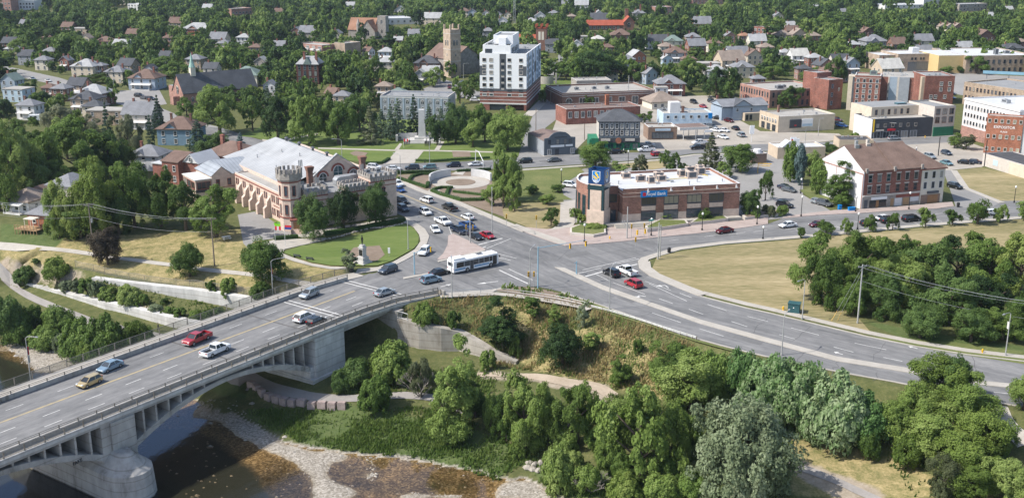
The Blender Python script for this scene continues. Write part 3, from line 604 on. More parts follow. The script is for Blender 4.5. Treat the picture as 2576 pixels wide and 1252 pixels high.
for a,c in[((1500,690),(1533,706)),((1542,710),(1623,740)),((1658,751),(1693,763)),((1733,777),(1769,790)),((1840,808),(1880,821)),((1960,841),(2000,852)),((2097,872),(2147,885)),((2222,898),(2270,908)),((2390,925),(2440,934)),((1623,707),(1688,730)),((1633,713),(1728,757)),((1710,737),(1740,748)),((1780,765),(1828,781)),((1640,786),(1713,811)),((1880,795),(1932,808)),((1990,824),(2060,842)),((1760,826),(1820,845)),((2500,985),(2560,992)),((2150,862),(2230,879)),((2320,893),(2400,908))]:mark(a,c,0.16,z=0.045)
mark((1473,695),(1519,682),0.5,z=0.045);mark((1560,675),(1603,664),0.5,z=0.045);mark((1453,688),(1513,673),0.2,z=0.045);mark((1465,679),(1600,648),0.2,z=0.045);mark((1540,665),(1607,651),0.2,z=0.045)
mark((1256,679),(1330,714),0.35,z=0.045);mark((1280,676),(1340,704),0.2,z=0.045);mark((1185,634),(1222,620),0.4,z=0.045)
mark((1204,615),(1264,599),0.45,z=0.045);mark((1225,624),(1285,600),0.18,z=0.045);mark((1225,640),(1285,655),0.2,z=0.045);mark((1238,634),(1300,650),0.2,z=0.045)
for i in range(7):
 t0,t1=i/7,i/7+0.06;a,c=(1010,497),(1170,562);mark((a[0]+(c[0]-a[0])*t0,a[1]+(c[1]-a[1])*t0),(a[0]+(c[0]-a[0])*t1,a[1]+(c[1]-a[1])*t1),0.16,z=0.045)
 a,c=(1040,472),(1230,548);mark((a[0]+(c[0]-a[0])*t0,a[1]+(c[1]-a[1])*t0),(a[0]+(c[0]-a[0])*t1,a[1]+(c[1]-a[1])*t1),0.16,z=0.045)
mark((1001,484),(1185,560),0.55,'mark_yellow',0.047);mark((1126,560),(1136,590),0.16,z=0.045)
for a,c in[((1684,605),(1708,602)),((1772,595),(1800,591)),((1833,590),(1875,584)),((1895,583),(1930,578)),((1975,577),(2005,574)),((2040,570),(2080,566)),((2120,562),(2160,558)),((2240,546),(2280,542)),((2330,540),(2370,536)),((2420,532),(2460,528)),((2500,525),(2540,521))]:mark(a,c,0.14,z=0.045)
for x in(2030,2075,2130,2190,2250,2310,2370,2440):mark((x,590-(x-2030)*.095),(x-28,578-(x-2030)*.095),0.14,z=0.046)
for i in range(9):mark((1290+i*52,413-i*2.5),(1312+i*52,412-i*2.5),0.14,z=0.05)
arrow((1625,745),(1598,741),1);arrow((1682,724),(1668,713),1);arrow((2308,876),(2285,870));arrow((1253,707),(1199,714));arrow((1108,721),(1136,714));arrow((2120,891),(2098,884))
mat('seal',(0.085,0.085,0.086),0.8)
cr=MB()
def crack(pts,wid=0.085,z=0.04):
 P=[G(x,y,z)for x,y in pts];P2=[P[0]]
 for a,c in zip(P[:-1],P[1:]):
  for k in range(1,5):P2.append(a.lerp(c,k/4)+Vector((rng.normal()*.25,rng.normal()*.25,0)))
 for p,q in zip(P2[:-1],P2[1:]):
  t=(q-p);t.z=0;t.normalize();s=Vector((-t.y,t.x,0))*wid/2;cr.poly([p-s,q-s,q+s,p+s])
for pts in([(2040,820),(1995,856)],[(2228,860),(2195,903)],[(2022,885),(2005,910)],[(2445,895),(2470,950),(2485,965)],[(1930,800),(1895,835)],[(1500,727),(1435,729),(1362,728)],[(1660,770),(1562,778)],[(1640,785),(1610,795)],[(1700,745),(1800,776),(1840,790)],[(1755,730),(1720,742)],[(2207,936),(2200,958)],[(1380,640),(1430,660),(1520,676)],[(1290,610),(1350,640),(1390,668)],[(1250,580),(1330,625)],[(1060,700),(1130,722)],[(1150,690),(1240,700),(1300,690)],[(1500,640),(1600,622)],[(1440,625),(1400,655)],[(1780,600),(1900,588)],[(2480,985),(2576,1000)],[(1300,640),(1240,665)],[(1080,520),(1180,575)],[(2120,900),(2100,925),(2090,945)]):
 crack(pts)
ground('asphalt_patch',[(0.3,(0.125,0.125,0.126)),(0.7,(0.175,0.174,0.172))],scale=.4,fine=2,rough=.9,bump=.04)
for px in([(1180,690),(1240,678),(1252,684),(1190,697)],[(1420,640),(1475,630),(1488,638),(1432,649)],[(1330,655),(1372,646),(1384,654),(1341,664)],[(1560,742),(1600,757),(1590,762),(1550,747)],[(1850,842),(1920,861),(1912,868),(1842,849)],[(1795,592),(1850,586),(1853,590),(1798,597)],[(2300,905),(2390,921),(2384,928),(2294,911)],[(1090,545),(1130,561),(1122,567),(1082,550)],[(2205,553),(2250,549),(2253,553),(2208,557)],[(1355,404),(1420,401),(1424,405),(1358,408)],[(1040,706),(1075,699),(1080,703),(1045,710)]):sheet('asphalt_patch',px,0.0385,'asphalt_patch')
tag(cr.B('crack_sealing','seal'),kind='structure')
for k,b in marks.items():
 if b.f:tag(b.B('road_markings',k),kind='structure')
marks={'mark_white':MB(),'mark_yellow':MB()}
# the concrete arch bridge
def concrete_mat(name,c,stain=(0.55,0.52,0.5)):
 m,N,K,b=nmat(name);I(b,'Roughness',0.92);I(b,'Specular IOR Level',0.15)
 tc=N.new('ShaderNodeTexCoord');mp=N.new('ShaderNodeMapping');I(mp,'Scale',(1,1,0.22));K.new(tc.outputs['Object'],mp.inputs[0])
 n=N.new('ShaderNodeTexNoise');I(n,'Scale',0.9);I(n,'Detail',8);I(n,'Roughness',0.7);K.new(mp.outputs[0],n.inputs['Vector'])
 n2=N.new('ShaderNodeTexNoise');I(n2,'Scale',0.25);I(n2,'Detail',5);K.new(tc.outputs['Object'],n2.inputs['Vector'])
 mx=N.new('ShaderNodeMix');I(mx,0,0.5);K.new(n.outputs[0],mx.inputs[2]);K.new(n2.outputs[0],mx.inputs[3])
 c=Vector(c);r=ramp(N,[(0.34,(c.x*stain[0],c.y*stain[1],c.z*stain[2])),(0.45,c*0.82),(0.55,c),(0.68,c*1.2)]);K.new(mx.outputs[0],r.inputs[0]);wv=N.new('ShaderNodeTexWave');wv.bands_direction='Z';I(wv,'Scale',.21);I(wv,'Distortion',.25);K.new(tc.outputs['Object'],wv.inputs['Vector']);jr=ramp(N,[(0,(.74,.72,.70)),(.05,(1,1,1))]);K.new(wv.outputs[1],jr.inputs[0]);mj=N.new('ShaderNodeMixRGB');mj.blend_type='MULTIPLY';I(mj,0,1);K.new(r.outputs[0],mj.inputs[1]);K.new(jr.outputs[0],mj.inputs[2]);K.new(mj.outputs[0],b.inputs['Base Color'])
 return m
concrete_mat('bridge_concrete',(0.40,0.385,0.36),(.42,.40,.37));concrete_mat('pale_concrete',(0.56,0.55,0.53),(0.72,0.7,0.68));concrete_mat('old_concrete',(0.40,0.37,0.325),(0.55,0.52,0.48))
mat('rail_metal',(0.22,0.20,0.175),0.55,0.3);mat('black_metal',(0.02,0.02,0.022),0.5,0.3);mat('galv',(0.42,0.43,0.44),0.45,0.5,var=0.08);mat('white_metal',(0.66,0.66,0.65),0.5,0.1)
def mesh_mat(name,col,dens=0.4):
 m,N,K,b=nmat(name);I(b,'Base Color',(*col,1));I(b,'Roughness',0.7)
 tr=N.new('ShaderNodeBsdfTransparent');mx=N.new('ShaderNodeMixShader');I(mx,0,dens)
 K.new(tr.outputs[0],mx.inputs[1]);K.new(b.outputs[0],mx.inputs[2]);K.new(mx.outputs[0],N['Material Output'].inputs[0])
mesh_mat('fence_mesh',(0.10,0.115,0.09),0.42);mesh_mat('bar_mesh',(0.24,0.22,0.19),0.30)
br=root('bridge','long concrete arch bridge carrying the road over the shallow river','bridge',(0,0,0),BA)
RE=[(5,139),(145,139),(151,138.7),(159,137.7),(164,135.6),(168,134.0)]
LE=[(5,162),(150,162),(157,161.6),(165,160.6),(169.5,159.5)]
def rail_line(line,d):
 out=[]
 for i,p in enumerate(line):
  a=line[max(i-1,0)];c=line[min(i+1,len(line)-1)];dx,dy=c[0]-a[0],c[1]-a[1];l=math.hypot(dx,dy)
  out.append((p[0]-dy/l*d,p[1]+dx/l*d))
 return out
def resample(line,step):
 out=[Vector(line[0])];acc=0
 for a,c in zip(line[:-1],line[1:]):
  a,c=Vector(a),Vector(c);L=(c-a).length;t=step-acc
  while t<=L:out.append(a.lerp(c,t/L));t+=step
  acc=L-(t-step)
 return out
b=MB();b.prism(RE+LE[::-1],-0.95,0.0,0);b.B('deck','bridge_concrete',br)
b=MB();pr=rail_line(RE,-0.18);pi=rail_line(RE,0.1)
for i in range(len(RE)-1):b.prism([pr[i],pr[i+1],pi[i+1],pi[i]],-0.5,0.16)
b.B('fascia','pale_concrete',br)
def strip_uv(name,l0,l1,z0,z1,m,parent=br):
 b=MB()
 for i in range(len(l0)-1):b.prism([l0[i],l0[i+1],l1[i+1],l1[i]],z0,z1)
 return b.B(name,m,parent)
strip_uv('sidewalk',rail_line(RE,0.1),rail_line(RE,1.1),0.0,0.13,'concrete')
LEr=LE[::-1]
strip_uv('sidewalk',rail_line(LEr,0.1),rail_line(LEr,3.95),0.0,0.13,'concrete')
strip_uv('barrier',rail_line(RE,1.1),rail_line(RE,1.45),0.0,0.82,'bridge_concrete')
strip_uv('barrier',rail_line(LE[:4],-3.95),rail_line(LE[:4],-4.3),0.0,0.82,'bridge_concrete')
def railing(name,line,z0,h,rails,step=3.2,panel=None,m='rail_metal'):
 b=MB();P=[p for p in resample(line,step)]+[Vector(line[-1])]
 for p in P:b.box(p.x-.07,p.x+.07,p.y-.07,p.y+.07,z0,z0+h+.03,0)
 for a,c in zip(line[:-1],line[1:]):
  for r in rails:b.cyl((*a,z0+r),(*c,z0+r),0.05,0.05,5,0)
  if panel:b.poly([(*a,z0+.08),(*c,z0+.08),(*c,z0+h),(*a,z0+h)],1)
 return b.B(name,[m,panel or m],br)
railing('railing',rail_line(RE,0.0),0.13,1.1,(0.15,1.1),panel='bar_mesh')
railing('railing',rail_line(RE,1.28),0.82,0.5,(0.25,0.5))
railing('railing',rail_line(LE,0.05),0.13,1.35,(0.1,1.35),panel='fence_mesh')
railing('railing',rail_line(LE[:4],-4.12),0.82,0.5,(0.25,0.5))
b=MB();b.box(168,168.6,133.2,134.6,0,1.0);b.B('end_post','old_concrete',br)
def arch(u0,u1,crown,spring,lo=-99,hi=999):
 mid,half=(u0+u1)/2,(u1-u0)/2;f=lambda u:crown-(crown-spring)*((u-mid)/half)**2
 us=[u for u in np.linspace(u0,u1,41)if lo<=u<=hi];b=MB()
 for a,c in zip(us[:-1],us[1:]):
  ta,tc_=0.75+0.35*abs((a-mid)/half),0.75+0.35*abs((c-mid)/half)
  b.extr([(a,f(a)),(c,f(c)),(c,f(c)-tc_),(a,f(a)-ta)],1,139.15,161.85)
 b.B('arch','bridge_concrete',br);return f
f1=arch(96.6,135.2,-1.35,-5.9);f2=arch(52.5,91.6,-1.35,-5.9);f3=arch(8,47,-1.35,-5.9)
def walls_at(us,f):
 for u in us:
  z=f(u)
  if z>-1.3:continue
  b=MB();b.box(u-.16,u+.16,139.25,161.7,z-.1,-0.93);b.B('spandrel_wall','bridge_concrete',br)
walls_at([98.9+2.45*k for k in range(6)]+[134.0-2.45*k for k in range(6)],f1)
walls_at([89.2-2.5*k for k in range(6)]+[55+2.5*k for k in range(6)],f2)
def pier(u0,u1,zb,base=True,vs=(138.75,162.25)):
 b=MB();b.box(u0,u1,vs[0],vs[1],zb,-0.94)
 if base:b.box(u0-1.6,u0-.05,139.1,161.9,-7.6,-0.94)
 return b.B('pier','bridge_concrete',br)
pier(92.6,96.9,-8.0);pier(48,52,-9.0)
def cutwater(u0,u1,v0,v1,zt,zb):
 """long pier foot with rounded noses and a sloping cap"""
 b=MB();um,r=(u0+u1)/2,(u1-u0)/2;n=8
 def ring(k,z):
  P=[(um+r*k*math.cos(math.pi+math.pi*t/n),v0+r*k*1.15*math.sin(math.pi+math.pi*t/n),z)for t in range(n+1)]
  return P+[(um+r*k*math.cos(math.pi*t/n),v1+r*k*1.15*math.sin(math.pi*t/n),z)for t in range(n+1)]
 rings=[ring(1.1,zb),ring(1.0,zt),ring(0.82,zt+0.5),ring(0.3,zt+2.6)]
 for A,B in zip(rings[:-1],rings[1:]):
  for i in range(len(A)):j=(i+1)%len(A);b.poly([A[i],A[j],B[j],B[i]])
 b.poly(rings[-1]);b.B('pier_foot','bridge_concrete',br)
cutwater(89.8,97.4,137.6,163.4,-8.2,-13.6);cutwater(45.5,53,137.6,163.4,-8.2,-13.6)
b=MB();b.box(136.6,144.4,138.85,162.2,-11.5,-0.94);b.box(135.6,136.7,139.4,161.8,-11.5,-6.4);b.box(135.2,145.2,138.4,162.5,-11.6,-8.6);b.B('pier','pale_concrete',br)
for v in(139.2,144.5,150,155.5,160.8):
 b=MB();b.box(144.42,157.2,v,v+.6,-1.9,-0.94);b.B('girder','bridge_concrete',br)
b=MB();b.box(157.2,159,136.4,162.2,-9.5,-0.95);b.B('abutment','old_concrete',br)
for v0 in(137,):
 b=MB();b.box(136.7,138.2,138.845,138.85,-7.0,-6.6);
mat('spray',(0.03,0.03,0.035),0.8)
def text_obj(name,s,size,m,parent,loc,rot,bold=0.0):
 c=bpy.data.curves.new(name,'FONT');c.body=s;c.size=size;c.align_x=c.align_y='CENTER';c.extrude=.004;c.offset=bold;c.resolution_u=2
 t=bpy.data.objects.new(name,c);me=bpy.data.meshes.new_from_object(t);bpy.data.objects.remove(t);me.materials.clear();me.materials.append(MATS[m])
 o=link(bpy.data.objects.new(name,me),parent,loc);o.rotation_euler=rot;return o
text_obj('graffiti','FAKE',.7,'spray',br,(86.6,139.13,-5.0),(R(90),R(-7),0),0.03)
b=MB();ri=rail_line(RE,1.46);li=rail_line(LE[:4],-4.31);b.prism(ri+[(172,140),(171,156)]+li[::-1],0.0,0.034);tag(b.B('road','asphalt_deck',None,(0,0,0),BA),kind='structure')
def dashes(v,u0,u1,on,gap,wid,m='mark_white'):
 u=u0
 while u<u1:markw(BR(u,v,0.05),BR(min(u+on,u1),v,0.05),wid,m);u+=on+gap
markw(BR(40,151.2,0.05),BR(160,150.3,0.05),0.5,'mark_yellow')
dashes(147.6,42,160,3,4.5,0.15);dashes(144.1,40,158,3,4.5,0.15);dashes(154.3,40,158,3,6,0.12)
for u in(146.0,147.3,162.5,163.8):markw(BR(u,141,0.052),BR(u+0.6,157.2,0.052),0.32)
mat('joint',(0.11,0.105,0.1),0.8);b=MB()
for u in(119,137.0,146.6,163.1):b.box(u,u+.4,140.6,157.4,0.036,0.046)
b.B('expansion_joint','joint',br)
for k,b in marks.items():
 if b.f:tag(b.B('road_markings',k),kind='structure')
arrow_done=True
# flood walls on the banks
def wall_run(name,key,m,th,label,cap=0.12,extra=0.6):
 pts=WL[key];b=MB()
 L=[]
 for i,(p,zb)in enumerate(pts):
  q=pts[min(i+1,len(pts)-1)][0]-pts[max(i-1,0)][0];n_=Vector((q.y,-q.x,0)).normalized();L.append((p,n_,zb))
 for(p,n0,z0),(q,n1,z1)in zip(L[:-1],L[1:]):
  A=[p+n0*th/2,q+n1*th/2];B_=[p-n0*1.3,q-n1*1.3]
  for s in(A,B_):b.poly([(s[0].x,s[0].y,z0-extra),(s[1].x,s[1].y,z1-extra),tuple(s[1]),tuple(s[0])])
  b.poly([tuple(A[0]),tuple(A[1]),tuple(B_[1]),tuple(B_[0])])
 for(p,n0,z0)in(L[0],L[-1]):b.poly([(*(p+n0*th/2).xy,z0-extra),(*(p-n0*1.3).xy,z0-extra),tuple(p-n0*1.3),tuple(p+n0*th/2)])
 return tag(b.B(name,m),label,'retaining wall')
wall_run('retaining_wall','back','pale_concrete',0.5,'pale flood wall below the chain-link fence on the grass slope')
wall_run('retaining_wall','front','pale_concrete',0.5,'long white flood wall beside the mown strip and riverside trail')
wall_run('retaining_wall','right','old_concrete',0.6,'stained stepped concrete wall descending from the bridge abutment into the bushes')
# building kit
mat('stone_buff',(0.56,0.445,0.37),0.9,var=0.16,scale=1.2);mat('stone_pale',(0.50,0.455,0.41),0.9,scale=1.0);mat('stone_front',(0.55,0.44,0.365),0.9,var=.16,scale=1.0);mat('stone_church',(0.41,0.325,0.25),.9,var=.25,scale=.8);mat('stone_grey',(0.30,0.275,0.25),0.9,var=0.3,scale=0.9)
mat('trim_red',(0.24,0.085,0.065),0.85);mat('trim_white',(0.58,0.57,0.55),0.7,var=0.06);mat('tower_white',(0.76,0.77,0.79),0.7,var=.03);mat('white_wall',(0.60,0.60,0.61),0.8,var=0.05);mat('cream',(0.62,0.57,0.48),0.85,var=0.08)
mat('grey_wall',(0.27,0.29,0.32),0.85);mat('bluegrey',(0.30,0.36,0.43),0.8,var=0.08);mat('panel_grey',(0.36,0.49,0.66),0.6,var=0.12,scale=0.35);mat('dark_panel',(0.085,0.092,0.105),0.6);mat('charcoal',(0.055,0.06,0.068),0.7);mat('slate',(0.115,0.135,0.155),0.8)
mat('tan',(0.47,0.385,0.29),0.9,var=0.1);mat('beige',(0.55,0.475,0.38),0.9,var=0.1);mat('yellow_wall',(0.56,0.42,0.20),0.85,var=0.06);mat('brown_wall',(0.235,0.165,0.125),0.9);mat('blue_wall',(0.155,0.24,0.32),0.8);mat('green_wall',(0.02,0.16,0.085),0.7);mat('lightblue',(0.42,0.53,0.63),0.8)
brick('brick_red',(0.25,0.098,0.074),(0.26,0.2,0.17));brick('brick_orange',(0.34,0.125,0.075),(0.4,0.28,0.2));brick('brick_brown',(0.205,0.105,0.078),(0.27,0.22,0.19));brick('brick_pink',(0.34,0.185,0.15),(0.36,0.29,0.25));brick('brick_dark',(0.115,0.045,0.038),(0.13,0.1,0.09));brick('brick_tan',(0.36,0.28,0.21),(0.4,0.35,0.3));brick('brick_bank',(0.27,0.14,0.105),(0.33,0.25,0.21))
shingle('sh_grey',(0.20,0.205,0.22));shingle('sh_light',(0.34,0.345,0.35));shingle('sh_dark',(0.085,0.09,0.10));shingle('sh_brown',(0.165,0.115,0.095));shingle('sh_tan',(0.26,0.212,0.178));shingle('sh_red',(0.33,0.09,0.055));shingle('sh_orange',(0.29,0.165,0.11));shingle('sh_green',(0.17,0.22,0.20));shingle('sh_pale',(0.46,0.45,0.42))
ground('roof_gravel',[(0.3,(0.27,0.255,0.235)),(0.5,(0.34,0.325,0.30)),(0.7,(0.42,0.40,0.375))],scale=0.25,fine=2.2,bump=0.05);ground('roof_white',[(0.3,(0.43,0.44,0.45)),(0.7,(0.57,0.58,0.59))],scale=0.2,fine=1.5,rough=0.7,bump=0.03);ground('roof_dark',[(0.3,(0.055,0.055,0.06)),(0.7,(0.10,0.10,0.105))],scale=0.3,fine=2,bump=0.05);ground('roof_brown',[(0.3,(0.15,0.11,0.10)),(0.7,(0.22,0.17,0.15))],scale=0.2,fine=2,bump=0.05);ground('roof_grey',[(0.3,(0.20,0.205,0.21)),(0.7,(0.30,0.305,0.31))],scale=0.2,fine=2,bump=0.05)
ribbed('metal_roof',(0.40,0.405,0.408),1.3,0.5,0.08);ribbed('metal_roof_y',(0.40,0.405,0.408),1.3,0.5,0.08,1);ribbed('metal_grey',(0.36,0.38,0.40),1.0,0.42,0.25);ribbed('metal_red',(0.5,0.10,0.06),0.5,0.5,0.1);ribbed('metal_teal',(0.18,0.33,0.40),0.5,0.5,0.1);ribbed('copper_green',(0.30,0.46,0.40),0.6,0.7,0.0)
glass('glass');glass('glass_warm',(0.06,0.058,0.045),0.25,0.4,(0.55,0.50,0.36));glass('glass_teal',(0.012,0.035,0.042),0.06,0.6)
mat('blind',(0.46,0.43,0.35),0.8,var=0.25,scale=0.5)
WC={}
def win_mesh(w_,h,style,fr,gl):
 k=(round(w_,2),round(h,2),style,fr,gl)
 if k in WC:return WC[k]
 b=MB();t=min(0.14,w_*0.12)
 if style=='arch':
  n=8;pts=[(-w_/2,h*.62)]+[(-w_/2*math.cos(math.pi*i/n),h*.62+w_/2*math.sin(math.pi*i/n))for i in range(1,n)]+[(w_/2,h*.62)]
  b.poly([(-w_/2,-.015,0),(w_/2,-.015,0)]+[(x,-.015,z)for x,z in pts[::-1]],1)
  o=[(x*(1+2.6*t/w_),h*.62+(z-h*.62)*(1+2.6*t/w_))for x,z in pts]
  for(a,c),(p,q)in zip(zip(pts[:-1],pts[1:]),zip(o[:-1],o[1:])):b.extr([a,c,q,p],1,-.10,.02)
  b.box(-.05,.05,-.05,-.016,0,h);b.box(-w_/2,w_/2,-.05,-.016,h*.5,h*.5+.08)
 else:
  b.poly([(-w_/2,-.015,0),(w_/2,-.015,0),(w_/2,-.015,h),(-w_/2,-.015,h)],1)
  b.box(-w_/2-t,-w_/2,-.08,.02,-t,h+t);b.box(w_/2,w_/2+t,-.08,.02,-t,h+t);b.box(-w_/2,w_/2,-.08,.02,h,h+t);b.box(-w_/2-t*.4,w_/2+t*.4,-.16,.02,-t*1.4,0)
  if style in('sash','grid'):b.box(-w_/2,w_/2,-.06,-.016,h*.48,h*.48+.09)
  if style in('pair','grid'):b.box(-.05,.05,-.06,-.016,0,h)
  if style=='band':
   for i in range(1,int(w_/1.1)):x=-w_/2+w_*i/int(w_/1.1);b.box(x-.04,x+.04,-.06,-.016,0,h)
  if style=='half':b.poly([(-w_/2,-.012,0),(w_/2,-.012,0),(w_/2,-.012,h*.45),(-w_/2,-.012,h*.45)],0)
 WC[k]=b.mesh('window',[fr,gl]);return WC[k]
FACE={'F':0.0,'R':math.pi/2,'B':math.pi,'L':-math.pi/2}
def win(parent,x,y,z,face='F',w_=1.0,h=1.5,style='sash',fr='trim_white',gl='glass',name='window'):
 o=link(bpy.data.objects.new(name,win_mesh(w_,h,style,fr,gl)),parent,(x,y,z));o.rotation_euler=(0,0,FACE[face]if face in FACE else face);return o
def winrow(parent,face,W,D,zs,n,w_,h,style='sash',fr='trim_white',gl='glass',m0=None,m1=None,x0=0.0,y0=0.0):
 Lh=W if face in 'FB' else D;m0=Lh/(2*n)if m0 is None else m0;m1=m0 if m1 is None else m1
 for z in zs:
  for i in range(n):
   t=m0+(Lh-m0-m1)*(i/(n-1)if n>1 else 0.5)
   p={'F':(t,0),'B':(W-t,D),'R':(W,t),'L':(0,t)}[face]
   win(parent,x0+p[0],y0+p[1],z,face,w_,h,style,fr,gl)
def shell(parent,W,D,H,wall,roof,par=0.5,cap='trim_white',x0=0,y0=0,z0=0.0,name='wall',capw=0.35):
 b=MB();b.box(x0,x0+W,y0,y0+D,z0,z0+H-par,0);b.B(name,wall,parent)
 t=capw;b=MB()
 for a in((x0,x0+W,y0,y0+t),(x0,x0+W,y0+D-t,y0+D),(x0,x0+t,y0+t,y0+D-t),(x0+W-t,x0+W,y0+t,y0+D-t)):
  b.box(a[0],a[1],a[2],a[3],z0+H-par,z0+H,0,1)
 b.B('parapet',[wall,cap],parent)
 b=MB();b.poly([(x0+t,y0+t,z0+H-par+.03),(x0+W-t,y0+t,z0+H-par+.03),(x0+W-t,y0+D-t,z0+H-par+.03),(x0+t,y0+D-t,z0+H-par+.03)]);b.B('roof',roof,parent)
def band(parent,W,D,z,h,m,x0=0,y0=0,out=0.07,name='cornice'):
 b=MB();o=out
 for a in((x0-o,x0+W+o,y0-o,y0),(x0-o,x0+W+o,y0+D,y0+D+o),(x0-o,x0,y0,y0+D),(x0+W,x0+W+o,y0,y0+D)):b.box(*a,z,z+h)
 b.B(name,m,parent)
HV=[]
def hvac(parent,x,y,z,w_=1.8,d=1.4,h=1.2,m='galv',rot=0.0):
 b=MB();b.box(-w_/2-.1,w_/2+.1,-d/2-.1,d/2+.1,0,.25,0);b.box(-w_/2,w_/2,-d/2,d/2,.25,h,0)
 b.box(-w_/2-.02,-w_/2,-d*.35,d*.35,.4,h-.2,1);b.box(-w_*.35,w_*.35,-d/2-.02,-d/2,.4,h-.2,1);b.cyl((0,0,h),(0,0,h+.12),d*.32,d*.32,10,1)
 b.B('rooftop_unit',[m,'dark_panel'],parent,(x,y,z),rot)
def vents(parent,x0,x1,y0,y1,z,n,seed):
 r=random.Random(seed)
 for i in range(n):
  b=MB();h=r.uniform(.4,1.0)
  if r.random()<.5:b.cyl((0,0,0),(0,0,h),.14,.14,6);b.cyl((0,0,h),(0,0,h+.15),.24,.2,6)
  else:b.box(-.4,.4,-.3,.3,0,h*.7)
  b.B('roof_vent','galv',parent,(r.uniform(x0,x1),r.uniform(y0,y1),z))
def front(a,b,za=0.0):
 p,q=G(*a,za),G(*b,za);d=q-p;return Vector((p.x,p.y,0)),math.hypot(d.x,d.y),math.atan2(d.y,d.x)
def flat(name,label,cat,a,b,D,H,wall,roof='roof_gravel',par=0.6,cap='trim_white',za=0.0,group=None,nv=3):
 p,W,r=front(a,b,za);o=root(name,label,cat,p,r,group);shell(o,W,D,H,wall,roof,par,cap)
 if nv:vents(o,1.5,W-1.5,1.5,D-1.5,H-par,nv,int(a[0]*7+a[1]))
 return o,W
def gable_roof(parent,W,D,H,ph,roof,wall,axis='x',ov=0.45,x0=0,y0=0,gable=True,t=0.22):
 b=MB()
 if axis=='x':
  s=ph/(D/2);e=H-s*ov;b.extr([(y0-ov,e),(y0+D/2,H+ph),(y0+D+ov,e),(y0+D+ov,e+t),(y0+D/2,H+ph+t*1.15),(y0-ov,e+t)],0,x0-ov,x0+W+ov)
  g=MB();g.extr([(y0,H),(y0+D,H),(y0+D/2,H+ph)],0,x0,x0+W)
 else:
  s=ph/(W/2);e=H-s*ov;b.extr([(x0-ov,e),(x0+W/2,H+ph),(x0+W+ov,e),(x0+W+ov,e+t),(x0+W/2,H+ph+t*1.15),(x0-ov,e+t)],1,y0-ov,y0+D+ov)
  g=MB();g.extr([(x0,H),(x0+W,H),(x0+W/2,H+ph)],1,y0,y0+D)
 r=b.B('roof',roof,parent)
 if gable:g.B('gable',wall,parent)
 return r
def hip_roof(parent,W,D,H,ph,roof,ov=0.5,x0=0,y0=0,flat_top=0.0,t=0.2):
 b=MB();xa,xb,ya,yb=x0-ov,x0+W+ov,y0-ov,y0+D+ov;b.box(xa,xb,ya,yb,H-.05,H+t)
 m=min(W,D)/2*(1-flat_top)+ov;z=H+t
 A=[(xa,ya,z),(xb,ya,z),(xb,yb,z),(xa,yb,z)];T=[(xa+m,ya+m,z+ph),(xb-m,ya+m,z+ph),(xb-m,yb-m,z+ph),(xa+m,yb-m,z+ph)]
 for i in range(4):j=(i+1)%4;b.poly([A[i],A[j],T[j],T[i]])
 if flat_top:b.poly(T)
 return b.B('roof',roof,parent)
def chimney(parent,x,y,z0,z1,m='brick_red',w_=0.7,d=0.7):
 b=MB();b.box(x-w_/2,x+w_/2,y-d/2,y+d/2,z0,z1);b.box(x-w_/2-.08,x+w_/2+.08,y-d/2-.08,y+d/2+.08,z1,z1+.18);return b.B('chimney',m,parent)
def bxp(name,parent,m,*a,top=None):
 b=MB();b.box(*a);return b.B(name,m,parent)
LAND=[]
def landmark(phrase,x,y):LAND.append((phrase,x,y))
# the stone armoury with its corner turret
p,W,r=front((735,582),(996,541));ca=root('armoury','castle-like stone armoury with crenellated turret and big white metal roof','armoury',p,r)
landmark('castle-like armoury',850,480)
def ca_px(x,y,z):v=(G(x,y,z)-p);c,s=math.cos(r),math.sin(r);return(v.x*c+v.y*s,-v.x*s+v.y*c)
shell(ca,4.4,38.7,7.7,'stone_buff','roof_gravel',0.35,'trim_white',1.2,2.0,name='wing_wall')
band(ca,4.4,38.7,6.75,0.35,'trim_red',1.2,2.0);band(ca,4.4,12,3.6,0.2,'trim_red',1.2,2.0)
for y in(16.5,21.5,26.5,31.5,36.5):
 b=MB();b.extr([(-0.6,0),(1.2,0),(1.2,5.6),(0.3,4.4),(0.1,3.2),(-0.6,2.6)],1,y-.55,y+.55);b.B('buttress','stone_buff',ca)
for y in[14+5*k for k in range(5)]+[39]:
 for d in(-.65,.65):
  win(ca,1.2,y+d,4.7,'L',.62,1.6,'sash','trim_red');win(ca,1.2,y+d,1.3,'L',.62,1.6,'sash','trim_red')
for y in(4.6,5.7,7.6,8.7,10.6,11.7):
 win(ca,1.2,y,4.6,'L',.6,1.7,'sash','trim_red');win(ca,1.2,y,1.2,'L',.6,1.7,'sash','trim_red')
b=MB();b.box(5.62,29.0,1.0,14.0,0,8.2,0,1);b.B('front_block',['stone_front','roof_grey'],ca)
def crenels(x0,x1,y0,y1,z,hgt=0.8,wd=0.75,t=0.45):
 b=MB()
 for(a,c,f)in((x0,x1,0),(y0,y1,1)):
  n=max(2,int((c-a)/(wd*1.75)))
  for i in range(n+1):
   q=a+(c-a-wd)*i/n
   for e in((y0,y1-t)if f==0 else(x0,x1-t)):
    if f==0:b.box(q,q+wd,e,e+t,z,z+hgt)
    else:b.box(e+.003,e+t-.003,q+.002,q+wd-.002,z,z+hgt-.01)
 b.B('battlement','stone_grey',ca)
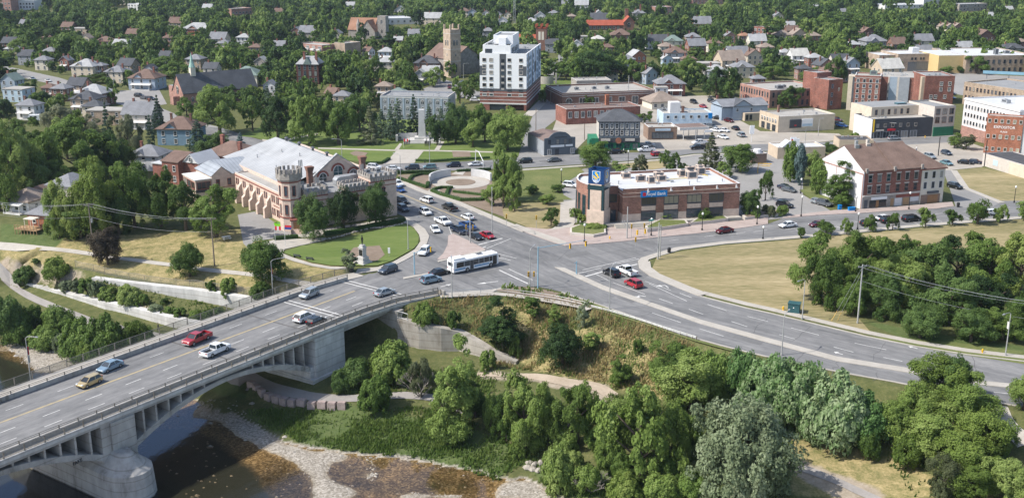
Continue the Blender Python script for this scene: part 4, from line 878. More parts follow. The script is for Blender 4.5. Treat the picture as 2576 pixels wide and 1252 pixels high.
def tower_block(x0,x1,y0,y1,H):
 b=MB();b.box(x0,x1,y0,y1,0,H,0,1);b.B('tower',['stone_front','roof_grey'],ca)
 band(ca,x1-x0,y1-y0,H-1.5,0.28,'trim_red',x0,y0,0.1);band(ca,x1-x0,y1-y0,H-2.6,.18,'trim_red',x0,y0,.06)
 b=MB()
 for i in range(int((x1-x0)/.7)):q=x0+.2+i*.7;b.box(q,q+.3,y0-.12,y0-.001,H-1.2,H-.45)
 b.B('corbels','stone_grey',ca);band(ca,x1-x0,y1-y0,H-.45,.45,'stone_grey',x0,y0,0.18);crenels(x0-.15,x1+.15,y0-.15,y1+.15,H)
tower_block(3.9,10.1,0.2,5.2,9.4);tower_block(15.0,21.3,0.0,4.6,9.2);tower_block(21.9,29.4,-0.2,6.6,11.0)
for x,z,h in((7,5.4,1.9),(7,1.4,2),(12,5.2,1.6),(13.2,5.2,1.6),(12,1.6,1.8),(13.2,1.6,1.8),(18,5.4,1.9),(25.6,6.0,2.4),(25.6,1.6,2.6)):
 y={7:.2,12:1.0,13.2:1.0,18:0.0,25.6:-.2}[x];win(ca,x,y,z,'F',1.1 if y<.5 else .8,h,'arch' if y<.5 else 'sash','trim_red')
for y in(2,4.4):win(ca,29.4,y,6,'R',.8,2,'arch','trim_red');win(ca,29.4,y,1.6,'R',.8,2,'sash','trim_red')
b=MB();oct_=lambda q:[(0.9+q*math.cos(math.pi/8+k*math.pi/4),2.2+q*math.sin(math.pi/8+k*math.pi/4))for k in range(8)]
b.prism(oct_(2.75),0,13.0,0);b.prism(oct_(2.9),3.4,3.7,1);b.prism(oct_(2.9),7.9,8.15,1);b.prism(oct_(2.85),12.2,12.6,1);b.prism(oct_(3.25),13.0,14.5,2);b.prism(oct_(2.95),12.6,13.0,2)
b.B('turret',['stone_buff','trim_red','stone_grey'],ca);b=MB()
for k in range(16):
 a=k*math.pi/8;c,s=math.cos(a),math.sin(a)
 b.box(-.3,.3,-.25,.25,14.5,15.6,0,None,a+math.pi/2,(0.9+3.0*c,2.2+3.0*s,0))
b.prism(oct_(2.6),14.5,14.52,1);b.B('battlement',['stone_grey','roof_dark'],ca)
for k in(3,4,5,6):
 a=k*math.pi/4;n_=(math.cos(a),math.sin(a));q=2.75*math.cos(math.pi/8)+.02
 for z in(4.3,9.0):win(ca,.9+q*n_[0],2.2+q*n_[1],z,a+math.pi/2,.75,2.4,'plain','trim_red')
a=5*math.pi/4+.05;q=2.62
b=MB();b.box(-1.3,1.3,-1.5,.3,0,3.0,0,0,-.35,(1.0,-.3,0));b.box(-1.5,1.5,-1.7,.3,3.0,3.3,1,1,-.35,(1.0,-.3,0));b.B('porch',['stone_buff','trim_red'],ca)
mat('wood_door',(0.28,0.155,0.075),0.6);b=MB();b.box(-.75,.75,-1.56,-1.502,.9,2.8,0,0,-.35,(1.0,-.3,0));b.B('door','wood_door',ca)
b=MB()
for k in range(5):b.box(-1.4,1.4,-3.4+k*.38,-1.51,k*.18 if k else 0,(k+1)*.18,0,0,-.35,(1.0,-.3,0))
for s in(-1.6,1.42):b.box(s,s+.18,-3.5,-1.71,0,1.5,0,0,-.35,(1.0,-.3,0))
b.B('steps','stone_buff',ca)
RX,YF,YB=19.3,13.2,55.5
b=MB();b.extr([(12.0,8.2),(26.6,8.2),(26.6,9.6),(RX,14.9),(12.0,9.6)],1,YF,YF+.6);b.B('gable','stone_front',ca)
b=MB();b.extr([(11.8,9.6),(RX,15.05),(26.8,9.6),(26.8,9.85),(RX,15.35),(11.8,9.85)],1,YF-.12,YF+.72);b.B('gable_coping','metal_roof',ca)
for x,h,w1 in((RX,3.3,2.5),(RX-4.4,1.9,2.0),(RX+4.4,1.9,2.0)):
 win(ca,x,YF-.1,8.8 if h>2 else 8.4,'F',w1,h,'arch','trim_white','glass_teal');b=MB();n=8;zc=(8.8 if h>2 else 8.4)+h*.62;k0,k1=w1/2+.15,w1/2+.75
 for i in range(n):t0,t1=math.pi*i/n,math.pi*(i+1)/n;b.extr([(x+k0*math.cos(t0),zc+k0*math.sin(t0)),(x+k1*math.cos(t0),zc+k1*math.sin(t0)),(x+k1*math.cos(t1),zc+k1*math.sin(t1)),(x+k0*math.cos(t1),zc+k0*math.sin(t1))],1,YF-.09,YF-.001)
 b.B('brick_arch','trim_red',ca)
b=MB();b.box(5.0,28.8,14.02,58,0,8.3);b.B('hall_wall','stone_buff',ca)
zr,zb,ze=13.6,10.6,8.3;xl,xr=12.2,26.4
b=MB()
b.poly([(xl,YF+.6,zb),(RX,YF+.6,zr),(RX,YB-1,zr),(xl,YB+3,zb)]);b.poly([(xr,YF+.6,zb),(xr,YB+3,zb),(RX,YB-1,zr),(RX,YF+.6,zr)]);b.poly([(xl,YB+3,zb),(RX,YB-1,zr),(xr,YB+3,zb)])
b.B('roof','metal_roof_y',ca)
b=MB();b.poly([(5.0,YF+.6,ze),(xl,YF+.6,zb-.02),(xl,YB+3,zb-.02),(5.0,YB+5,ze)]);b.poly([(28.9,YF+.6,9.3),(28.9,YB+3,9.3),(xr,YB+3,zb-.02),(xr,YF+.6,zb-.02)]);b.poly([(5,YB+5,ze),(xl,YB+3,zb-.02),(xr,YB+3,zb-.02),(28.9,YB+5,ze)])
b.B('aisle_roof','metal_roof_y',ca)
for y in(20,29,38,47):
 b=MB();b.cyl((RX+.2,y,zr-.2),(RX+.2,y,zr+.7),.35,.35,8);b.cyl((RX+.2,y,zr+.7),(RX+.2,y,zr+1.1),.7,.3,8);b.B('roof_vent','dark_panel',ca)
for x,y in((15,40),(9,30),(16,30),(10,46)):
 b=MB();z=zb+(x-xl)*(zr-zb)/(RX-xl)if x>xl else ze+(x-5)*(zb-ze)/(xl-5);b.cyl((x,y,z-.1),(x,y,z+1.0),.14,.14,6);b.B('vent_pipe','galv',ca)
b=MB();b.box(27.7,28.9,14.05,58,8.3,10.0);b.B('parapet','stone_buff',ca)
def flared(x,y,z0,z1):
 b=MB();b.box(x-.65,x+.65,y-.65,y+.65,z0,z1-1.2);n=4
 for k in range(n):e=.65+.08*(k+1);b.box(x-e,x+e,y-e,y+e,z1-1.2+k*.3,z1-.9+k*.3)
 b.B('chimney','brick_brown',ca)
flared(9.0,8.2,8.0,13.9);flared(24.6,9.4,8.0,14.6)
b=MB();prof=[(.2,0),(0,.5),(0,1.6),(.5,2.2),(1.2,2.4),(4.2,2.4),(4.8,2.1),(5.2,1.4),(5.2,0)];b.extr([(15.4+x,8.2+z)for x,z in prof],1,6.2,8.4);b.box(17.0,22.5,8.5,10.6,8.2,10.2);b.B('air_handler','galv',ca)
for x,y in((11,4),(12.2,7),(13,10.2),(23.5,4.4),(26.3,4)):hvac(ca,x,y,8.2 if x<21 else 11.05,1.3,1.0,1.1)
b=MB()
for x,y,z,h in((5,4,9.4,2.0),(4.2,2.5,14.5,2.6),(22.5,5.6,11,2.4),(9.2,4.2,9.4,2.4)):
 for d in(-.4,0,.4):b.cyl((x+d,y,z),(x+d,y,z+h),.05);b.box(x+d-.12,x+d+.12,y-.06,y+.06,z+h*.4,z+h)
b.B('antenna','galv',ca)
b=MB();b.box(-4.6,4.9,42.8,56,0,6.9);b.B('annex_wall','stone_front',ca);band(ca,9.5,13.2,3.4,.18,'trim_red',-4.6,42.8)
b=MB();b.extr([(-4.6,6.9),(.9,6.9),(-1.8,9.1)],1,42.78,43.6);b.B('annex_gable','stone_front',ca)
b=MB();b.poly([(-5,42.6,6.8),(-1.8,42.6,9.3),(-1.8,53.0,9.3),(-5,56.4,6.8)]);b.poly([(-1.8,42.6,9.3),(1.2,42.6,6.9),(4.9,44,7.2),(12.2,50,9.3),(12.2,53,9.3),(-1.8,53,9.3)]);b.poly([(-5,56.4,6.8),(-1.8,53,9.3),(12.2,53,9.3),(12.2,57,7)]);b.B('annex_roof','metal_grey',ca)
for x in(-3,.2,3.2):win(ca,x,42.8,4.0,'F',.9,1.7,'sash','trim_red')
for x in(-1.5,2.6):win(ca,x,42.8,.9,'F',.9,1.7,'sash','trim_red')
b=MB();b.box(-9.2,-4.62,43.2,53.5,0,6.0,0);b.box(-9.4,-4.5,43,53.8,6.0,6.25,1);b.B('porch_wing',['stone_front','trim_white'],ca)
win(ca,-6.9,43.2,3.6,'F',3.6,1.8,'band','trim_red');[win(ca,-9.2,y,3.6,'L',2.6,1.8,'band','trim_red')for y in(45.2,48.4,51.6)]
b=MB();b.box(-9.26,-4.6,43.14,43.19,2.6,3.4);b.B('porch_trim','charcoal',ca)
# the bank with its sign tower
p,W,r=front((1413.2+500/4.966,393.6+850/4.966),(1855,545.6));bk=root('bank','brown brick bank with white flat roof and square blue sign tower','bank',p,r);landmark('brick bank',1660,500)
b=MB();b.box(5.0,36.4,-1.4,18.9,0,8.6);b.B('wall','brick_bank',bk)
b=MB();t=.4
for a in((5,36.4,-1.4,-1.4+t),(5,36.4,18.5,18.9),(36.0,36.4,-1.0,18.5)):b.box(*a,8.6,9.3,0,1)
b.B('parapet',['brick_bank','white_wall'],bk)
arc=[(5,18.9),(-0.6,18.9),(-2.0,16.6),(-3.0,13.8),(-3.4,11),(-3.2,8.2),(-2.4,5.4),(-1.0,3.6),(1.2,2.6),(5,2.6)]
b=MB();b.prism(arc,0,8.6);b.B('curved_wall','brick_bank',bk)
b=MB()
for a,c in zip(arc[:-1],arc[1:]):
 b.prism([a,c,(c[0]+(2-c[0])*.08,c[1]+(11-c[1])*.08),(a[0]+(2-a[0])*.08,a[1]+(11-a[1])*.08)],8.6,9.3,0,1)
b.B('curved_parapet',['brick_bank','white_wall'],bk)
b=MB();b.poly([(5.0,-1.0,8.64),(36,-1,8.64),(36,18.5,8.64),(5.0,18.5,8.64)]);b.poly([(x*.94+.2,y*.94+.6,8.645)for x,y in arc][::-1]);b.B('roof','roof_white',bk)
band(bk,31.4,20.3,7.15,.14,'stone_front',5,-1.4,.06);band(bk,31.4,20.3,8.05,.14,'stone_front',5,-1.4,.08);band(bk,31.4,20.3,0,2.7,'stone_front',5,-1.4,.05,'stone_base')
for a,c in zip(arc[1:8],arc[2:8]):
 m_=((a[0]+c[0])/2,(a[1]+c[1])/2);d=(c[0]-a[0],c[1]-a[1]);ang=math.atan2(d[1],d[0]);win(bk,m_[0]-.03,m_[1],1.0,ang,1.3,5.2,'plain','charcoal','glass_teal')
for i,x in enumerate((10.2,16.2,22.4,28.4)):
 win(bk,x+1.6,-1.45,5.0,'F',3.7,1.9,'band','charcoal','glass_warm');win(bk,x+1.6,-1.46,1.2,'F',3.7,2.0,'band','charcoal','glass')
 bxp('spandrel',bk,'stone_front',x-.25,x+3.45,-1.50,-1.455,3.45,4.6);bxp('surround',bk,'charcoal',x-.3,x+3.5,-1.475,-1.452,4.62,4.95)
win(bk,3.0,2.58,5.2,'F',3,1.8,'band','charcoal','glass_warm');win(bk,3.0,2.58,.3,'F',2.6,2.6,'band','charcoal','glass')
for x,y,w_,d,h in((10.5,13.6,2.2,1.7,1.5),(15,6.5,1.8,1.6,1.8),(13,8.8,2.4,1.2,1.7),(19,11.8,2.4,1.7,1.7),(18.5,8.2,2.2,1.4,1.6),(26,12.5,2.6,1.8,1.8),(27.5,10,2.8,2.0,1.9),(31.5,13.6,2.2,1.8,2.0),(32.5,16.6,2,1.6,2.0),(29.8,17,2.6,.9,1.6)):hvac(bk,x,y,8.65,w_,d,h,'stone_front')
mat('pipe_yellow',(0.6,0.45,0.05),0.5);b=MB();b.tube([(14.5,8.2,8.85),(24,9.4,8.85),(29,9.6,8.85)],.09);b.tube([(30,16,8.85),(32.6,11,8.85)],.09);b.B('gas_pipe','pipe_yellow',bk);vents(bk,6,34,1,8,8.65,6,3)
b=MB()
for x in(11.5,17.6,23.8,30,35.3):b.box(x-.12,x+.12,-1.75,-1.41,8.3,9.0);b.box(x-.3,x+.3,-1.95,-1.75,8.2,8.45)
b.B('floodlight','white_wall',bk)
mat('sign_blue',(0.0,0.19,0.52),0.4,var=0.03);mat('sign_navy',(0.008,0.045,0.145),0.35,var=0.06);mat('sign_white',(0.8,0.8,0.8),0.5,var=0.02);mat('sign_yellow',(0.78,0.52,0.03),0.5,var=0.03);mat('sign_red',(0.55,0.02,0.03),0.5,var=0.03)
sg=bxp('wall_sign',bk,'sign_blue',9.6,16.6,-1.66,-1.51,6.9,8.5);text_obj('lettering','Royal Bank',1.15,'sign_white',sg,(13.6,-1.68,7.7),(R(90),0,0),0.02);b=MB();b.box(10.1,10.9,-1.69,-1.662,7.25,8.15,0);b.B('emblem','sign_red',sg)
TR,TC=R(-38),(-0.9,0.2)
tw=link(bpy.data.objects.new('sign_tower',None),bk,(*TC,0),TR)
b=MB();b.box(-2.3,2.3,-2.3,2.3,0,4.2,0);b.box(-1.5,1.5,-2.2,2.2,4.2,10.9,0);b.box(-2.2,2.2,-1.5,1.5,4.2,10.9,0);b.B('tower_shaft','stone_front',tw)
b=MB()
for sx in(-1,1):
 for sy in(-1,1):b.box(min(sx*1.52,sx*2.1),max(sx*1.52,sx*2.1),min(sy*1.52,sy*2.1),max(sy*1.52,sy*2.1),4.2,10.5,0)
b.box(-2.22,2.22,-2.22,2.22,9.4,10.6);b.B('tower_glazing','glass_teal',tw)
b=MB();q=2.1
for a in((-q,q,-q,-q+.25),(-q,q,q-.25,q),(-q,-q+.25,-q+.25,q-.25),(q-.25,q,-q+.25,q-.25)):b.box(*a,10.9,14.5)
b.box(-q+.25,q-.25,-q+.25,q-.25,10.9,13.4);b.B('sign_cube','sign_navy',tw)
b=MB();b.box(-q-.05,q+.05,-q-.05,-q+.05,14.5,14.62);b.box(q-.05,q+.05,-q+.06,q+.05,14.5,14.62);b.box(-q-.05,-q+.05,-q+.06,q+.05,14.5,14.62);b.B('sign_rim','sign_navy',tw)
shield=[(-.95,14.1),(.95,14.1),(.95,12.2),(.6,11.6),(0,11.25),(-.6,11.6),(-.95,12.2)]
for face,rot in((0,0),(1,math.pi/2)):
 c,s=math.cos(rot),math.sin(rot)
 def add(pts,d,m,nm):
  b=MB();b.poly([(x*c-(-q-d)*s,x*s+(-q-d)*c,z)for x,z in pts]);b.B(nm,m,tw)
 add([(x*1.12,12.75+(z-12.75)*1.08)for x,z in shield],.012,'sign_white','shield_border');add(shield,.022,'sign_blue','shield')
 for pts in([(-.35,13.85),(.1,14.0),(.2,13.5),(-.3,13.45)],[(.1,13.6),(.5,13.5),(.55,13.0),(.8,12.75),(.8,12.45),(.4,12.5),(.2,12.95),(-.2,13.2)],[(-.8,13.2),(-.1,12.75),(.45,12.3),(.4,12.1),(-.2,12.45),(-.8,12.9)],[(-.8,12.75),(-.25,12.35),(.2,12.1),(-.05,12.02),(-.8,12.45)]):add(pts,.03,'sign_yellow','lion')
 add([(-.85,11.95),(.85,11.95),(.85,11.9),(-.85,11.9)],.03,'sign_white','sign_line')
 pz=(0,-q-.04,11.65)if face==0 else(q+.04,0,11.65);text_obj('lettering','RBC',.72,'sign_white',tw,pz,(R(90),0,rot),.02)
b=MB()
for k in range(5):b.box(2.2,12.5,-3.4-.4*(4-k)-.4,-3.4-.4*(4-k),0,.8-.16*(4-k),0)
b.box(-4.5,36.5,-3.4,-1.46,0,.8);b.B('steps','concrete',bk)
b=MB()
for x in(4.2,4.8):b.tube([(x,-5.6,.1),(x,-5.6,1.0),(x,-3.5,1.75),(x,-3.5,.8)],.05)
b.B('handrail','galv',bk)
# white hotel tower
p,W,_=front((1320+157/5.216,0),(1,0));q=lambda zx,zy:((1320+zx/5.216)/1.118,(80+zy/5.216)/1.118)
p,W,r=front(q(157,1195),q(835,1215));ht=root('apartment_tower','tall white apartment tower with dark window strip on a brick base','apartment tower',p,R(-8.8));W=19.5;D=46;landmark('white apartment tower',1280,180)
b=MB();b.box(0,W,0,D,2.6,7.9);b.box(0,4,.0,D,0,2.6);b.box(11,11.6,0,1.2,0,2.6);b.box(W-1,W,0,D,0,2.6);b.box(4,W-1,4,D,0,2.6);b.B('brick_base','brick_red',ht)
for z,h in((2.55,.6),(4.2,.2),(5.7,.18),(7.0,.16)):band(ht,W,D,z,h,'trim_white',out=.08)
b=MB();b.box(0,W,0,D,7.9,22.8);b.B('wall','tower_white',ht)
b=MB();b.box(-.02,W+.02,-.03,D,7.9,9.0);b.B('dark_storey','dark_panel',ht)
b=MB();b.box(8.3,11,-.05,-.002,9.0,23.2);b.B('dark_strip','dark_panel',ht)
b=MB();b.box(0,W,0,.4,22.8,23.4);b.box(W-.4,W,.4,D,22.8,23.4);b.box(0,.4,.4,D,22.8,23.4);b.B('parapet','tower_white',ht)
b=MB();b.poly([(.4,.4,22.83),(W-.4,.4,22.83),(W-.4,D-.3,22.83),(.4,D-.3,22.83)]);b.B('roof','roof_grey',ht)
zs=(20.1,17.5,15.0,12.4,9.8)
for i,z in enumerate(zs):
 for x in(1.9,4.8,12.4,17.2):win(ht,x,-.0,z,'F',1.4,1.25,'half' if(i+int(x))%2 else 'plain','stone_pale','glass')
 win(ht,9.65,-.052,z-.3,'F',1.2,1.2,'plain','dark_panel','glass')
 bxp('panel',ht,'stone_pale',9.05,10.25,-.075,-.053,z-1.25,z-.55)
for x in(1.9,4.8,12.4,17.2):win(ht,x,-.032,8.0,'F',1.6,.55,'plain','dark_panel');win(ht,x,0,5.95,'F',1.5,.9,'plain','trim_white')
for x0,x1 in((-.01,2.6),(16.3,W+.01)):bxp('dark_corner',ht,'dark_panel',x0,x1,-.045,-.004,14.4,18.3)
b=MB()
for y in(5.5,16,17.5,27,36.5):b.box(W+.002,W+.05,y,y+1.3,9.0,23.2 if y!=16 else 15)
b.box(W+.002,W+.06,24,30,13,17.5);b.box(W+.002,W+.06,39,45,16,21);b.B('dark_strip','dark_panel',ht)
b=MB();
for y in range(2,45,4):b.box(W+.002,W+.04,y,y+2.2,9.2,23.0)
b.B('side_cladding','panel_grey',ht)
for z in zs:
 for y in(3,8.5,12.5,20,33,41):win(ht,W+.045,y,z,'R',1.6,1.3,'plain','bluegrey')
shell(ht,11.6,24,3.9,'tower_white','roof_grey',.5,'tower_white',1.2,.8,22.8,'penthouse');shell(ht,8.2,17,3.6,'tower_white','roof_grey',.6,'tower_white',4.8,5.5,26.7,'plant_room');bxp('plant_room_block',ht,'tower_white',7.4,10.4,3.2,5.4,26.3,29.4)
win(ht,3.6,.78,23.4,'F',2.6,1.6,'grid','charcoal');[win(ht,12.82,y,23.4,'R',1.8,1.8,'pair','charcoal')for y in(5,9,13,17,21)]
hvac(ht,4,4,26.25,2.5,1.6,1.2);vents(ht,13.5,18.5,3,42,22.85,12,8)
b=MB();b.box(4.02,10.9,.3,3.9,.02,2.5);b.B('entrance_glazing','glass',ht)
# three-storey brick block with the brown roof
u_=lambda zx,zy:((2270+zx/5.216)/1.118,(370+zy/5.216)/1.118)
p,W,r=front(u_(800,1140),u_(1640,1062));bb=root('brick_building','three-storey red brick shop building with brown roof and blank white gable','building',p,r);landmark('brown-roofed brick building',2220,440)
W=18.4;D=19.0;H=10.2
b=MB();b.box(0,W,0,D,0,H);b.B('wall','brick_red',bb)
b=MB();b.extr([(-.02,0),(D,0),(D,H),(D/2,15.6),(-.02,H)],0,-.25,-.003);b.B('white_gable','white_wall',bb)
b=MB();b.extr([(-.05,H-.9),(D,H-.9),(D,H-.55),(-.05,H-.55)],0,-.30,-.252);b.box(-.3,-.252,.0,.35,0,H-.92);b.box(-.3,-.252,6,6.2,2,H-.92);b.box(-.3,-.252,12,12.2,2,H-.92);b.B('red_trim','brick_pink',bb)
gable_roof(bb,W,D,H,5.3,'sh_brown','brick_red','x',.3)
b=MB();b.extr([(-.35,H+.1),(D/2,15.95),(D/2,16.15),(-.35,H+.45)],0,9.1,9.5);b.B('fire_wall','sh_brown',bb)
for x in(.4,9.3,18.1):bxp('corbel',bb,'stone_grey',x-.3,x+.3,-.55,-.02,H-.4,H+.9)
for i,x in enumerate((1.9,4.8,7.7,10.9,13.7,16.6)):
 win(bb,x,0,7.2,'F',1.05,1.9,'half' if i>2 else 'sash','stone_grey','glass_teal' if i<3 else 'glass');win(bb,x,0,4.2,'F',1.05,1.9,'sash','brick_brown' if i>2 else 'stone_grey','glass' if i<3 else 'glass')
 for z in(9.15,6.15):bxp('lintel',bb,'stone_pale',x-.8,x+.8,-.1,-.002,z+.05,z+.35)
b=MB();b.box(-.1,W,-.35,-.003,3.3,3.75);b.B('shop_cornice','stone_pale',bb)
b=MB();b.box(.0,W,-.06,-.004,0,3.28);b.B('shop_front','stone_grey',bb);mat('plywood',(0.36,0.235,0.13),0.85)
for nm,m,a in(('shop_window','glass',(2.2,7.6,-.1,-.062,.3,2.2)),('sign_board','sign_white',(2.6,7.6,-.3,-.07,2.35,3.1)),('boarding','plywood',(9.0,10.0,-.1,-.062,.1,2.3)),('boarding','white_wall',(10.3,12.6,-.1,-.062,.1,2.3)),('sign_board','trim_red',(10.6,18.2,-.12,-.062,2.35,3.2)),('boarding','plywood',(13.0,15,-.1,-.062,.1,2.2)),('boarding','white_wall',(15.2,18.1,-.1,-.062,1.0,2.2)),('door','wood_door',(4.3,5.2,-.13,-.102,.1,2.1)),('archway','dark_panel',(.5,1.6,-.1,-.062,.1,2.5))):bxp(nm,bb,m,*a)
for x,y in((3.0,8.8),(7.0,9.3)):b=MB();b.box(x-.35,x+.35,y-.35,y+.35,15.0,16.9);b.box(x-.8,x+.5,y-.9,y-.36,14.6,15.8);b.B('chimney','galv' if x<5 else 'stone_pale',bb)
p2=p+Vector((math.cos(r),math.sin(r),0))*18.45;be=root('cream_shop','narrow cream stone shop joined to the brick building beside the side street','building',p2,r);landmark('narrow cream shop',2345,470)
b=MB();b.box(0,7.6,-.1,14,0,9.7);b.B('wall','cream',be);b=MB();b.poly([(-.02,-.5,9.75),(8.1,-.5,9.75),(8.1,14.4,9.75),(2.0,9.2,13.4),(-.02,9.2,15.0)]);b.poly([(-.02,-.5,9.75),(8.1,-.5,9.75),(-.02,9.2,15.3)]);b.poly([(8.1,-.5,9.76),(8.1,14.4,9.76),(-.02,14.4,9.9),(-.02,9.2,15.3)]);b.B('roof','sh_brown',be)
b=MB();b.box(-.05,8.05,-.45,14.2,9.45,9.72);b.B('eave','trim_red',be)
for x in(1.3,3.9,6.4):
 for z in(7.0,4.2):win(be,x,-.1,z,'F',1.0,1.8,'half','trim_white')
for nm,m,a in(('sign_board','dark_panel',(2.2,6,-.3,-.11,2.7,3.4)),('shop_front','brown_wall',(.3,6.6,-.16,-.11,0,2.5)),('door','wood_door',(2.5,5.9,-.2,-.162,0.1,2.3))):bxp(nm,be,m,*a)
for y in(3,7,11):win(be,7.6,y,4.4,'R',.9,1.6,'sash')
# shops and blocks of the town centre
def near_shop(o,W,m='glass'):pass
o,W=flat('brick_shop_row','long low brick shop row with white roof bands beside the apartment tower','building',(1414,271),(1646,262),26,6.2,'brick_brown','roof_gravel',.7,nv=8)
landmark('long brick shop row',1530,250);band(o,W,26,4.6,.22,'trim_white');band(o,W,26,5.5,.2,'trim_white')
for i in range(7):win(o,3+i*(W-6)/6,-.01,.5,'F',2.6,3.2,'pair' if 0<i<6 else 'arch','trim_white')
for x in(10,18,24):hvac(o,x,12,5.55)
o,W=flat('brick_warehouse','low red brick building with lilac roof behind the timbered pub','building',(1424,314),(1610,305),13,6.0,'brick_red','roof_brown',.5,nv=7)
landmark('low red brick building',1500,285);[win(o,1.6+i*2.6,0,2.6,'F',1.3,2.2,'pair','trim_white')for i in range(9)];chimney(o,20,9,5.5,9.4,'brick_orange',1.4,1.4)
p,W,r=front((1506,377),(1608,377));o=root('timbered_pub','three-storey timbered pub with dark hipped roof and green ground floor','pub',p,r);landmark('timbered pub',1550,330)
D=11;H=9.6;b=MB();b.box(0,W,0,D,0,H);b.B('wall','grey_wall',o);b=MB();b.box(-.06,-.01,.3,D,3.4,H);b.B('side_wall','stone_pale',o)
hip_roof(o,W,D,H,3.4,'sh_dark',.5);b=MB();b.box(-2.6,W+.05,-.35,-.01,0,4.0);b.box(-3.2,-.02,-.2,D,0,3.6);b.B('green_front','green_wall',o);b=MB();b.box(-.1,W+.1,-.7,-.36,2.6,4.3);b.B('fascia','charcoal',o)
b=MB()
for z in(4.6,6.9,9.3):b.box(0,W,-.06,-.005,z,z+.18)
for i in range(15):x=i*W/14;b.box(x-.08,x+.08,-.07,-.004,4.8,9.3);b.extr([(x+.1,4.85),(x+.25,4.85),(x+.9,6.8),(x+.75,6.8)],1,-.055,-.006)if i<14 else None
b.B('timbering','charcoal',o)
for z in(5.1,7.4):[win(o,.9+i*(W-1.8)/7,-.07,z,'F',.85,1.5,'sash','trim_white')for i in range(8)]
for x in(2.2,10.5):bxp('sign_board',o,'stone_pale',x-1.6,x+1.6,-.9,-.72,3.2,4.0)
for i in range(5):win(o,1.2+i*2.8,-.36,.4,'F',1.8,1.8,'pair','green_wall','glass_teal')
b=MB();b.cyl((6.6,-.95,3.3),(6.6,-.72,3.3),1.0,1.0,14);b.B('round_sign','brick_orange',o)
p,W,r=front((1369,393),(1447,388));o=root('gable_shop','small slate-grey shop with curved stepped parapet at the corner','shop',p,r);landmark('small slate-grey shop',1408,360)
b=MB();b.box(0,W,0.42,17,0,5.0);b.B('wall','grey_wall',o);b=MB();b.extr([(0,0),(W,0),(W,5.8),(W-1.6,6.0),(W-2.3,6.8),(W*.68,7.6),(W*.5,7.9),(W*.32,7.6),(2.3,6.8),(1.6,6.0),(0,5.8)],1,0,.4);b.B('front_wall','slate',o)
b=MB();b.extr([(-.1,5.0),(W+.1,5.0),(W/2,6.2)],1,.42,17);b.B('roof','roof_brown',o)
for x in(1.8,4.7,7.4,W-1.8):win(o,x,0,3.9,'F',.9,1.4,'sash','dark_panel')
bxp('sign_board',o,'sign_white',2.2,7.0,-.2,-.01,2.8,3.5);bxp('sign_board',o,'sign_white',7.5,10,-.2,-.01,2.9,3.5);bxp('door',o,'charcoal',3.8,5.2,-.06,-.01,0,2.2);bxp('lettering',o,'charcoal',3.6,8,-.06,-.01,5.9,6.2)
for x in(1.8,9.9):win(o,x,0,.5,'F',1.2,1.6,'pair','trim_white')
o,W=flat('corner_store','flat-roofed brown corner store with dark shop windows','shop',(1630,352),(1702,351),9,4.6,'brown_wall','roof_gravel',.5,nv=3)
win(o,5.2,0,.6,'F',7.5,2.0,'band','charcoal');bxp('sign_board',o,'lightblue',2.5,8,-.25,-.01,3.2,4.0)
p,W,r=front((1716,352),(1780,349));o=root('canopy','white station canopy with rusty roof on posts beside the brown store','canopy',p,r)
b=MB();b.box(-1.5,W,-1,7.5,3.6,4.5);b.B('fascia','trim_white',o);bxp('roof',o,'roof_brown',-1.2,W-.3,-.7,7.2,4.45,4.55)
for x in(.3,5,W-1.5):
 for y in(-.3,6):b=MB();b.cyl((x,y,0),(x,y,3.6),.15);b.B('post','white_metal',o)
bxp('sign_board',o,'sign_white',8,11,-1.2,-1.02,2.6,3.4)
o,W=flat('white_block','low white and pale blue block with a raised white box on its roof','building',(1668,318),(1791,316),11,5.0,'lightblue','roof_gravel',.5,nv=4)
landmark('white-and-blue block',1730,295);[win(o,1.8+i*3.0,0,3.0,'F',1.0,1.0,'plain','trim_white')for i in range(6)];bxp('roof_box',o,'white_wall',3.2,7.2,3,7,4.5,8.6);bxp('sign_board',o,'sign_blue',W-1.6,W-.1,-.2,-.01,2.8,4.8);chimney(o,8.2,3,4.5,7,'brick_brown',.9,.9);hvac(o,2,8,4.55)
p,W,r=front((1640,276),(1709,273));o=root('brown_roof_house','one-storey house with big brown hipped roof behind the white-and-blue block','house',p,r);b=MB();b.box(0,W,0,11,0,3);b.B('wall','cream',o);hip_roof(o,W,11,3,3.6,'sh_tan',.8);winrow(o,'F',W,11,(1,),4,1.2,1.2)
p,W,r=front((1842,304),(1929,300));o=root('grey_shop_house','pale grey two-storey shop house with dark roof and a triangular gable','building',p,r);landmark('pale grey shop house',1875,270);b=MB();b.box(0,W,0,12,0,5.6);b.box(-4.2,-.02,1,11,0,5.0);b.B('wall','bluegrey',o);gable_roof(o,W+4.2,12,5.6,2.0,'sh_grey','bluegrey','x',.4,-4.2,0);gable_roof(o,7.5,7,5.7,2.2,'sh_dark','bluegrey','y',.3,.5,-.3)
chimney(o,-3,8,6,8.8);chimney(o,9,8,6,8.8);bxp('shop_front',o,'tan',4.2,W,-2.2,-.01,0,3.1);[win(o,x,0,3.6,'F',.9,1.1)for x in(2,8)];[win(o,x,-2.2,.6,'F',.9,1.8,'plain','charcoal')for x in(5.2,6.8)]
p,W,r=front((1958,334),(2098,326));o=root('billboard_block','beige flat-roofed block with two billboards on its side wall','building',p,r);landmark('beige billboard block',2010,305);H=6.0;D=14
shell(o,W,D,H,'beige','roof_gravel',.5);bxp('street_wall',o,'tan',-.25,-.01,0,D,0,H+.3);[win(o,-.25,y,3.2,'L',1.0,1.6,'arch','trim_white')for y in(2,4,6,8,10,12)];[win(o,-.25,y,.4,'L',2.2,2.0,'band','charcoal')for y in(3,7,11)]
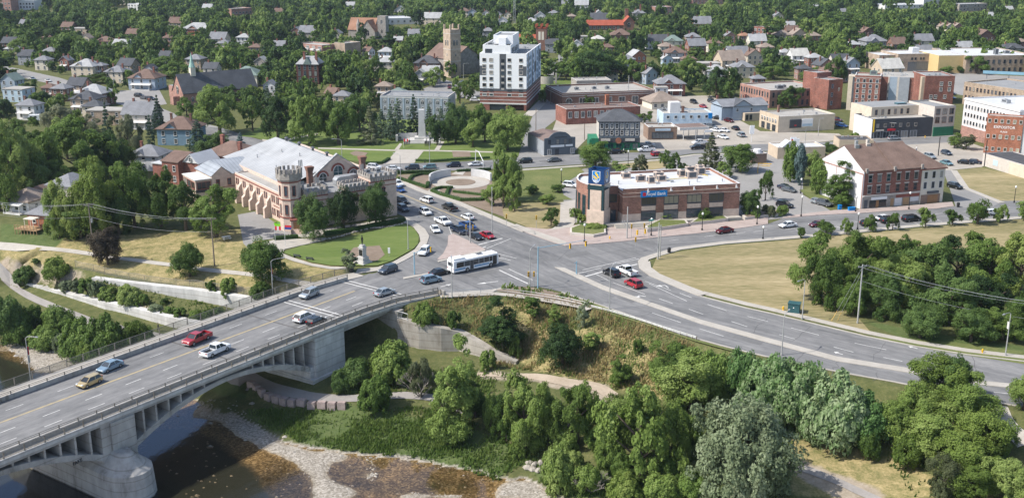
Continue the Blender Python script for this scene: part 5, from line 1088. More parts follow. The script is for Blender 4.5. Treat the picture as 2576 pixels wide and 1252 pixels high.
chimney(o,6.5,12,5.5,8,'brick_brown');vents(o,3,W-2,2,12,5.55,6,4)
bbo=bxp('billboard',o,'charcoal',4.4,9.2,-.4,-.05,1.5,4.6);bxp('red_stripe',bbo,'sign_red',6.3,7.1,-.43,-.402,2.2,2.7);bxp('billboard',o,'sign_white',9.4,14,-.4,-.05,1.8,4.7);bxp('billboard_picture',o,'lightblue',9.6,13.8,-.43,-.402,2.0,2.9)
o,W=flat('brick_office','long pink brick office with flat grey roof left of the red apartment blocks','building',(1936,272),(2073,264),24,7.5,'brick_pink','roof_gravel',.6,nv=6);landmark('long pink brick office',1950,225)
b=MB();b.box(-.3,-.01,0,24,0,7.4);b.B('street_wall','brick_pink',o);[win(o,-.3,1.6+i*2.1,z,'L',.8,1.9,'sash','dark_panel')for i in range(11)for z in(.8,4.4)];[win(o,1.5+i*2.4,0,z,'F',.8,1.9,'sash','dark_panel')for i in range(8)for z in(.8,4.4)];hvac(o,8,6,6.95,3.5,2,1.6);hvac(o,12,9,6.95)
p,W,r=front((2080,277),(2128,272));o=root('stair_block','narrow orange and red brick stair block at the end of the apartments','building',p,r);shell(o,8,9,12.5,'brick_red','roof_grey',.5,'trim_white');[win(o,2.2,0,z,'F',.9,1.5,'sash','bluegrey')for z in(2,5.5,9)];win(o,6,0,7.5,'F',.9,1.5,'arch');shell(o,8.4,8,14.4,'brick_red','roof_grey',.5,'trim_white',2,9.02)
p,W,r=front((2144,278),(2206,281));o=root('brick_apartments','red brick apartment block with rows of white windows and grey stair panels','apartment block',p,r);landmark('red brick apartments',2230,225);H=14.6
shell(o,10.2,11,H,'brick_red','roof_gravel',.5,'trim_white');band(o,10.2,11,11.6,.15,'trim_white');band(o,10.2,11,H-1,.15,'trim_white');bxp('stair_tower',o,'beige',-2.6,-.02,.6,5,0,14.2);bxp('stair_glazing',o,'dark_panel',-.9,-.1,.5,.59,1,13.8)
[win(o,1.3+i*2.5,0,1.0+j*2.15,'F',1.0,1.35,'half','trim_white','glass')for i in range(4)for j in range(6)]
bxp('wall',o,'brick_red',10.22,23,5,22,0,13.8);bxp('grey_panel',o,'bluegrey',13.6,16.6,4.6,4.98,0,13.9);bxp('grey_panel',o,'grey_wall',17.4,21.4,4.4,4.98,0,13.9);bxp('white_strip',o,'stone_pale',16.62,17.38,4.5,4.97,0,13.9);bxp('white_strip',o,'stone_pale',13.0,13.58,4.5,4.97,0,13.9);bxp('roof',o,'roof_gravel',10.4,23,5.1,22,13.82,13.9)
[win(o,13.3,4.5,1.2+j*3,'F',.4,1.3,'plain','trim_white','dark_panel')for j in range(4)];vents(o,2,22,6,18,13.9,14,6);hvac(o,7,8,14.2,3,2.5,1.6,'sh_green')
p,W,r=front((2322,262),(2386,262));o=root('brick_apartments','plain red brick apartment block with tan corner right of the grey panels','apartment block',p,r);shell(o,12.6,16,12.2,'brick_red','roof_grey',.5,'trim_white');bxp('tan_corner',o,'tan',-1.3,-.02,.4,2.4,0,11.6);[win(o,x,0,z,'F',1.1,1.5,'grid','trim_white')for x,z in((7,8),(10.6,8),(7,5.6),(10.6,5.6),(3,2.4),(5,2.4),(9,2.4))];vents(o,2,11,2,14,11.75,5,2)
o,W=flat('dark_shops','dark charcoal shop building with blank white side wall','building',(2192,350),(2342,344),13,7.2,'charcoal','roof_gravel',.6,'dark_panel',nv=5);landmark('dark charcoal shops',2260,320)
bxp('white_side_wall',o,'white_wall',-.2,-.01,.0,13,0,7.1);[win(o,2+i*3,-.01,4.2,'F',.9,1.1,'pair','stone_grey')for i in range(6)];[win(o,2+i*3.6,-.01,.3,'F',2.4,2.2,'pair','grey_wall')for i in range(5)];bxp('sign_board',o,'sign_red',6,9,-.3,-.02,2.8,3.5);bxp('sign_board',o,'sign_yellow',.3,.7,-.2,-.02,2.5,7.0);bxp('sign_board',o,'stone_pale',1.5,4.5,-.3,-.02,2.8,3.3)
p,W,r=front((2344,344),(2408,340));o=root('tan_block','tall tan block with white front windows beside the charcoal shops','building',p,r);landmark('tall tan block',2330,285);shell(o,9,15,11,'stone_pale','roof_grey',.6,'dark_panel');[win(o,x,0,z,'F',1.7,2.0,'pair','brown_wall')for x in(1.6,4.5,7.4)for z in(5,8)];bxp('shop_front',o,'green_wall',.2,8.8,-.3,-.01,0,3.4)
b=MB();b.box(-20,-.02,9,22,0,10.2);b.B('rear_wing','beige',o);bxp('rear_roof',o,'roof_grey',-19.6,-.4,9.4,21.6,10.21,10.25);[win(o,-18+i*2.7,9,z,'F',.9,1.8,'sash','brown_wall')for i in range(6)for z in(7.4,3.8)];bxp('skylight',o,'glass_teal',-7,-3,12,14,10.26,10.8)
p,W,r=front((2416,344),(2480,362));o=root('white_factory','big white office block with rows of sash windows and pink brick base','building',p,r);landmark('big white office block',2500,310)
W=30;D=26;H=14.2;shell(o,W,D,H,'white_wall','roof_white',.5,'white_wall');band(o,W,D,H-.7,.3,'trim_white',out=.25);bxp('brick_base',o,'brick_pink',-.1,W,-.1,-.01,0,4.2)
[win(o,1.5+i*1.72,-.01,z,'F',.9,1.3,'half','stone_pale')for i in range(17)for z in(5.1,7.8,10.6)];hvac(o,12,8,13.75,3,1.6,1.2);bxp('roof_house',o,'white_wall',17,28,8,20,13.75,16.2)
p,W,r=front((2473,384),(2554,390));o=root('painted_brick_block','orange brick block with EXPOSITOR painted in white across its wall','building',p,r);shell(o,11.2,5,12.6,'brick_orange','roof_gravel',.3,'brick_orange');landmark('lettered orange brick block',2515,345)
[win(o,.9+i*1.9,0,z,'F',.8,1.1,'half','trim_white','glass_warm')for i in range(6)for z in(1.0,5.2,10.4)];text_obj('lettering','EXPOSITOR',1.25,'sign_white',o,(5.6,-.03,8.9),(R(90),0,0),.01);text_obj('lettering','PLACE',.75,'sign_white',o,(5.6,-.03,7.4),(R(90),0,0),.01)
bxp('white_wing',o,'white_wall',11.22,22,.4,12,0,12.4)
o,W=flat('tan_offices','tan brick office with a row of dark windows behind the white office block','building',(2420,262),(2600,292),26,9.6,'brick_tan','roof_grey',.6,'tan',nv=6);[win(o,1.5+i*1.9,0,z,'F',.9,1.5,'sash','brown_wall')for i in range(14)for z in(6.2,2.6)];landmark('tan brick office',2500,230)
p,W,r=front((2256,180),(2360,178));o=root('museum','modern grey stone hall with a big dark glass front','hall',p,r);landmark('glass-fronted hall',2300,150);shell(o,W,20,9.2,'brick_tan','roof_white',.5);shell(o,9,16,8.4,'brick_tan','roof_white',.4,'trim_white',-9.05,3);bxp('roof_box',o,'white_wall',12,16,8,12,8.7,11.5);win(o,13,-.02,.2,'F',14,4.6,'band','dark_panel','glass_teal');[win(o,x,-.01,6,'F',.9,1.1,'plain','dark_panel')for x in(8,10,13,14.6)];win(o,-6,3,3,'F',.7,1.2,'plain','dark_panel')
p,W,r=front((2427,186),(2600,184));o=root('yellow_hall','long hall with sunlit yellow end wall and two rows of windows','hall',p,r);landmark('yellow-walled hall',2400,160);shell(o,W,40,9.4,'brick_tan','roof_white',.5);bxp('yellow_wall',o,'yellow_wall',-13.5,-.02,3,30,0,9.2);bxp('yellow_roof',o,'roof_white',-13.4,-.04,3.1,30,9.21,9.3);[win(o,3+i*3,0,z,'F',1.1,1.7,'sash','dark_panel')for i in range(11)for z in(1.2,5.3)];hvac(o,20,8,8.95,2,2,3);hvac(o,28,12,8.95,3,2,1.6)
p,W,r=front((2470,206),(2640,214));o=root('bus_canopy','long teal metal canopy over parked buses near the yellow hall','canopy',p,r);b=MB();b.extr([(0,4.2),(6,4.9),(6,4.7),(0,4.0)],0,0,W);b.B('roof','metal_teal',o)
for x in(2,12,22,W-2):b=MB();b.cyl((x,3,0),(x,3,4.3),.15);b.B('post','galv',o)
o,W=flat('white_restaurant','low white restaurant with flat white roof behind the columnar trees','restaurant',(1955,400),(2075,397),9,3.8,'tan','roof_white',.4,'white_wall',nv=4);gable_roof(o,4.5,3.5,3.9,1.8,'roof_white','white_wall','y',.2,1.5,-.3);bxp('sign_board',o,'sign_white',6,8,2,2.3,4,6.2);landmark('low white restaurant',1990,380)
o,W=flat('restaurant_kiosk','small round-topped white kiosk beside the dark leafy tree','kiosk',(1893,412),(1928,410),6,3.2,'brown_wall','roof_white',.3,'white_wall',nv=2);b=MB();b.cyl((3,3,2.9),(3,3,4.1),1.4,1.2,14);b.B('roof_tank','white_wall',o)
o,W=flat('black_roof_shop','low shop with black flat roof behind the brown-roofed brick building','shop',(2110,377),(2196,378),9,3.4,'tan','roof_dark',.3,'brick_tan',nv=5)
o,W=flat('grey_garage','grey block garage with black roof at the vacant lot','garage',(2470,416),(2580,450),11,4.0,'stone_pale','roof_dark',.2,'galv',nv=2);bxp('tan_wall',o,'beige',W*.62,W,-.1,-.01,0,3.6);bxp('mural',o,'lightblue',5.2,7.4,-.06,-.01,1.2,2.9)
p,W,r=front((958,300),(1128,304));o=root('grey_apartments','long grey apartment slab with arched window columns behind the spruces','apartment block',p,r);landmark('grey apartment slab',1050,255);H=9.4;shell(o,W,15,H,'grey_wall','roof_grey',.7,'stone_pale');b=MB();[b.box(i*W/9-.3+.3,i*W/9+.6,-.12,-.005,0,H-.8)for i in range(9)];b.B('pilaster','bluegrey',o)
[win(o,1.9+i*W/9,0,z,'F',1.0,1.5,'arch','trim_white')for i in range(9)for z in(1,3.7,6.4)];band(o,W,15,H-.8,.3,'trim_white');vents(o,2,W-2,2,13,H-.65,9,5)
o,W=flat('grey_clinic','low grey block clinic behind the long brick shop row','building',(1450,228),(1538,226),12,4.6,'stone_grey','roof_gravel',.4,nv=5);[win(o,x,0,1.4,'F',2,1.1,'plain','charcoal')for x in(6.5,9.3)]
p=G(1376,212);o=root('curved_wall','tall curved white concrete wall on the grass by the tower','wall',p,0);b=MB()
for k in range(10):a0,a1=R(200+k*12),R(212+k*12);b.prism([(4.2*math.cos(a0),4+4.2*math.sin(a0)),(4.2*math.cos(a1),4+4.2*math.sin(a1)),(3.9*math.cos(a1),4+3.9*math.sin(a1)),(3.9*math.cos(a0),4+3.9*math.sin(a0))],0,3.6)
b.box(4.0,4.9,2,3,0,5);b.B('wall','concrete',o)
# churches
def pinnacles(o,s,z,h,m):
 b=MB()
 for x in(-s/2+.55,s/2-.55):
  for y in(-s/2+.55,s/2-.55):b.cyl((x,y,z),(x,y,z+h),.62,.55,8)
 b.B('pinnacle',m,o)
p=G(1137,196);o=root('stone_church','old stone church with tall pinnacled tower left of the apartment tower','church',p+Vector((0,4.2,0)),R(38));landmark('stone church tower',1137,130);s=6.3;Ht=24
b=MB();b.box(-s/2,s/2,-s/2,s/2,0,Ht);b.B('tower','stone_church',o);pinnacles(o,s,0,Ht+2.4,'stone_church');b=MB();[b.box(-s/2-.1,s/2+.1,-s/2-.1,s/2+.1,z,z+.3)for z in(8,14,21.8)];b.B('string_course','stone_pale',o)
for f,x,y in(('L',-s/2,0),('F',0,-s/2),('R',s/2,0)):
 for z,w_,h in((16,1.0,3.6),(2.5,1.6,5.5),(10.6,.7,1.6)):
  for d in((-.9,.9)if z==16 else(0,)):win(o,x+(d if f=='F' else 0),y+(d if f!='F' else 0),z,f,w_,h,'arch','stone_pale')
b=MB();b.box(4,22,5,30,0,8);b.B('nave_wall','stone_grey',o);gable_roof(o,18,25,8,6,'sh_brown','stone_grey','y',.5,4,5);[win(o,4,8+5*k,2,'L',1.4,4,'arch','stone_pale')for k in range(4)]
p=G(1361,132);o=root('red_church','brick church with bright red roof and cream-louvred tower behind the white tower','church',p,R(-8));landmark('red-roofed church',1320,105);s=6.5
b=MB();b.box(-s/2,s/2,0,s,0,15.2);b.B('tower','brick_brown',o);bxp('louvre',o,'cream',-1.7,-.3,-.08,-.01,7.5,12.5);bxp('louvre',o,'cream',.3,1.7,-.08,-.01,7.5,12.5);b=MB();[b.box(x-.5,x+.5,y-.5,y+.5,15.2,17)for x in(-s/2,0,s/2)for y in(0,s)];b.box(-s/2-.2,s/2+.2,-.2,s+.2,14.4,15.2);b.B('battlement','sh_red',o);b=MB();b.box(-26,-3.4,2,14,0,5);b.B('nave_wall','brick_brown',o);gable_roof(o,22.5,12,5,5,'sh_red','brick_brown','x',.4,-26,2)
p=G(918,98);o=root('orange_church','grey stone church with orange tiled roofs and square tower among trees','church',p,R(-14));landmark('orange-roofed church',910,70);b=MB();b.box(-13,6,2,16,0,6);b.box(-2,9,-4,12,0,5.5);b.B('wall','stone_grey',o);gable_roof(o,19,14,6,7.5,'sh_orange','stone_grey','x',.4,-13,2);gable_roof(o,11,16,5.5,7.2,'sh_orange','stone_grey','y',.4,-2,-4);b=MB();b.box(9.2,15.2,1,7,0,15.5);b.B('tower','stone_grey',o);[win(o,12.2,1,z,'F',1.2,3.2,'arch','stone_pale')for z in(10.5,4)];win(o,3.5,-4,2.5,'F',2.6,4.5,'arch','stone_pale');b=MB();b.lathe([(1.4,0),(1.4,10),(.2,14)],8,0,(-3.4,-3));b.B('turret','stone_grey',o)
p=G(450,262);o=root('spire_church','brick church with steep gable, dark roof and pale green spire','church',p,R(-52));landmark('green-spired church',470,225);b=MB();b.box(-6,6,0,34,0,5.2);b.B('nave_wall','brick_pink',o);bxp('front_wall',o,'brick_pink',-6,6,-.12,-.01,0,5.2);gable_roof(o,12,34,5.2,7.4,'sh_dark','brick_pink','y',.3,-6,0);b=MB();b.box(-1.1,1.1,6,8.2,10.5,15.2,0);b.B('spire_base','cream',o);b=MB();b.lathe([(1.5,15.2),(.9,17),(.05,21.5)],8,0,(0,7.1));b.B('spire','copper_green',o);[win(o,x,-.13,1.2,'F',.9,2.6,'arch','cream')for x in(-3.4,3.4)];win(o,0,-.13,4.4,'F',2.2,3.6,'arch','cream');[win(o,6,4+i*4.6,1.4,'R',1.0,2.2,'arch','cream')for i in range(6)];bxp('porch',o,'brick_pink',-1.8,1.8,-3,-.13,0,3.6);b=MB();b.box(-26,-6.1,6,20,0,5);b.B('hall_wall','brick_pink',o);bxp('hall_roof',o,'roof_grey',-25.8,-6.2,6.2,19.8,5.01,5.05)
p=G(1525,76);o=root('red_station','long low station with bright red tiled roof and tall gabled end','station',p,R(3));landmark('red-roofed station',1540,60);b=MB();b.box(-14,13,0,8,0,4.0);b.B('wall','brick_brown',o);gable_roof(o,27,8,4,3.0,'sh_red','brick_brown','x',.8,-14,0);b=MB();b.box(13.2,21,-2,9,0,6);b.B('hall_wall','brick_brown',o);gable_roof(o,7.8,11,6,4,'sh_red','brick_brown','y',.6,13.2,-2);bxp('tower',o,'brick_brown',15.5,18,9.1,11.5,0,15);win(o,17,-2,2,'F',2.2,4,'arch','stone_pale');[win(o,-12+3*i,0,1,'F',1.2,1.6)for i in range(8)]
p=G(752,150);o=root('balcony_apartments','brick apartment block with stepped white balconies among the trees','apartment block',p,R(-40));landmark('white-balcony apartments',800,118);W=21;shell(o,W,11,9.5,'brick_pink','roof_gravel',.6,'trim_white');shell(o,9,12,10.5,'brick_tan','roof_gravel',.5,'trim_white',W+.2,9)
for i in range(4):
 for z in(.6,3.4,6.2):x=1.6+i*5.2;bxp('balcony',o,'trim_white',x,x+3.2,-1.5,-.02,z,z+1.0);win(o,x+1.6,0,z+1.0,'F',2.2,1.3,'pair')
p=G(775,212);o=root('dark_mansion','dark red brick mansion with green mansard roof and tall chimneys','mansion',p,R(-6));landmark('dark red mansion',775,170);b=MB();b.box(-5.5,5.5,0,10,0,9.5);b.B('wall','brick_dark',o);hip_roof(o,11,10,9.5,3.2,'sh_light',.3,-5.5,0,.45);[chimney(o,x,2,9,15.2,'brick_red',1,1)for x in(-1.8,4.2)];[win(o,x,0,z,'F',1,2,'sash','sh_green')for x in(-4,-1.3,1.3,4)for z in(1.2,4.2,7)];b=MB();b.extr([(-2,9.5),(2.2,9.5),(.1,13)],1,-.4,3);b.B('dormer','sh_green',o)
for nm,lb,ct,a,b2,D,H,wl,rf,nw,zs,x in(('tower_block','brown brick tower block with white window columns far at top left','tower block',(-30,27),(29,28),16,32,'brick_pink','roof_gravel',7,(2,6,10,14,18),1),('office_block','white office block with red sign far at the top beside the tower block','office',(42,26),(88,26),18,9,'white_wall','roof_white',6,(2,5),1),('office_block','blue-grey glass office far at the top right of the tower block','office',(96,14),(134,13),16,7,'bluegrey','roof_grey',6,(1.5,4.5),1),('warehouse','long white warehouse roof far behind the orange-roofed church','warehouse',(964,63),(1086,60),26,5,'white_wall','roof_white',8,(1.6,),1),('factory','tall bright white factory block at the far top right','factory',(2322,22),(2362,21),14,16,'white_wall','roof_white',3,(2,),1),('factory','long low white factory shed left of the tall white factory block','factory',(2226,24),(2320,22),24,4,'white_wall','roof_white',7,(1.5,),1),('school','long grey school far at the top right edge','school',(2412,30),(2482,28),14,7,'stone_grey','roof_white',8,(1.2,4.2),1),('school','brick school with flat roof far behind the orange church','school',(583,40),(634,37),16,6,'brick_pink','roof_gravel',6,(1.4,),1),('apartments','pink brick apartments cut by the top edge of the picture','apartment block',(1742,12),(1818,11),14,9,'brick_pink','roof_gravel',8,(1,4,7),1),('apartments','white terrace of flats far at the top left of centre','apartment block',(280,12),(345,14),14,7,'cream','roof_gravel',7,(1,4),1),('apartments','second white terrace of flats just right of the first one','apartment block',(322,26),(352,27),12,6,'white_wall','roof_white',4,(1,3.6),1),('apartments','brown flat-roofed block far behind the red-roofed station','apartment block',(1648,38),(1690,37),14,7,'brick_pink','roof_white',5,(1.4,4.2),1),('school','red flat-roofed school far right of the yellow house','school',(1895,92),(1932,95),12,7,'brick_red','roof_gravel',4,(1.4,4.2),1)):
 o,W=flat(nm,lb,ct,a,b2,D,H,wl,rf,.6,nv=2);winrow(o,'F',W,D,zs if H<20 else(2,6,10,14,18,22,26),nw,1.5,1.5,'plain','trim_white')
p=G(1294,62);o=root('lattice_mast','thin grey lattice mast rising far behind the white apartment tower','mast',p);b=MB()
for x,y in((-1,-1),(1,-1),(0,1)):b.cyl((x,y,0),(x*.35,y*.35,45),.14,.09,5)
for z in range(0,45,2):
 k=1-.65*z/45;Q=[(-k,-k,z),(k,-k,z),(0,k,z)]
 for i in range(3):q2=Q[(i+1)%3];b.cyl(Q[i],(q2[0],q2[1],z+1.8),.06,.06,4)
b.B('lattice','galv',o)
# houses
HOUSES=[];_hn={}
CN={'white_wall':'white','cream':'cream','beige':'beige','tan':'tan','brick_red':'red brick','brick_brown':'brown brick','brick_pink':'pink brick','brick_dark':'dark brick','brick_tan':'tan brick','brick_orange':'orange brick','grey_wall':'grey','bluegrey':'blue-grey','stone_pale':'pale stone','blue_wall':'blue','yellow_wall':'yellow','lightblue':'light blue','stone_grey':'grey stone'}
RN={'sh_grey':'grey','sh_light':'light grey','sh_dark':'dark','sh_brown':'brown','sh_tan':'tan','sh_red':'red','sh_orange':'orange','sh_green':'greenish','sh_pale':'pale'}
def house(x,y,w_,wall,roof,kind='hip',rot=0,H=None,ch=1,D=None,label=None,st=2):
 H=H or(5.4 if st==2 else 3.2);c=G(x,y,H);sc=FOC/(c.y*CT-(c.z-HC)*ST);W=max(5.5,min(30,w_/sc*(0.82 if abs(rot)>20 else 1)));D=D or W*.85 if W<14 else W*.6
 o=root('house',label,'house',(c.x,c.y,0),R(rot));o['_h']=f"{CN[wall]} house with {RN[roof]} {'hipped' if kind == 'hip' else 'gabled'} roof";o['_px']=[float(x),float(y),float(w_)];HOUSES.append((o,x,y,w_))
 b=MB();b.box(-W/2,W/2,0,D,0,H);b.B('wall',wall,o);ph=min(W,D)*(.32 if kind=='hip' else .42)
 if kind=='hip':hip_roof(o,W,D,H,ph,roof,.55,-W/2)
 elif kind=='flat':o['_h']=f"{CN[wall]} flat-roofed house";bxp('roof',o,'roof_gravel',-W/2-.2,W/2+.2,-.2,D+.2,H,H+.35)
 else:gable_roof(o,W,D,H,ph,roof,wall,kind[-1],.45,-W/2)
 if kind=='hip' and W>9:gable_roof(o,W*.36,D*.4,H+.1,ph*.55,roof,wall,'y',.3,-W*.3,-.25)
 rnd=random.Random(int(x*31+y))
 for k in range(ch):chimney(o,W*(.28 if k else-.25),D*.5,H,H+ph+1.0,'brick_red' if rnd.random()<.6 else 'brick_brown')
 zs=(.8,3.5)if H>4.5 else(.9,);n=3 if W>8 else 2
 for z in zs:
  for i in range(n):win(o,-W/2+W*(i+.5)/n,0,z,'F',1.0,1.4,'sash','trim_white')
  for yy in(D*.3,D*.7):win(o,-W/2,yy,z,'L',.9,1.4,'sash','trim_white');win(o,W/2,yy,z,'R',.9,1.4,'sash','trim_white')
 if y>130 and kind!='flat' and rnd.random()<.6:
  b=MB();b.box(-W*.35,W*.35,-2,-.02,0,.4);b.extr([(-2.2,2.5),(-.02,3.0),(-.02,3.12),(-2.2,2.62)],0,-W*.38,W*.38);[b.box(q-.07,q+.07,-1.95,-1.8,.4,2.5)for q in(-W*.33,0,W*.33)];b.B('porch','trim_white',o)
 return o
HL="""102 152 35 cream sh_grey hip -10;160 152 22 brick_red sh_grey gy -15 2;205 168 60 beige sh_light hip -12 2;246 166 26 brick_brown sh_grey hip -12;285 182 50 beige sh_grey hip -15 2;312 164 42 brick_tan sh_dark gx -20;372 174 26 grey_wall sh_dark gy -15;355 198 72 bluegrey sh_brown hip -10 2
118 222 34 brick_brown sh_brown hip -15;146 224 40 brick_brown sh_grey hip -15;188 214 46 brick_tan sh_dark gx -15;222 236 72 brick_brown sh_light hip -12;205 251 66 brick_tan sh_dark hip -12;228 269 50 beige sh_dark hip -12;262 280 96 brick_tan sh_grey flat -6 0;342 288 78 stone_pale sh_grey gx -8 2;62 266 50 white_wall sh_grey hip -12;18 202 42 bluegrey sh_green gy -15;30 226 58 lightblue sh_brown flat -15 0
212 96 26 beige sh_tan gy -10;258 105 42 brick_brown sh_brown hip -12;298 118 46 white_wall sh_light gx -20;340 122 24 brick_pink sh_green gy -20;412 140 28 white_wall sh_dark gx -15;527 172 36 stone_pale sh_dark gx -12;492 74 74 brick_orange sh_light hip -8 1;440 58 36 beige sh_brown gx -10;205 73 58 tan sh_tan flat -8 0;166 68 30 brick_brown sh_brown gx -12;18 108 36 brick_brown sh_dark gx -12;26 124 34 tan sh_light hip -12;485 150 40 brick_tan sh_grey hip -12;612 190 70 cream sh_green hip -8;545 98 42 beige sh_grey gx -10;610 95 32 white_wall sh_light hip -8 2
654 155 30 stone_grey sh_light gy -10;676 215 30 white_wall sh_grey gy -8;829 234 30 brick_brown sh_brown gx -35;857 242 40 tan sh_grey hip -10;963 218 38 brick_tan sh_tan hip -6;999 233 36 white_wall sh_green hip -6;969 131 36 bluegrey sh_light hip -6;1001 101 20 brick_red sh_light gx -6;920 128 28 white_wall sh_brown gx -40;968 157 42 stone_pale sh_light hip -6;937 155 30 stone_pale sh_grey hip -6;1072 160 62 brick_brown sh_dark hip -5 2;1082 183 42 stone_pale sh_light gx -5;1055 186 22 grey_wall sh_pale gy -5;744 78 24 brick_brown sh_grey gy -10;780 82 60 stone_grey sh_grey gx -8;846 84 22 stone_grey sh_grey gy -8;1005 26 26 white_wall sh_light gy -5;1166 29 28 cream sh_brown hip -5;1090 46 50 beige sh_light gx -8;1187 31 20 bluegrey sh_grey gy -5;1222 33 16 white_wall sh_tan gy -5;1253 37 16 white_wall sh_grey gy -5;1277 37 18 cream sh_brown gy -5;1262 54 26 white_wall sh_light gy -5;1206 111 24 white_wall sh_light hip -5;1227 79 28 grey_wall sh_grey hip -5
1358 41 26 white_wall sh_light gy -3;1393 34 24 beige sh_grey hip -3;1438 42 20 brick_pink sh_tan hip -3;1336 54 28 lightblue sh_light hip -3;1463 13 34 white_wall sh_light gx -3;1423 10 20 cream sh_grey gx -3;1507 38 30 white_wall sh_light gy 0;1508 50 42 white_wall sh_dark gx 0;1608 34 32 stone_pale sh_grey hip 0;1463 93 30 stone_pale sh_light flat 0 0;1505 99 30 beige sh_pale hip 0;1418 132 28 white_wall sh_dark gy -5;1450 114 30 white_wall sh_light gy -5;1388 111 32 grey_wall sh_dark gx -3;1563 89 50 brick_brown sh_brown hip 0;1655 103 56 white_wall sh_dark gx 0;1695 104 48 cream sh_green hip 0;1745 94 36 brick_pink sh_grey hip 0;1755 115 44 brick_red sh_grey gx 8;1678 118 34 cream sh_tan hip 4;1768 60 46 yellow_wall sh_grey gx 4;1838 90 24 brick_pink sh_grey gy 5;1875 91 26 brick_pink sh_orange hip 5;1908 103 42 cream sh_light gx 5;1703 134 52 grey_wall sh_brown hip 5 2;1680 148 22 lightblue sh_light gy 5;1540 180 30 beige sh_brown gx 0;1605 180 36 brick_brown sh_brown hip 0;1640 184 42 bluegrey sh_grey gy 30;1788 161 52 tan sh_pale flat 5 0;1846 152 62 tan sh_tan gx 15;1860 138 52 white_wall sh_grey gx 8;1900 140 40 beige sh_brown gy 10;1873 170 52 beige sh_grey hip 6;1805 179 50 white_wall sh_light hip 5;1910 199 32 brick_red sh_grey hip 5
1972 89 40 tan sh_tan hip 5;1995 77 30 brick_brown sh_brown gx 5;2013 87 38 tan sh_tan gy 8;2050 91 32 brick_pink sh_tan hip 8;1977 133 30 stone_pale sh_light hip 5;2015 140 44 white_wall sh_pale gx 10;2053 146 36 brick_red sh_light hip 8;2082 164 42 brick_pink sh_dark gy 20;2118 154 44 stone_pale sh_dark gx 8;2147 160 38 bluegrey sh_grey gy 15;2025 174 34 brick_pink sh_dark hip 5;2150 113 32 brick_red sh_light hip 8;2185 81 30 brick_brown sh_brown gy 10;2207 105 56 grey_wall sh_grey hip 8;2267 111 42 brick_brown sh_brown gx 8;2322 103 60 cream sh_grey gx 8;2375 67 22 cream sh_tan gy 6;2392 68 22 cream sh_tan gy 6;2412 68 24 brick_pink sh_tan gy 6;2337 61 20 stone_pale sh_light hip 5;2432 124 48 stone_pale sh_light gx 12;2482 93 46 brick_brown sh_brown gy 8;2552 123 60 stone_pale sh_dark hip 8;2572 106 28 brick_pink sh_tan hip 8;1990 63 22 cream sh_light gx 5;2247 172 60 tan sh_pale gx 14;2112 180 62 brick_pink sh_brown hip 10
1690 212 70 brick_red sh_grey hip 5 1;1608 142 40 brick_orange sh_light gy 20 0;1580 150 36 grey_wall sh_grey hip 5;1735 150 34 brick_pink sh_brown hip 5;1530 120 30 brick_brown sh_brown hip 5;640 120 30 brick_tan sh_brown hip -10;700 115 30 brick_pink sh_grey gx -10;560 110 30 stone_pale sh_grey hip -10;330 85 30 cream sh_brown gx -12;120 130 34 brick_brown sh_grey hip -12;60 140 36 grey_wall sh_dark gx -12;1120 130 30 brick_brown sh_grey hip -5;1040 85 28 white_wall sh_grey gx -5;2230 135 34 brick_pink sh_brown hip 8;2330 130 40 stone_pale sh_grey gx 8;1930 120 36 brick_pink sh_tan hip 8;1800 110 36 cream sh_brown hip 5;1665 222 28 white_wall sh_grey flat 4 0;2490 40 22 white_wall sh_light gx 5;2540 24 20 cream sh_light gx 5;2120 30 20 white_wall sh_grey gx 5;2050 18 22 white_wall sh_light gx 5;1960 40 22 cream sh_grey gy 5;880 14 22 white_wall sh_light gx -5;700 30 22 cream sh_brown gx -5;520 20 24 white_wall sh_light gx -8;420 96 26 brick_pink sh_brown hip -10;60 60 26 cream sh_grey gx -10;120 95 30 brick_tan sh_brown hip -10"""
for line in HL.split('\n'):
 for t in line.split(';'):
  q=t.split();house(float(q[0]),float(q[1]),float(q[2]),q[3],q[4],{'gx':'gable_x','gy':'gable_y'}.get(q[5],q[5]),float(q[6]),ch=int(q[7])if len(q)>7 else 1)
house(440,326,96,'blue_wall','sh_brown','hip',-6,5.6,2,label='blue two-storey house with brown hipped roof above the big dark trees')
house(360,393,82,'white_wall','sh_grey','hip',-10,4.6,1,label='white house with grey hipped roof beside the red brick house')
house(148,468,74,'stone_pale','sh_grey','hip',-20,9.0,0,9,label='tall pale apartment house with grey hipped roof half hidden by yellow-green trees')
house(40,506,96,'white_wall','sh_tan','hip',-22,3.2,0,9,label='white bungalow with tan roof at the left edge')
house(72,493,70,'brick_tan','sh_brown','hip',-22,3.2,0,9,label='brown-roofed bungalow just behind the white bungalow')
house(100,541,78,'brick_orange','sh_grey','hip',-18,3.0,0,8,label='low brick annex with grey roof and timber deck on the slope')
p=G(411,460);o=root('house','tall red brick house with brown and white roofs left of the armoury','house',p,R(-26));landmark('tall red brick house',440,415)
b=MB();b.box(0,6.2,0,12,0,6.6);b.box(6.22,12,2.5,13,0,6.3);b.B('wall','brick_red',o);gable_roof(o,6.2,12,6.6,2.0,'sh_brown','brick_red','x',.3);gable_roof(o,5.6,9,6.4,2.4,'roof_white','white_wall','y',.3,6.3,2.2);b=MB();b.box(-5.6,-.02,2,12,0,5.0);b.B('side_wing','brick_red',o);b=MB();b.box(-5.9,-.05,1.7,12,5.0,5.3);b.B('wing_roof','roof_white',o)
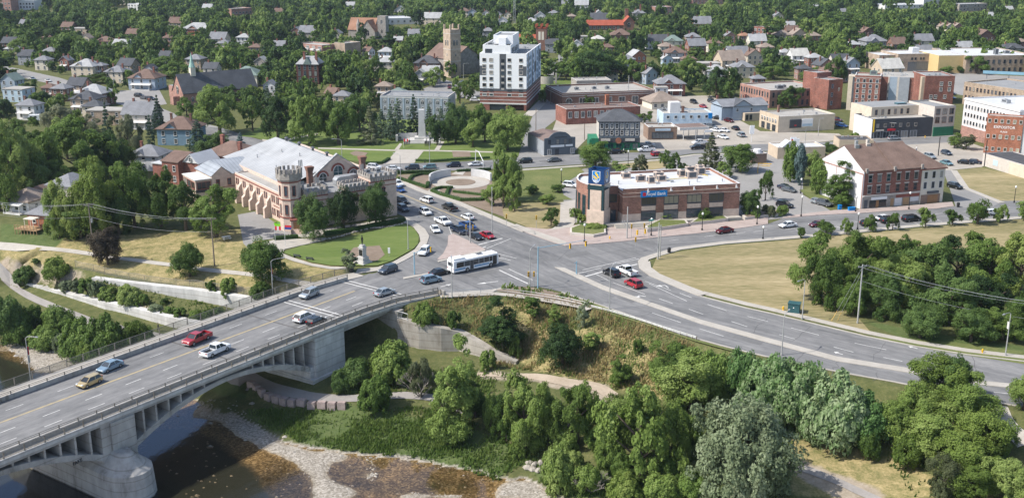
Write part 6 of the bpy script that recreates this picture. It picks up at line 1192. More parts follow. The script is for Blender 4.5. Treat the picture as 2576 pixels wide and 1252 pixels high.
b=MB();b.box(5,19,12.02,24,0,7.0);b.B('rear_wing','brick_red',o);hip_roof(o,14,12,7,3.4,'sh_brown',.5,5,12.02);chimney(o,8,18,8,12,'brick_red',1,1);chimney(o,17,15,7,11,'brick_red',1,1);[win(o,x,0,z,'F',.9,1.6)for x in(1.6,4.6)for z in(.8,3.9)];[win(o,-5.6,y,z,'L',.9,1.5)for y in(4,7,10)for z in(.6,3)];win(o,9.1,2.0,6.9,'F',.8,1.0)
p=G(76,575,0);o=root('deck','stained wooden deck with railings on the slope below the bungalows','deck',p+Vector((0,0,-.6)),R(-18));b=MB();b.box(-3.6,3.2,-1.5,2.2,.5,.7);[b.box(x-.06,x+.06,-1.45,-1.33,-2,1.7)for x in np.linspace(-3.5,3.1,8)];b.box(-3.6,3.2,-1.45,-1.35,1.6,1.7);b.box(-3.6,3.2,-1.45,-1.35,1.1,1.18);b.B('platform','plywood',o);b=MB();[b.box(x-.06,x+.06,y-.06,y+.06,.7,3.2)for x in(-.8,1.8)for y in(-.8,1.2)];b.box(-1,2,-1,1.4,3.2,3.35);b.B('awning','cream',o)
o=[h for h in HOUSES if h[1]==1608][0][0];chimney(o,1.2,3,3,12.5,'brick_red',1.2,1.2);landmark('bungalows on the left',60,510)
# vehicles: one of each kind with its parts, then copies in their own paint
for nm,c in(('paint_white',(0.72,0.73,0.74)),('paint_silver',(0.36,0.40,0.43)),('paint_grey',(0.13,0.145,0.16)),('paint_black',(0.012,0.013,0.015)),('paint_red',(0.33,0.012,0.022)),('paint_darkred',(0.12,0.008,0.014)),('paint_blue',(0.02,0.08,0.27)),('paint_navy',(0.018,0.03,0.06)),('paint_tan',(0.50,0.38,0.19)),('paint_teal',(0.16,0.29,0.33)),('paint_steel',(0.24,0.34,0.42)),('paint_slate',(0.06,0.08,0.11))):paint(nm,c,metal=0.0 if nm in('paint_white','paint_red')else 0.35)
mat('tyre',(0.012,0.012,0.013),0.9);mat('rim',(0.35,0.36,0.37),0.35,0.7);mat('lamp_clear',(0.65,0.67,0.68),0.2);mat('lamp_red',(0.32,0.008,0.01),0.25);glass('car_glass',(0.012,0.016,0.02),0.04,0.8,(0.03,0.04,0.05));mat('plastic_black',(0.02,0.02,0.022),0.7)
def loft(b,secs,m=0):
 n=len(secs[0][1]);base=len(b.v)
 for y,prof in secs:b.v.extend([(x,y,z)for x,z in prof])
 for s in range(len(secs)-1):
  for k in range(n):
   j=(k+1)%n;b.f.append((base+s*n+k,base+s*n+j,base+(s+1)*n+j,base+(s+1)*n+k)[::-1]);b.m.append(m)
 b.f.append(tuple(base+k for k in range(n)));b.m.append(m);b.f.append(tuple(base+(len(secs)-1)*n+k for k in reversed(range(n))));b.m.append(m)
def shrink(prof,dx,dz):
 cx_=sum(p[0]for p in prof)/len(prof);zt=max(p[1]for p in prof);return[(x-dx*(1 if x>cx_ else-1)*min(1,abs(x-cx_)),z-dz*(z>.6))for x,z in prof]
KINDS={'sedan':(4.75,1.84,[(2.37,.32),(2.37,.58),(2.28,.70),(1.15,.90),(-1.55,.95),(-2.28,.93),(-2.37,.70),(-2.37,.32)],(1.2,.45,-1.0,-1.85,.90,1.44),.33,1.42),'hatch':(4.25,1.80,[(2.12,.32),(2.12,.62),(2.0,.75),(1.1,.95),(-1.9,1.0),(-2.08,.92),(-2.12,.60),(-2.12,.32)],(1.2,.35,-1.55,-2.0,.95,1.5),.33,1.28),'suv':(4.65,1.90,[(2.32,.36),(2.32,.75),(2.2,.90),(1.1,1.06),(-2.1,1.10),(-2.3,1.0),(-2.32,.65),(-2.32,.36)],(1.15,.45,-1.75,-2.2,1.06,1.70),.37,1.38),'minivan':(5.1,2.0,[(2.55,.34),(2.55,.68),(2.4,.85),(1.6,1.05),(-2.35,1.08),(-2.52,.98),(-2.55,.6),(-2.55,.34)],(1.75,.75,-2.1,-2.45,1.05,1.74),.35,1.5)}
def car_parts(kind):
 L,W,prof,(b0,r0,r1,b1,zb,zr),wr,wx=KINDS[kind];h=W/2
 o=root(kind,None,None,(0,0,0));b=MB();q=shrink(prof,.10,.07);loft(b,[(-h,q),(-h+.16,prof),(h-.16,prof),(h,q)])
 b.B('body','paint_white',o,smooth=False)
 b=MB();hb,hr=h-.10,h-.30
 A=[(b0,-hb,zb),(b0,hb,zb),(b1,hb,zb),(b1,-hb,zb)];T=[(r0,-hr,zr-.05),(r0,hr,zr-.05),(r1,hr,zr-.05),(r1,-hr,zr-.05)]
 for i in range(4):j=(i+1)%4;b.poly([A[i],A[j],T[j],T[i]][::-1])
 b.B('windows','car_glass',o)
 b=MB();b.prism([(r0+.05,-hr-.02),(r0+.05,hr+.02),(r1-.05,hr+.02),(r1-.05,-hr-.02)],zr-.055,zr+.02)
 for s in(-1,1):
  for xa,xb in((b0,r0),(b1,r1),((b0+b1)/2-.15,(r0+r1)/2-.1)):b.cyl((xa,s*hb,zb-.02),(xb,s*(hr+.01),zr-.03),.055,.05,4)
 b.B('roof','paint_white',o)
 wheels(o,wx,-wx,h,wr);lights(o,L/2,.62 if kind=='sedan' else .75,.85 if kind=='sedan' else 1.0,h)
 b=MB();b.box(-L/2-.03,L/2+.03,-h+.2,h-.2,.3,.46);b.box(-L/2+.3,L/2-.3,-h+.03,h-.03,.2,.34);b.B('bumper','plastic_black',o)
 for s in(-1,1):b=MB();b.box(b0-.35,b0-.15,s*(h+.02)-.09,s*(h+.02)+.09,zb,zb+.16);b.B('mirror','plastic_black',o)
 return o
def wheels(o,xf,xr_,h,r):
 for x in(xf,xr_):
  for s in(-1,1):
   b=MB();b.cyl((0,-s*.1,0),(0,s*.11,0),r,r,14,0);b.cyl((0,s*.09,0),(0,s*.118,0),r*.66,r*.6,12,1);b.B('wheel',['tyre','rim'],o,(x,s*(h-.09),r))
def lights(o,xe,zf,zr,h):
 for s in(-1,1):
  b=MB();b.box(xe-.22,xe+.012,s*(h-.32)-.17,s*(h-.32)+.17,zf-.06,zf+.08);b.B('headlight','lamp_clear',o)
  b=MB();b.box(-xe-.012,-xe+.15,s*(h-.26)-.15,s*(h-.26)+.15,zr-.16,zr+.06);b.B('tail_light','lamp_red',o)
def pickup_parts():
 L,W=5.9,2.02;h=W/2;o=root('pickup',None,None,(0,0,0));b=MB()
 prof=[(2.95,.45),(2.95,.95),(2.8,1.10),(1.55,1.22),(-.55,1.22),(-.55,.45)];q=shrink(prof,.08,.05);loft(b,[(-h,q),(-h+.14,prof),(h-.14,prof),(h,q)])
 b.box(-2.95,-.551,-h,-h+.14,.45,1.22);b.box(-2.95,-.551,h-.14,h,.45,1.22);b.box(-2.95,-2.83,-h+.141,h-.141,.5,1.2);b.box(-2.83,-.551,-h+.141,h-.141,.45,.78);b.B('body','paint_white',o)
 b=MB();b.box(-2.82,-.56,-h+.142,h-.142,.781,.80);b.B('bed_liner','plastic_black',o)
 b=MB();hb,hr=h-.1,h-.26;A=[(1.65,-hb,1.2),(1.65,hb,1.2),(-.62,hb,1.2),(-.62,-hb,1.2)];T=[(.85,-hr,1.8),(.85,hr,1.8),(-.5,hr,1.8),(-.5,-hr,1.8)]
 for i in range(4):j=(i+1)%4;b.poly([A[i],A[j],T[j],T[i]][::-1])
 b.B('windows','car_glass',o)
 b=MB();b.prism([(.92,-hr-.02),(.92,hr+.02),(-.55,hr+.02),(-.55,-hr-.02)],1.79,1.88)
 for s in(-1,1):
  for xa,xb in((1.65,.85),(-.6,-.5),(.4,.2)):b.cyl((xa,s*hb,1.18),(xb,s*hr,1.82),.06,.06,4)
 b.B('roof','paint_white',o);wheels(o,1.85,-1.75,h,.41);lights(o,2.95,.88,1.05,h);b=MB();b.box(-3.02,3.02,-h+.15,h-.15,.45,.6);b.B('bumper','galv',o)
 for s in(-1,1):b=MB();b.box(1.2,1.42,s*(h+.08)-.11,s*(h+.08)+.11,1.22,1.46);b.B('mirror','plastic_black',o)
 return o
PROTO={k:car_parts(k)for k in KINDS};PROTO['pickup']=pickup_parts()
def kill(o):
 for c in list(o.children):kill(c)
 bpy.data.objects.remove(o)
CATS={'sedan':'car','hatch':'car','suv':'car','minivan':'minivan','pickup':'pickup truck'}
def place_car(kind,col,x,y,dx,dy,label,group,z=0.04):
 p=G(x,y,z+.5);q=G(x+dx,y+dy,z+.5);a=math.atan2(q.y-p.y,q.x-p.x)
 o=copy_tree(PROTO[kind]);o.name={'suv':'sport_utility','hatch':'hatchback','pickup':'pickup_truck'}.get(kind,kind);o.location=(p.x,p.y,z);o.rotation_euler=(0,0,a);tag(o,label,CATS[kind],group)
 for c in o.children:
  if c.name.split('.')[0]in('body','roof'):c.material_slots[0].link='OBJECT';c.material_slots[0].material=MATS['paint_'+col]
 return o
DN,UPD=(-40,17.5),(40,-17.5)
g1,g2,g3,g4,g5,g6='vehicles crossing the bridge','vehicles at the intersection','vehicles on the park street','vehicles on the shop street','vehicles parked in the lots','vehicles on the east road'
for t in[('hatch','tan',225,960,*DN,'tan hatchback on the bridge, nearest the river bottom corner',g1),('sedan','steel',277,921,*DN,'pale blue sedan on the bridge beside the left barrier',g1),('pickup','red',496,853,*DN,'red pickup truck driving down the bridge',g1),('pickup','white',542,882,*UPD,'white pickup truck on the bridge beside the red pickup',g1),('suv','silver',778,740,*DN,'silver sport utility alone in the left bridge lane',g1),('suv','white',765,799,*UPD,'white sport utility side by side with a black hatchback',g1),('hatch','black',796,808,*UPD,'black hatchback by the right bridge railing',g1),('sedan','silver',967,735,40,-13,'silver sedan at the upper end of the bridge',g1),('suv','slate',976,679,-40,13,'dark blue sport utility entering the bridge by the statue lawn',g1),('suv','steel',1084,704,40,-9,'blue-grey sport utility behind the bus',g2),('sedan','black',1105,685,40,-10,'black sedan right at the rear of the bus',g2),('suv','white',1068,633,-22,18,'white sport utility in the slip lane by the curved lawn',g2),('sedan','white',1095,577,14,18,'white sedan turning into the slip lane',g2),('pickup','white',1114,558,32,14,'white pickup truck waiting at the lights',g2),('suv','white',1070,534,26,13,'white sport utility queueing behind the white pickup',g2),('suv','white',1074,504,-30,-10,'white sport utility beside the round garden',g2),('pickup','black',1131,523,-30,-14,'black pickup truck leaving along the round garden',g2),('sedan','white',1177,546,-30,-14,'white sedan behind the traffic signals',g2),('pickup','navy',1155,580,34,15,'dark navy pickup truck in the queue',g2),('pickup','blue',1177,570,34,15,'bright blue pickup truck in the queue',g2),('sedan','black',1197,595,34,15,'black sedan first at the stop line',g2),('sedan','red',1226,592,34,15,'red sedan first at the stop line',g2),('suv','black',1012,506,26,13,'upper of two dark vehicles beside the armoury corner',g2),('suv','slate',1014,525,26,13,'lower of two dark vehicles beside the armoury corner',g2),('sedan','blue',1005,477,30,12,'blue sedan half hidden by the armoury tower',g2),('suv','white',1001,463,30,12,'white sport utility behind the armoury tower',g2),('suv','slate',1037,422,-40,1,'slate sport utility on the park street, left of the teal hatchback',g3),('hatch','teal',1081,420,-40,1,'teal hatchback in front of the park lawn',g3),('suv','navy',1141,416,-40,2,'navy sport utility in front of the park lawn',g3),('sedan','white',1196,413,-40,2,'white sedan under the white gantry arm',g3),('sedan','white',990,424,40,0,'white sedan behind the armoury roof tower',g3),('suv','white',942,421,40,3,'white sport utility behind the armoury chimney',g3),('suv','black',1321,406,-40,3,'black sport utility left of the grey sedan on the park street',g3),('sedan','grey',1394,403,-40,3,'grey sedan in front of the slate-grey shop',g3),('suv','black',1545,383,-40,2,'black sport utility in front of the timbered pub',g4),('pickup','white',1626,378,-40,1,'white pickup truck on the street right of the pub',g4),('pickup','silver',1627,366,40,1,'silver pickup truck parked beside the pub',g4),('hatch','red',1653,388,40,-4,'bright red hatchback half hidden by a small round tree',g4),('pickup','white',1762,360,-40,2,'white pickup truck under the canopy',g5),('pickup','black',1757,372,-40,1,'black pickup truck behind the spruce',g5),('sedan','white',1819,345,36,8,'white sedan alone on the lot right of the canopy',g5),('sedan','white',1802,328,36,6,'left of two white sedans on the lot',g5),('sedan','white',1821,328,36,6,'right of two white sedans on the lot',g5),('suv','silver',1864,340,-30,-14,'silver sport utility on the street by the grey shop house',g4),('sedan','black',1850,323,-30,-12,'black sedan beyond the silver sport utility',g4),('sedan','silver',1770,316,36,6,'silver sedan against the white-and-blue block',g5),('suv','grey',1790,319,36,6,'grey sport utility against the white-and-blue block',g5),('sedan','white',1741,312,36,4,'white sedan against the white-and-blue block',g5),('suv','black',1745,257,30,10,'black sport utility alone on the upper lot',g5),('sedan','red',1769,268,30,10,'red sedan alone on the upper lot',g5),('suv','black',1790,255,30,8,'first dark vehicle by the upper lot hedge',g5),('sedan','navy',1802,262,30,8,'second dark vehicle by the upper lot hedge',g5),('suv','black',1806,297,-30,-4,'black vehicle behind the grey shop house',g5),('hatch','darkred',1834,304,30,6,'dark red hatchback in front of the grey shop house',g5),('sedan','darkred',1822,580,-40,6,'dark red sedan in front of the bank steps street',g4),('sedan','white',1982,566,-40,5,'white sedan beside the bank parking entrance',g4),('sedan','darkred',2057,564,-40,5,'dark red sedan behind a young street tree',g4),('hatch','black',2184,562,40,-4,'black hatchback parked behind a young street tree',g4),('sedan','white',2219,549,-40,4,'white sedan beyond the parked black vehicles',g4),('suv','black',2236,555,40,-4,'black sport utility parked behind the minivan',g4),('minivan','black',2293,551,40,-4,'black minivan parked on the shop street',g4),('hatch','white',2497,535,40,-3,'white hatchback between two street trees at right',g4),('suv','white',1435,466,40,4,'white sport utility in the drive left of the bank',g5),('sedan','navy',1975,471,36,8,'navy sedan on the lot between bank and brick building',g5),('sedan','grey',1985,477,36,8,'grey sedan beside the navy sedan',g5),('suv','black',1974,516,36,6,'black sport utility behind the clipped bush',g5),('hatch','silver',2058,508,36,8,'silver hatchback under the trees by the brick building',g5),('suv','grey',2074,512,36,8,'grey sport utility under the trees by the brick building',g5),('suv','silver',2249,349,40,-2,'silver sport utility in front of the charcoal shops',g4),('hatch','slate',2381,385,34,10,'slate hatchback alone on the big lot',g5),('suv','silver',2339,394,34,10,'silver sport utility behind the brown roof',g5),('sedan','teal',2381,410,34,10,'teal sedan on the big lot by the cream shop',g5),('sedan','black',2428,408,36,3,'left of two dark sedans by the grey garage',g5),('sedan','navy',2452,407,36,3,'right of two dark sedans by the grey garage',g5),('suv','black',2402,469,36,9,'black sport utility in the side street by the cream shop',g4),('pickup','white',1577,683,-34,-16,'white pickup truck waiting on the east road',g6),('suv','black',1539,687,-34,-16,'black sport utility waiting beside the white pickup',g6),('suv','red',1594,714,-34,-16,'red sport utility behind the waiting pickup',g6),('sedan','white',82,198,30,8,'white car parked on the far left street',g3),('sedan','white',121,203,30,8,'white car driving on the far left street',g3),('suv','black',350,241,30,2,'left black car outside the spire church',g5),('sedan','grey',365,247,30,2,'grey car outside the spire church',g5),('suv','black',378,249,30,2,'right black car outside the spire church',g5),('sedan','silver',330,265,30,8,'silver car at the left street junction',g3),('sedan','silver',1165,207,30,0,'silver car below the stone church tower',g3),('suv','white',1185,247,30,0,'left white car beside the tower base',g5),('sedan','white',1195,252,30,0,'right white car beside the tower base',g5),('suv','darkred',1131,220,0,10,'dark red vehicle left of the tower street',g5),('sedan','black',1395,171,10,10,'black car on the street beyond the tower',g3),('suv','white',1380,180,10,10,'white car on the street beyond the tower',g3),('sedan','black',2107,310,30,4,'black car in the gap right of the billboards',g5),('sedan','blue',2118,316,30,4,'blue car in the gap right of the billboards',g5),('suv','darkred',2104,302,30,4,'dark red car in the gap right of the billboards',g5),('suv','black',2392,236,30,3,'black car between apartments and tan office',g5),('sedan','blue',2391,246,30,3,'blue car between apartments and tan office',g5),('sedan','white',1360,206,30,2,'white car in front of the curved concrete wall',g5),('sedan','black',1570,226,30,2,'dark car behind the long brick shop row',g5)]:place_car(*t,z=0.05)
for o in PROTO.values():kill(o)
p,q=G(1146,690),G(1249,668);a=math.atan2(q.y-p.y,q.x-p.x);c=(p+q)/2+Vector((-math.sin(a),math.cos(a),0))*1.2
o=root('city_bus','long white city bus with blue stripe turning through the intersection','bus',(c.x,c.y,.04),a);mat('bus_white',(0.76,0.77,0.78),.35);mat('bus_blue',(0.02,0.20,0.42),.4)
b=MB();L,h=6.0,1.28;pr=[(L,.4),(L,2.4),(L-.25,3.0),(-L+.1,3.0),(-L,2.8),(-L,.4)];q2=shrink(pr,.04,.12);loft(b,[(-h,q2),(-h+.2,pr),(h-.2,pr),(h,q2)]);b.box(-L+.2,-L+3.2,-h+.25,h-.25,3.0,3.35);b.box(.8,2.4,-.6,.6,3.0,3.14);b.B('body','bus_white',o)
for s in(-1,1):
 for x0,x1 in((-5.2,-3.3),(-3.2,-1.7),(-.7,.6),(.7,2.0),(2.1,3.4),(3.5,4.3)):b=MB();b.box(x0,x1,s*h-.012 if s>0 else-h-.025,s*h+.025 if s>0 else-h+.012,1.35,2.5);b.B('window','car_glass',o)
 for x0,x1 in((-5.8,-2.9),(-.5,3.4)):b=MB();b.box(x0,x1,(h if s>0 else-h-.02),(h+.02 if s>0 else-h),.85,1.1);b.B('stripe','bus_blue',o)
for x0,x1 in((-1.65,-.75),(4.4,5.5)):b=MB();b.box(x0,x1,-h-.03,-h+.01,.45,2.5);b.B('door','car_glass',o)
b=MB();b.box(L-.12,L+.03,-h+.15,h-.15,1.2,2.5);b.B('windscreen','car_glass',o);b=MB();b.box(-L-.02,-L+.05,-.9,.9,1.7,2.5);b.B('rear_window','car_glass',o);wheels(o,3.9,-2.4,h+.08,.5);lights(o,L,.8,1.2,h)
b=MB();[b.box(L+.05,L+.2,s*1.5-.12,s*1.5+.12,1.9,2.4)for s in(-1,1)];[b.cyl((L-.1,s*1.2,2.5),(L+.1,s*1.45,2.3),.03)for s in(-1,1)];b.B('mirror','plastic_black',o);b=MB();b.box(.8,2.4,-.5,.5,3.14,3.2);b.B('roof_hatch','dark_panel',o)
mat('skin',(0.45,0.27,0.19),.6);mat('cloth_dark',(0.03,0.032,0.04),.9);mat('cloth_blue',(0.05,0.07,0.13),.9);mat('cloth_red',(0.3,0.05,0.04),.9);mat('hair',(0.03,0.02,0.015),.8)
def person_mesh(pose):
 """rings of a standing body swept from sole to crown, arms and legs tapered"""
 b=MB();st={'stand':(.10,0,.05),'walk':(.22,.22,.18),'sit':(.1,0,.05)}[pose]
 def limb(P,Rr,m):
  for(p,r0),(q_,r1)in zip(zip(P[:-1],Rr[:-1]),zip(P[1:],Rr[1:])):b.cyl(p,q_,r0,r1,8,m)
 for s in(-1,1):
  f=st[1]*s
  if pose=='sit':limb([(0,s*.1,.55),(.42,s*.16,.62),(.30,s*.2,.18),(.44,s*.2,.12)],[.09,.075,.05,.045],1)
  else:limb([(0,s*.10,.90),(f*.5+.02,s*.11,.48),(f,s*.11,.08),(f+.14,s*.12,.04)],[.095,.07,.05,.045],1)
  zb=-.36 if pose=='sit' else 0
  limb([(0,s*.19,1.42+zb),(-f*.4,s*.25,1.14+zb),(-f*.8+(.3 if pose=='sit' else .06),s*.25,.92+zb+(.1 if pose=='sit' else 0))],[.062,.05,.036],0);e=(-f*.8+(.3 if pose=='sit' else .06),s*.25,.9+zb+(.1 if pose=='sit' else 0))
  for k in range(4):b.cyl((e[0]+.015*(k-1.5),e[1],e[2]),(e[0]+.02*(k-1.5)+.02,e[1],e[2]-.09-.01*(k in(1,2))),.012,.008,4,2)
  b.cyl(e,(e[0]+.05,e[1]-s*.02,e[2]-.05),.012,.009,4,2)
 zb=-.36 if pose=='sit' else 0;secs=[(.13,.16,.84),(.12,.155,.98),(.115,.15,1.12),(.125,.185,1.34),(.10,.19,1.44),(.055,.06,1.50),(.055,.055,1.54)];n=12;i0=len(b.v)
 for rx,ry,z in secs:b.v.extend([(rx*math.cos(2*math.pi*k/n),ry*math.sin(2*math.pi*k/n),z+zb)for k in range(n)])
 for q_ in range(len(secs)-1):
  for k in range(n):j=(k+1)%n;b.f.append((i0+q_*n+k,i0+q_*n+j,i0+(q_+1)*n+j,i0+(q_+1)*n+k));b.m.append(0 if q_<5 else 2)
 b.lathe([(.02,1.53+zb),(.07,1.56+zb),(.088,1.63+zb),(.09,1.69+zb),(.07,1.75+zb),(.03,1.78+zb)],12,2);b.box(.08,.115,-.015,.015,1.63+zb,1.66+zb,2);b.box(.075,.092,-.05,-.02,1.665+zb,1.68+zb,3);b.box(.075,.092,.02,.05,1.665+zb,1.68+zb,3);b.box(.07,.09,-.03,.03,1.59+zb,1.597+zb,3)
 h_=MB();h_.lathe([(.094,1.67+zb),(.098,1.71+zb),(.08,1.77+zb),(.03,1.80+zb)],12,0,(-.012,0));return b,h_
def person(x,y,z,rot,label,top='cloth_dark',leg='cloth_blue',pose='stand',loc=None):
 p=loc or G(x,y,z);b,h_=person_mesh(pose);o=b.B('person',[top,leg,'skin','hair'],None,p,rot,smooth=True);tag(o,label,'person');h_.B('hair','hair',o);return o
zt=z_at(399,833);person(399,833,zt+.1,R(200),'person in dark clothes walking on the trail below the bridge','cloth_dark','cloth_dark','walk',Vector((*G(399,833,zt).xy,TZ(*G(399,833,zt).xy)+.12)))
person(1833,331,.04,0,'person in dark clothes standing by the white sedans','cloth_dark','cloth_dark');person(1399,384,.14,0,'person in black at the slate-grey shop door','cloth_dark','cloth_dark')
person(2305,380,.04,1.0,'person in light top crossing the big lot','trim_white','cloth_blue','walk')
p=G(1569,386);o=root('motorcycle','dark motorcycle with rider in front of the pub','motorcycle',(p.x,p.y,.04),R(172));b=MB();b.extr([(.7,.5),(.5,.95),(0,.85),(-.6,.8),(-.8,.95),(-.9,.6),(-.3,.4),(.4,.35)],1,-.16,.16);b.cyl((.7,0,.6),(.45,0,1.1),.05);b.cyl((.42,-.4,1.1),(.42,.4,1.1),.03);b.B('frame','paint_black',o)
for x in(.78,-.72):b=MB();b.cyl((x,-.07,.31),(x,.07,.31),.31,.31,14);b.B('wheel','tyre',o)
person(0,0,0,R(172),'rider in white top sitting on the motorcycle','trim_white','cloth_dark','sit',Vector((p.x,p.y,.42)))
p=G(707,573);o=root('waste_skip','lime green waste skip at the foot of the armoury turret','skip',(p.x,p.y,.03),R(-25),None,(.72,.72,.8));mat('lime',(0.17,0.50,0.02),.5);b=MB();b.prism([(-2.1,-1.0),(2.1,-1.0),(2.1,1.0),(-2.1,1.0)],0.1,.2);b.extr([(-1.6,.2),(1.6,.2),(2.3,1.5),(-2.3,1.5)],1,-1.0,-.92);b.extr([(-1.6,.2),(1.6,.2),(2.3,1.5),(-2.3,1.5)],1,.92,1.0);b.poly([(1.6,-.92,.2),(1.6,.92,.2),(2.3,.92,1.5),(2.3,-.92,1.5)]);b.poly([(-1.6,.92,.2),(-1.6,-.92,.2),(-2.3,-.92,1.5),(-2.3,.92,1.5)]);b.B('container','lime',o);bxp('rubbish',o,'dark_panel',-1.8,1.8,-.9,.9,.9,1.25)
p=G(95,308);o=root('camper_trailer','white camper trailer parked among houses at far left','trailer',(p.x,p.y,.6),R(8));b=MB();b.extr([(-3,.3),(3,.3),(3.1,1.6),(2.7,2.5),(-2.8,2.5),(-3.1,1.8)],1,-1.1,1.1);b.B('body','bus_white',o);[bxp('window',o,'car_glass',x,x+.9,-1.14,-1.09,1.3,2.0)for x in(-2.4,-.8,1.2)];wheels(o,.6,-.5,1.1,.32)
# trees: crowns of many small leaf faces gathered in clumps round a limbed trunk
foliage('leaf_dark',(0.033,0.068,0.018),(0.072,0.131,0.033),(0.131,0.204,0.055));foliage('leaf_mid',(0.065,0.116,0.023),(0.133,0.211,0.043),(0.226,0.308,0.079));foliage('leaf_light',(0.096,0.153,0.031),(0.180,0.259,0.057),(0.282,0.355,0.107));foliage('leaf_lime',(0.085,0.135,0.022),(0.165,0.235,0.046),(0.27,0.33,0.09));foliage('leaf_silver',(0.103,0.136,0.070),(0.212,0.263,0.144),(0.381,0.422,0.283));foliage('leaf_sumac',(0.050,0.109,0.031),(0.117,0.219,0.061),(0.343,0.421,0.237),scale=9);foliage('leaf_spruce',(0.034,0.065,0.037),(0.071,0.119,0.067),(0.131,0.177,0.107),trans=.1);foliage('leaf_blue',(0.085,0.135,0.130),(0.149,0.213,0.207),(0.241,0.305,0.307),trans=.1);foliage('leaf_purple',(0.030,0.024,0.016),(0.066,0.052,0.035),(0.120,0.098,0.065));foliage('leaf_olive',(0.087,0.106,0.044),(0.160,0.183,0.094),(0.258,0.271,0.166));foliage('leaf_hedge',(0.027,0.064,0.015),(0.057,0.116,0.028),(0.106,0.177,0.049))  # sumac: pale sheen of the leaves painted in as its lightest green
mat('bark',(0.105,0.082,0.062),.95,var=.3,scale=3);mat('bark_pale',(0.26,0.23,0.20),.95,var=.25,scale=3)
def leaf_mesh(name,C,Rc,per,size,rg,up=.25,flat=1.0,norm=None,mats='leaf_mid'):
 """C clump centres (n,3), Rc clump radii; quads turned mostly outwards from their clump"""
 n=len(C);idx=np.repeat(np.arange(n),per);N_=len(idx)
 d=rg.normal(size=(N_,3));d/=np.linalg.norm(d,axis=1)[:,None]
 d[:,2]=np.where((d[:,2]<0)&(rg.random(N_)<.62),-d[:,2],d[:,2]);rad=Rc[idx]*rg.uniform(.30,1.06,N_)**.42;P=C[idx]+d*rad[:,None]*np.array([1,1,flat])
 cen=C.mean(0);out=P-cen;out/=np.linalg.norm(out,axis=1)[:,None]+1e-6
 nr=d*.7+out*.6+rg.normal(size=(N_,3))*.55+np.array([0,0,up]);nr/=np.linalg.norm(nr,axis=1)[:,None]
 t=np.cross(nr,rg.normal(size=(N_,3)));t/=np.linalg.norm(t,axis=1)[:,None]+1e-9;s=np.cross(nr,t)
 sz=size*rg.uniform(.45,1.6,N_)[:,None]
 V=np.stack([P-t*sz,P-s*sz*.62,P+t*sz,P+s*sz*.62],1).reshape(-1,3)
 if norm:V[:,:2]*=.5/np.quantile(np.hypot(V[:,0],V[:,1]),.965);z0,z1=np.quantile(V[:,2],.004),np.quantile(V[:,2],.996);V[:,2]=norm[0]+(V[:,2]-z0)*(1-norm[0])/(z1-z0)
 me=bpy.data.meshes.new(name);me.vertices.add(N_*4);me.vertices.foreach_set('co',V.astype(np.float32).ravel());me.loops.add(N_*4);me.loops.foreach_set('vertex_index',np.arange(N_*4,dtype=np.int32))
 me.polygons.add(N_);me.polygons.foreach_set('loop_start',np.arange(0,N_*4,4,dtype=np.int32));me.update();me.materials.append(MATS[mats]);return me
def crown(kind,nc,per,size,seed):
 rg=np.random.default_rng(seed);nm='crown_'+kind
 LOB={'round':(22,.17,.25,.24,.56,-.85),'loose':(11,.12,.22,.42,.78,-.7),'tall':(14,.12,.20,.35,.80,-1),'spread':(12,.12,.21,.45,.82,-.35),'bank':(13,.12,.24,.40,.80,-1),'shrub':(8,.15,.28,.30,.62,.02),'willow':(34,.12,.18,.42,.70,-.85)}
 if kind in LOB:
  nl,r0,r1,p0,p1,zmin=LOB[kind];g=(np.arange(nl)+.5)/nl;zz=zmin+(1-zmin)*g;aa=np.arange(nl)*2.399+rg.uniform(0,6);q=np.sqrt(np.clip(1-zz**2,0,1));U=np.stack([q*np.cos(aa),q*np.sin(aa),zz],1)+rg.normal(size=(nl,3))*.18
  L_=U*rg.uniform(p0,p1,nl)[:,None]*.5;LR=rg.uniform(r0,r1,nl)
  if kind=='tall':L_[:,:2]*=.62;L_[:,2]*=1.5
  w_=LR**2;li=rg.choice(nl,nc,p=w_/w_.sum());u=rg.normal(size=(nc,3));u/=np.linalg.norm(u,axis=1)[:,None];flip=(u*L_[li]).sum(1)<0;u[flip&(rg.random(nc)<.6)]*=-1;u[:,2]=np.where((u[:,2]<-.2)&(rg.random(nc)<.7),-u[:,2],u[:,2])
  C=L_[li]+u*(LR[li]*rg.uniform(.55,1.0,nc))[:,None];C[:,2]+=.5;Rc=LR[li]*rg.uniform(.30,.52,nc)
 elif kind=='cone':
  z=rg.uniform(0,1,nc)**1.35;a=rg.uniform(0,6.283,nc);lay=np.round(z*13)/13;r=(1-lay)**.85*.5*rg.uniform(.45,1.0,nc)*(1+.2*np.sin(a*3+lay*20));C=np.stack([r*np.cos(a),r*np.sin(a),.06+lay*.92-r*.12],1);Rc=rg.uniform(.035,.085,nc)
  return leaf_mesh(nm,C,Rc*(1.2-.5*z),per,size,rg,.5,.45,(.04,))
 elif kind=='column':
  u=rg.normal(size=(nc,3));u/=np.linalg.norm(u,axis=1)[:,None];rr=rg.uniform(.5,.92,nc);C=u*rr[:,None]*np.array([.42,.42,.44]);C[:,2]+=.54;Rc=rg.uniform(.07,.13,nc)
 return leaf_mesh(nm,C,Rc,per,size,rg,norm=({'round':.09,'loose':.13,'tall':.06,'spread':.12,'column':.04}.get(kind,.0),))
BIG={'round':[crown('round',190,150,.0125,s)for s in(31,32)],'loose':[crown('loose',190,150,.0125,s)for s in(33,34)],'tall':[crown('tall',190,150,.0115,s)for s in(35,)],'bank':[crown('bank',210,150,.0120,s)for s in(36,37,38)],'shrub':[crown('shrub',110,150,.018,s)for s in(39,40)],'willow':[crown('willow',330,110,.0115,s)for s in(18,)]}
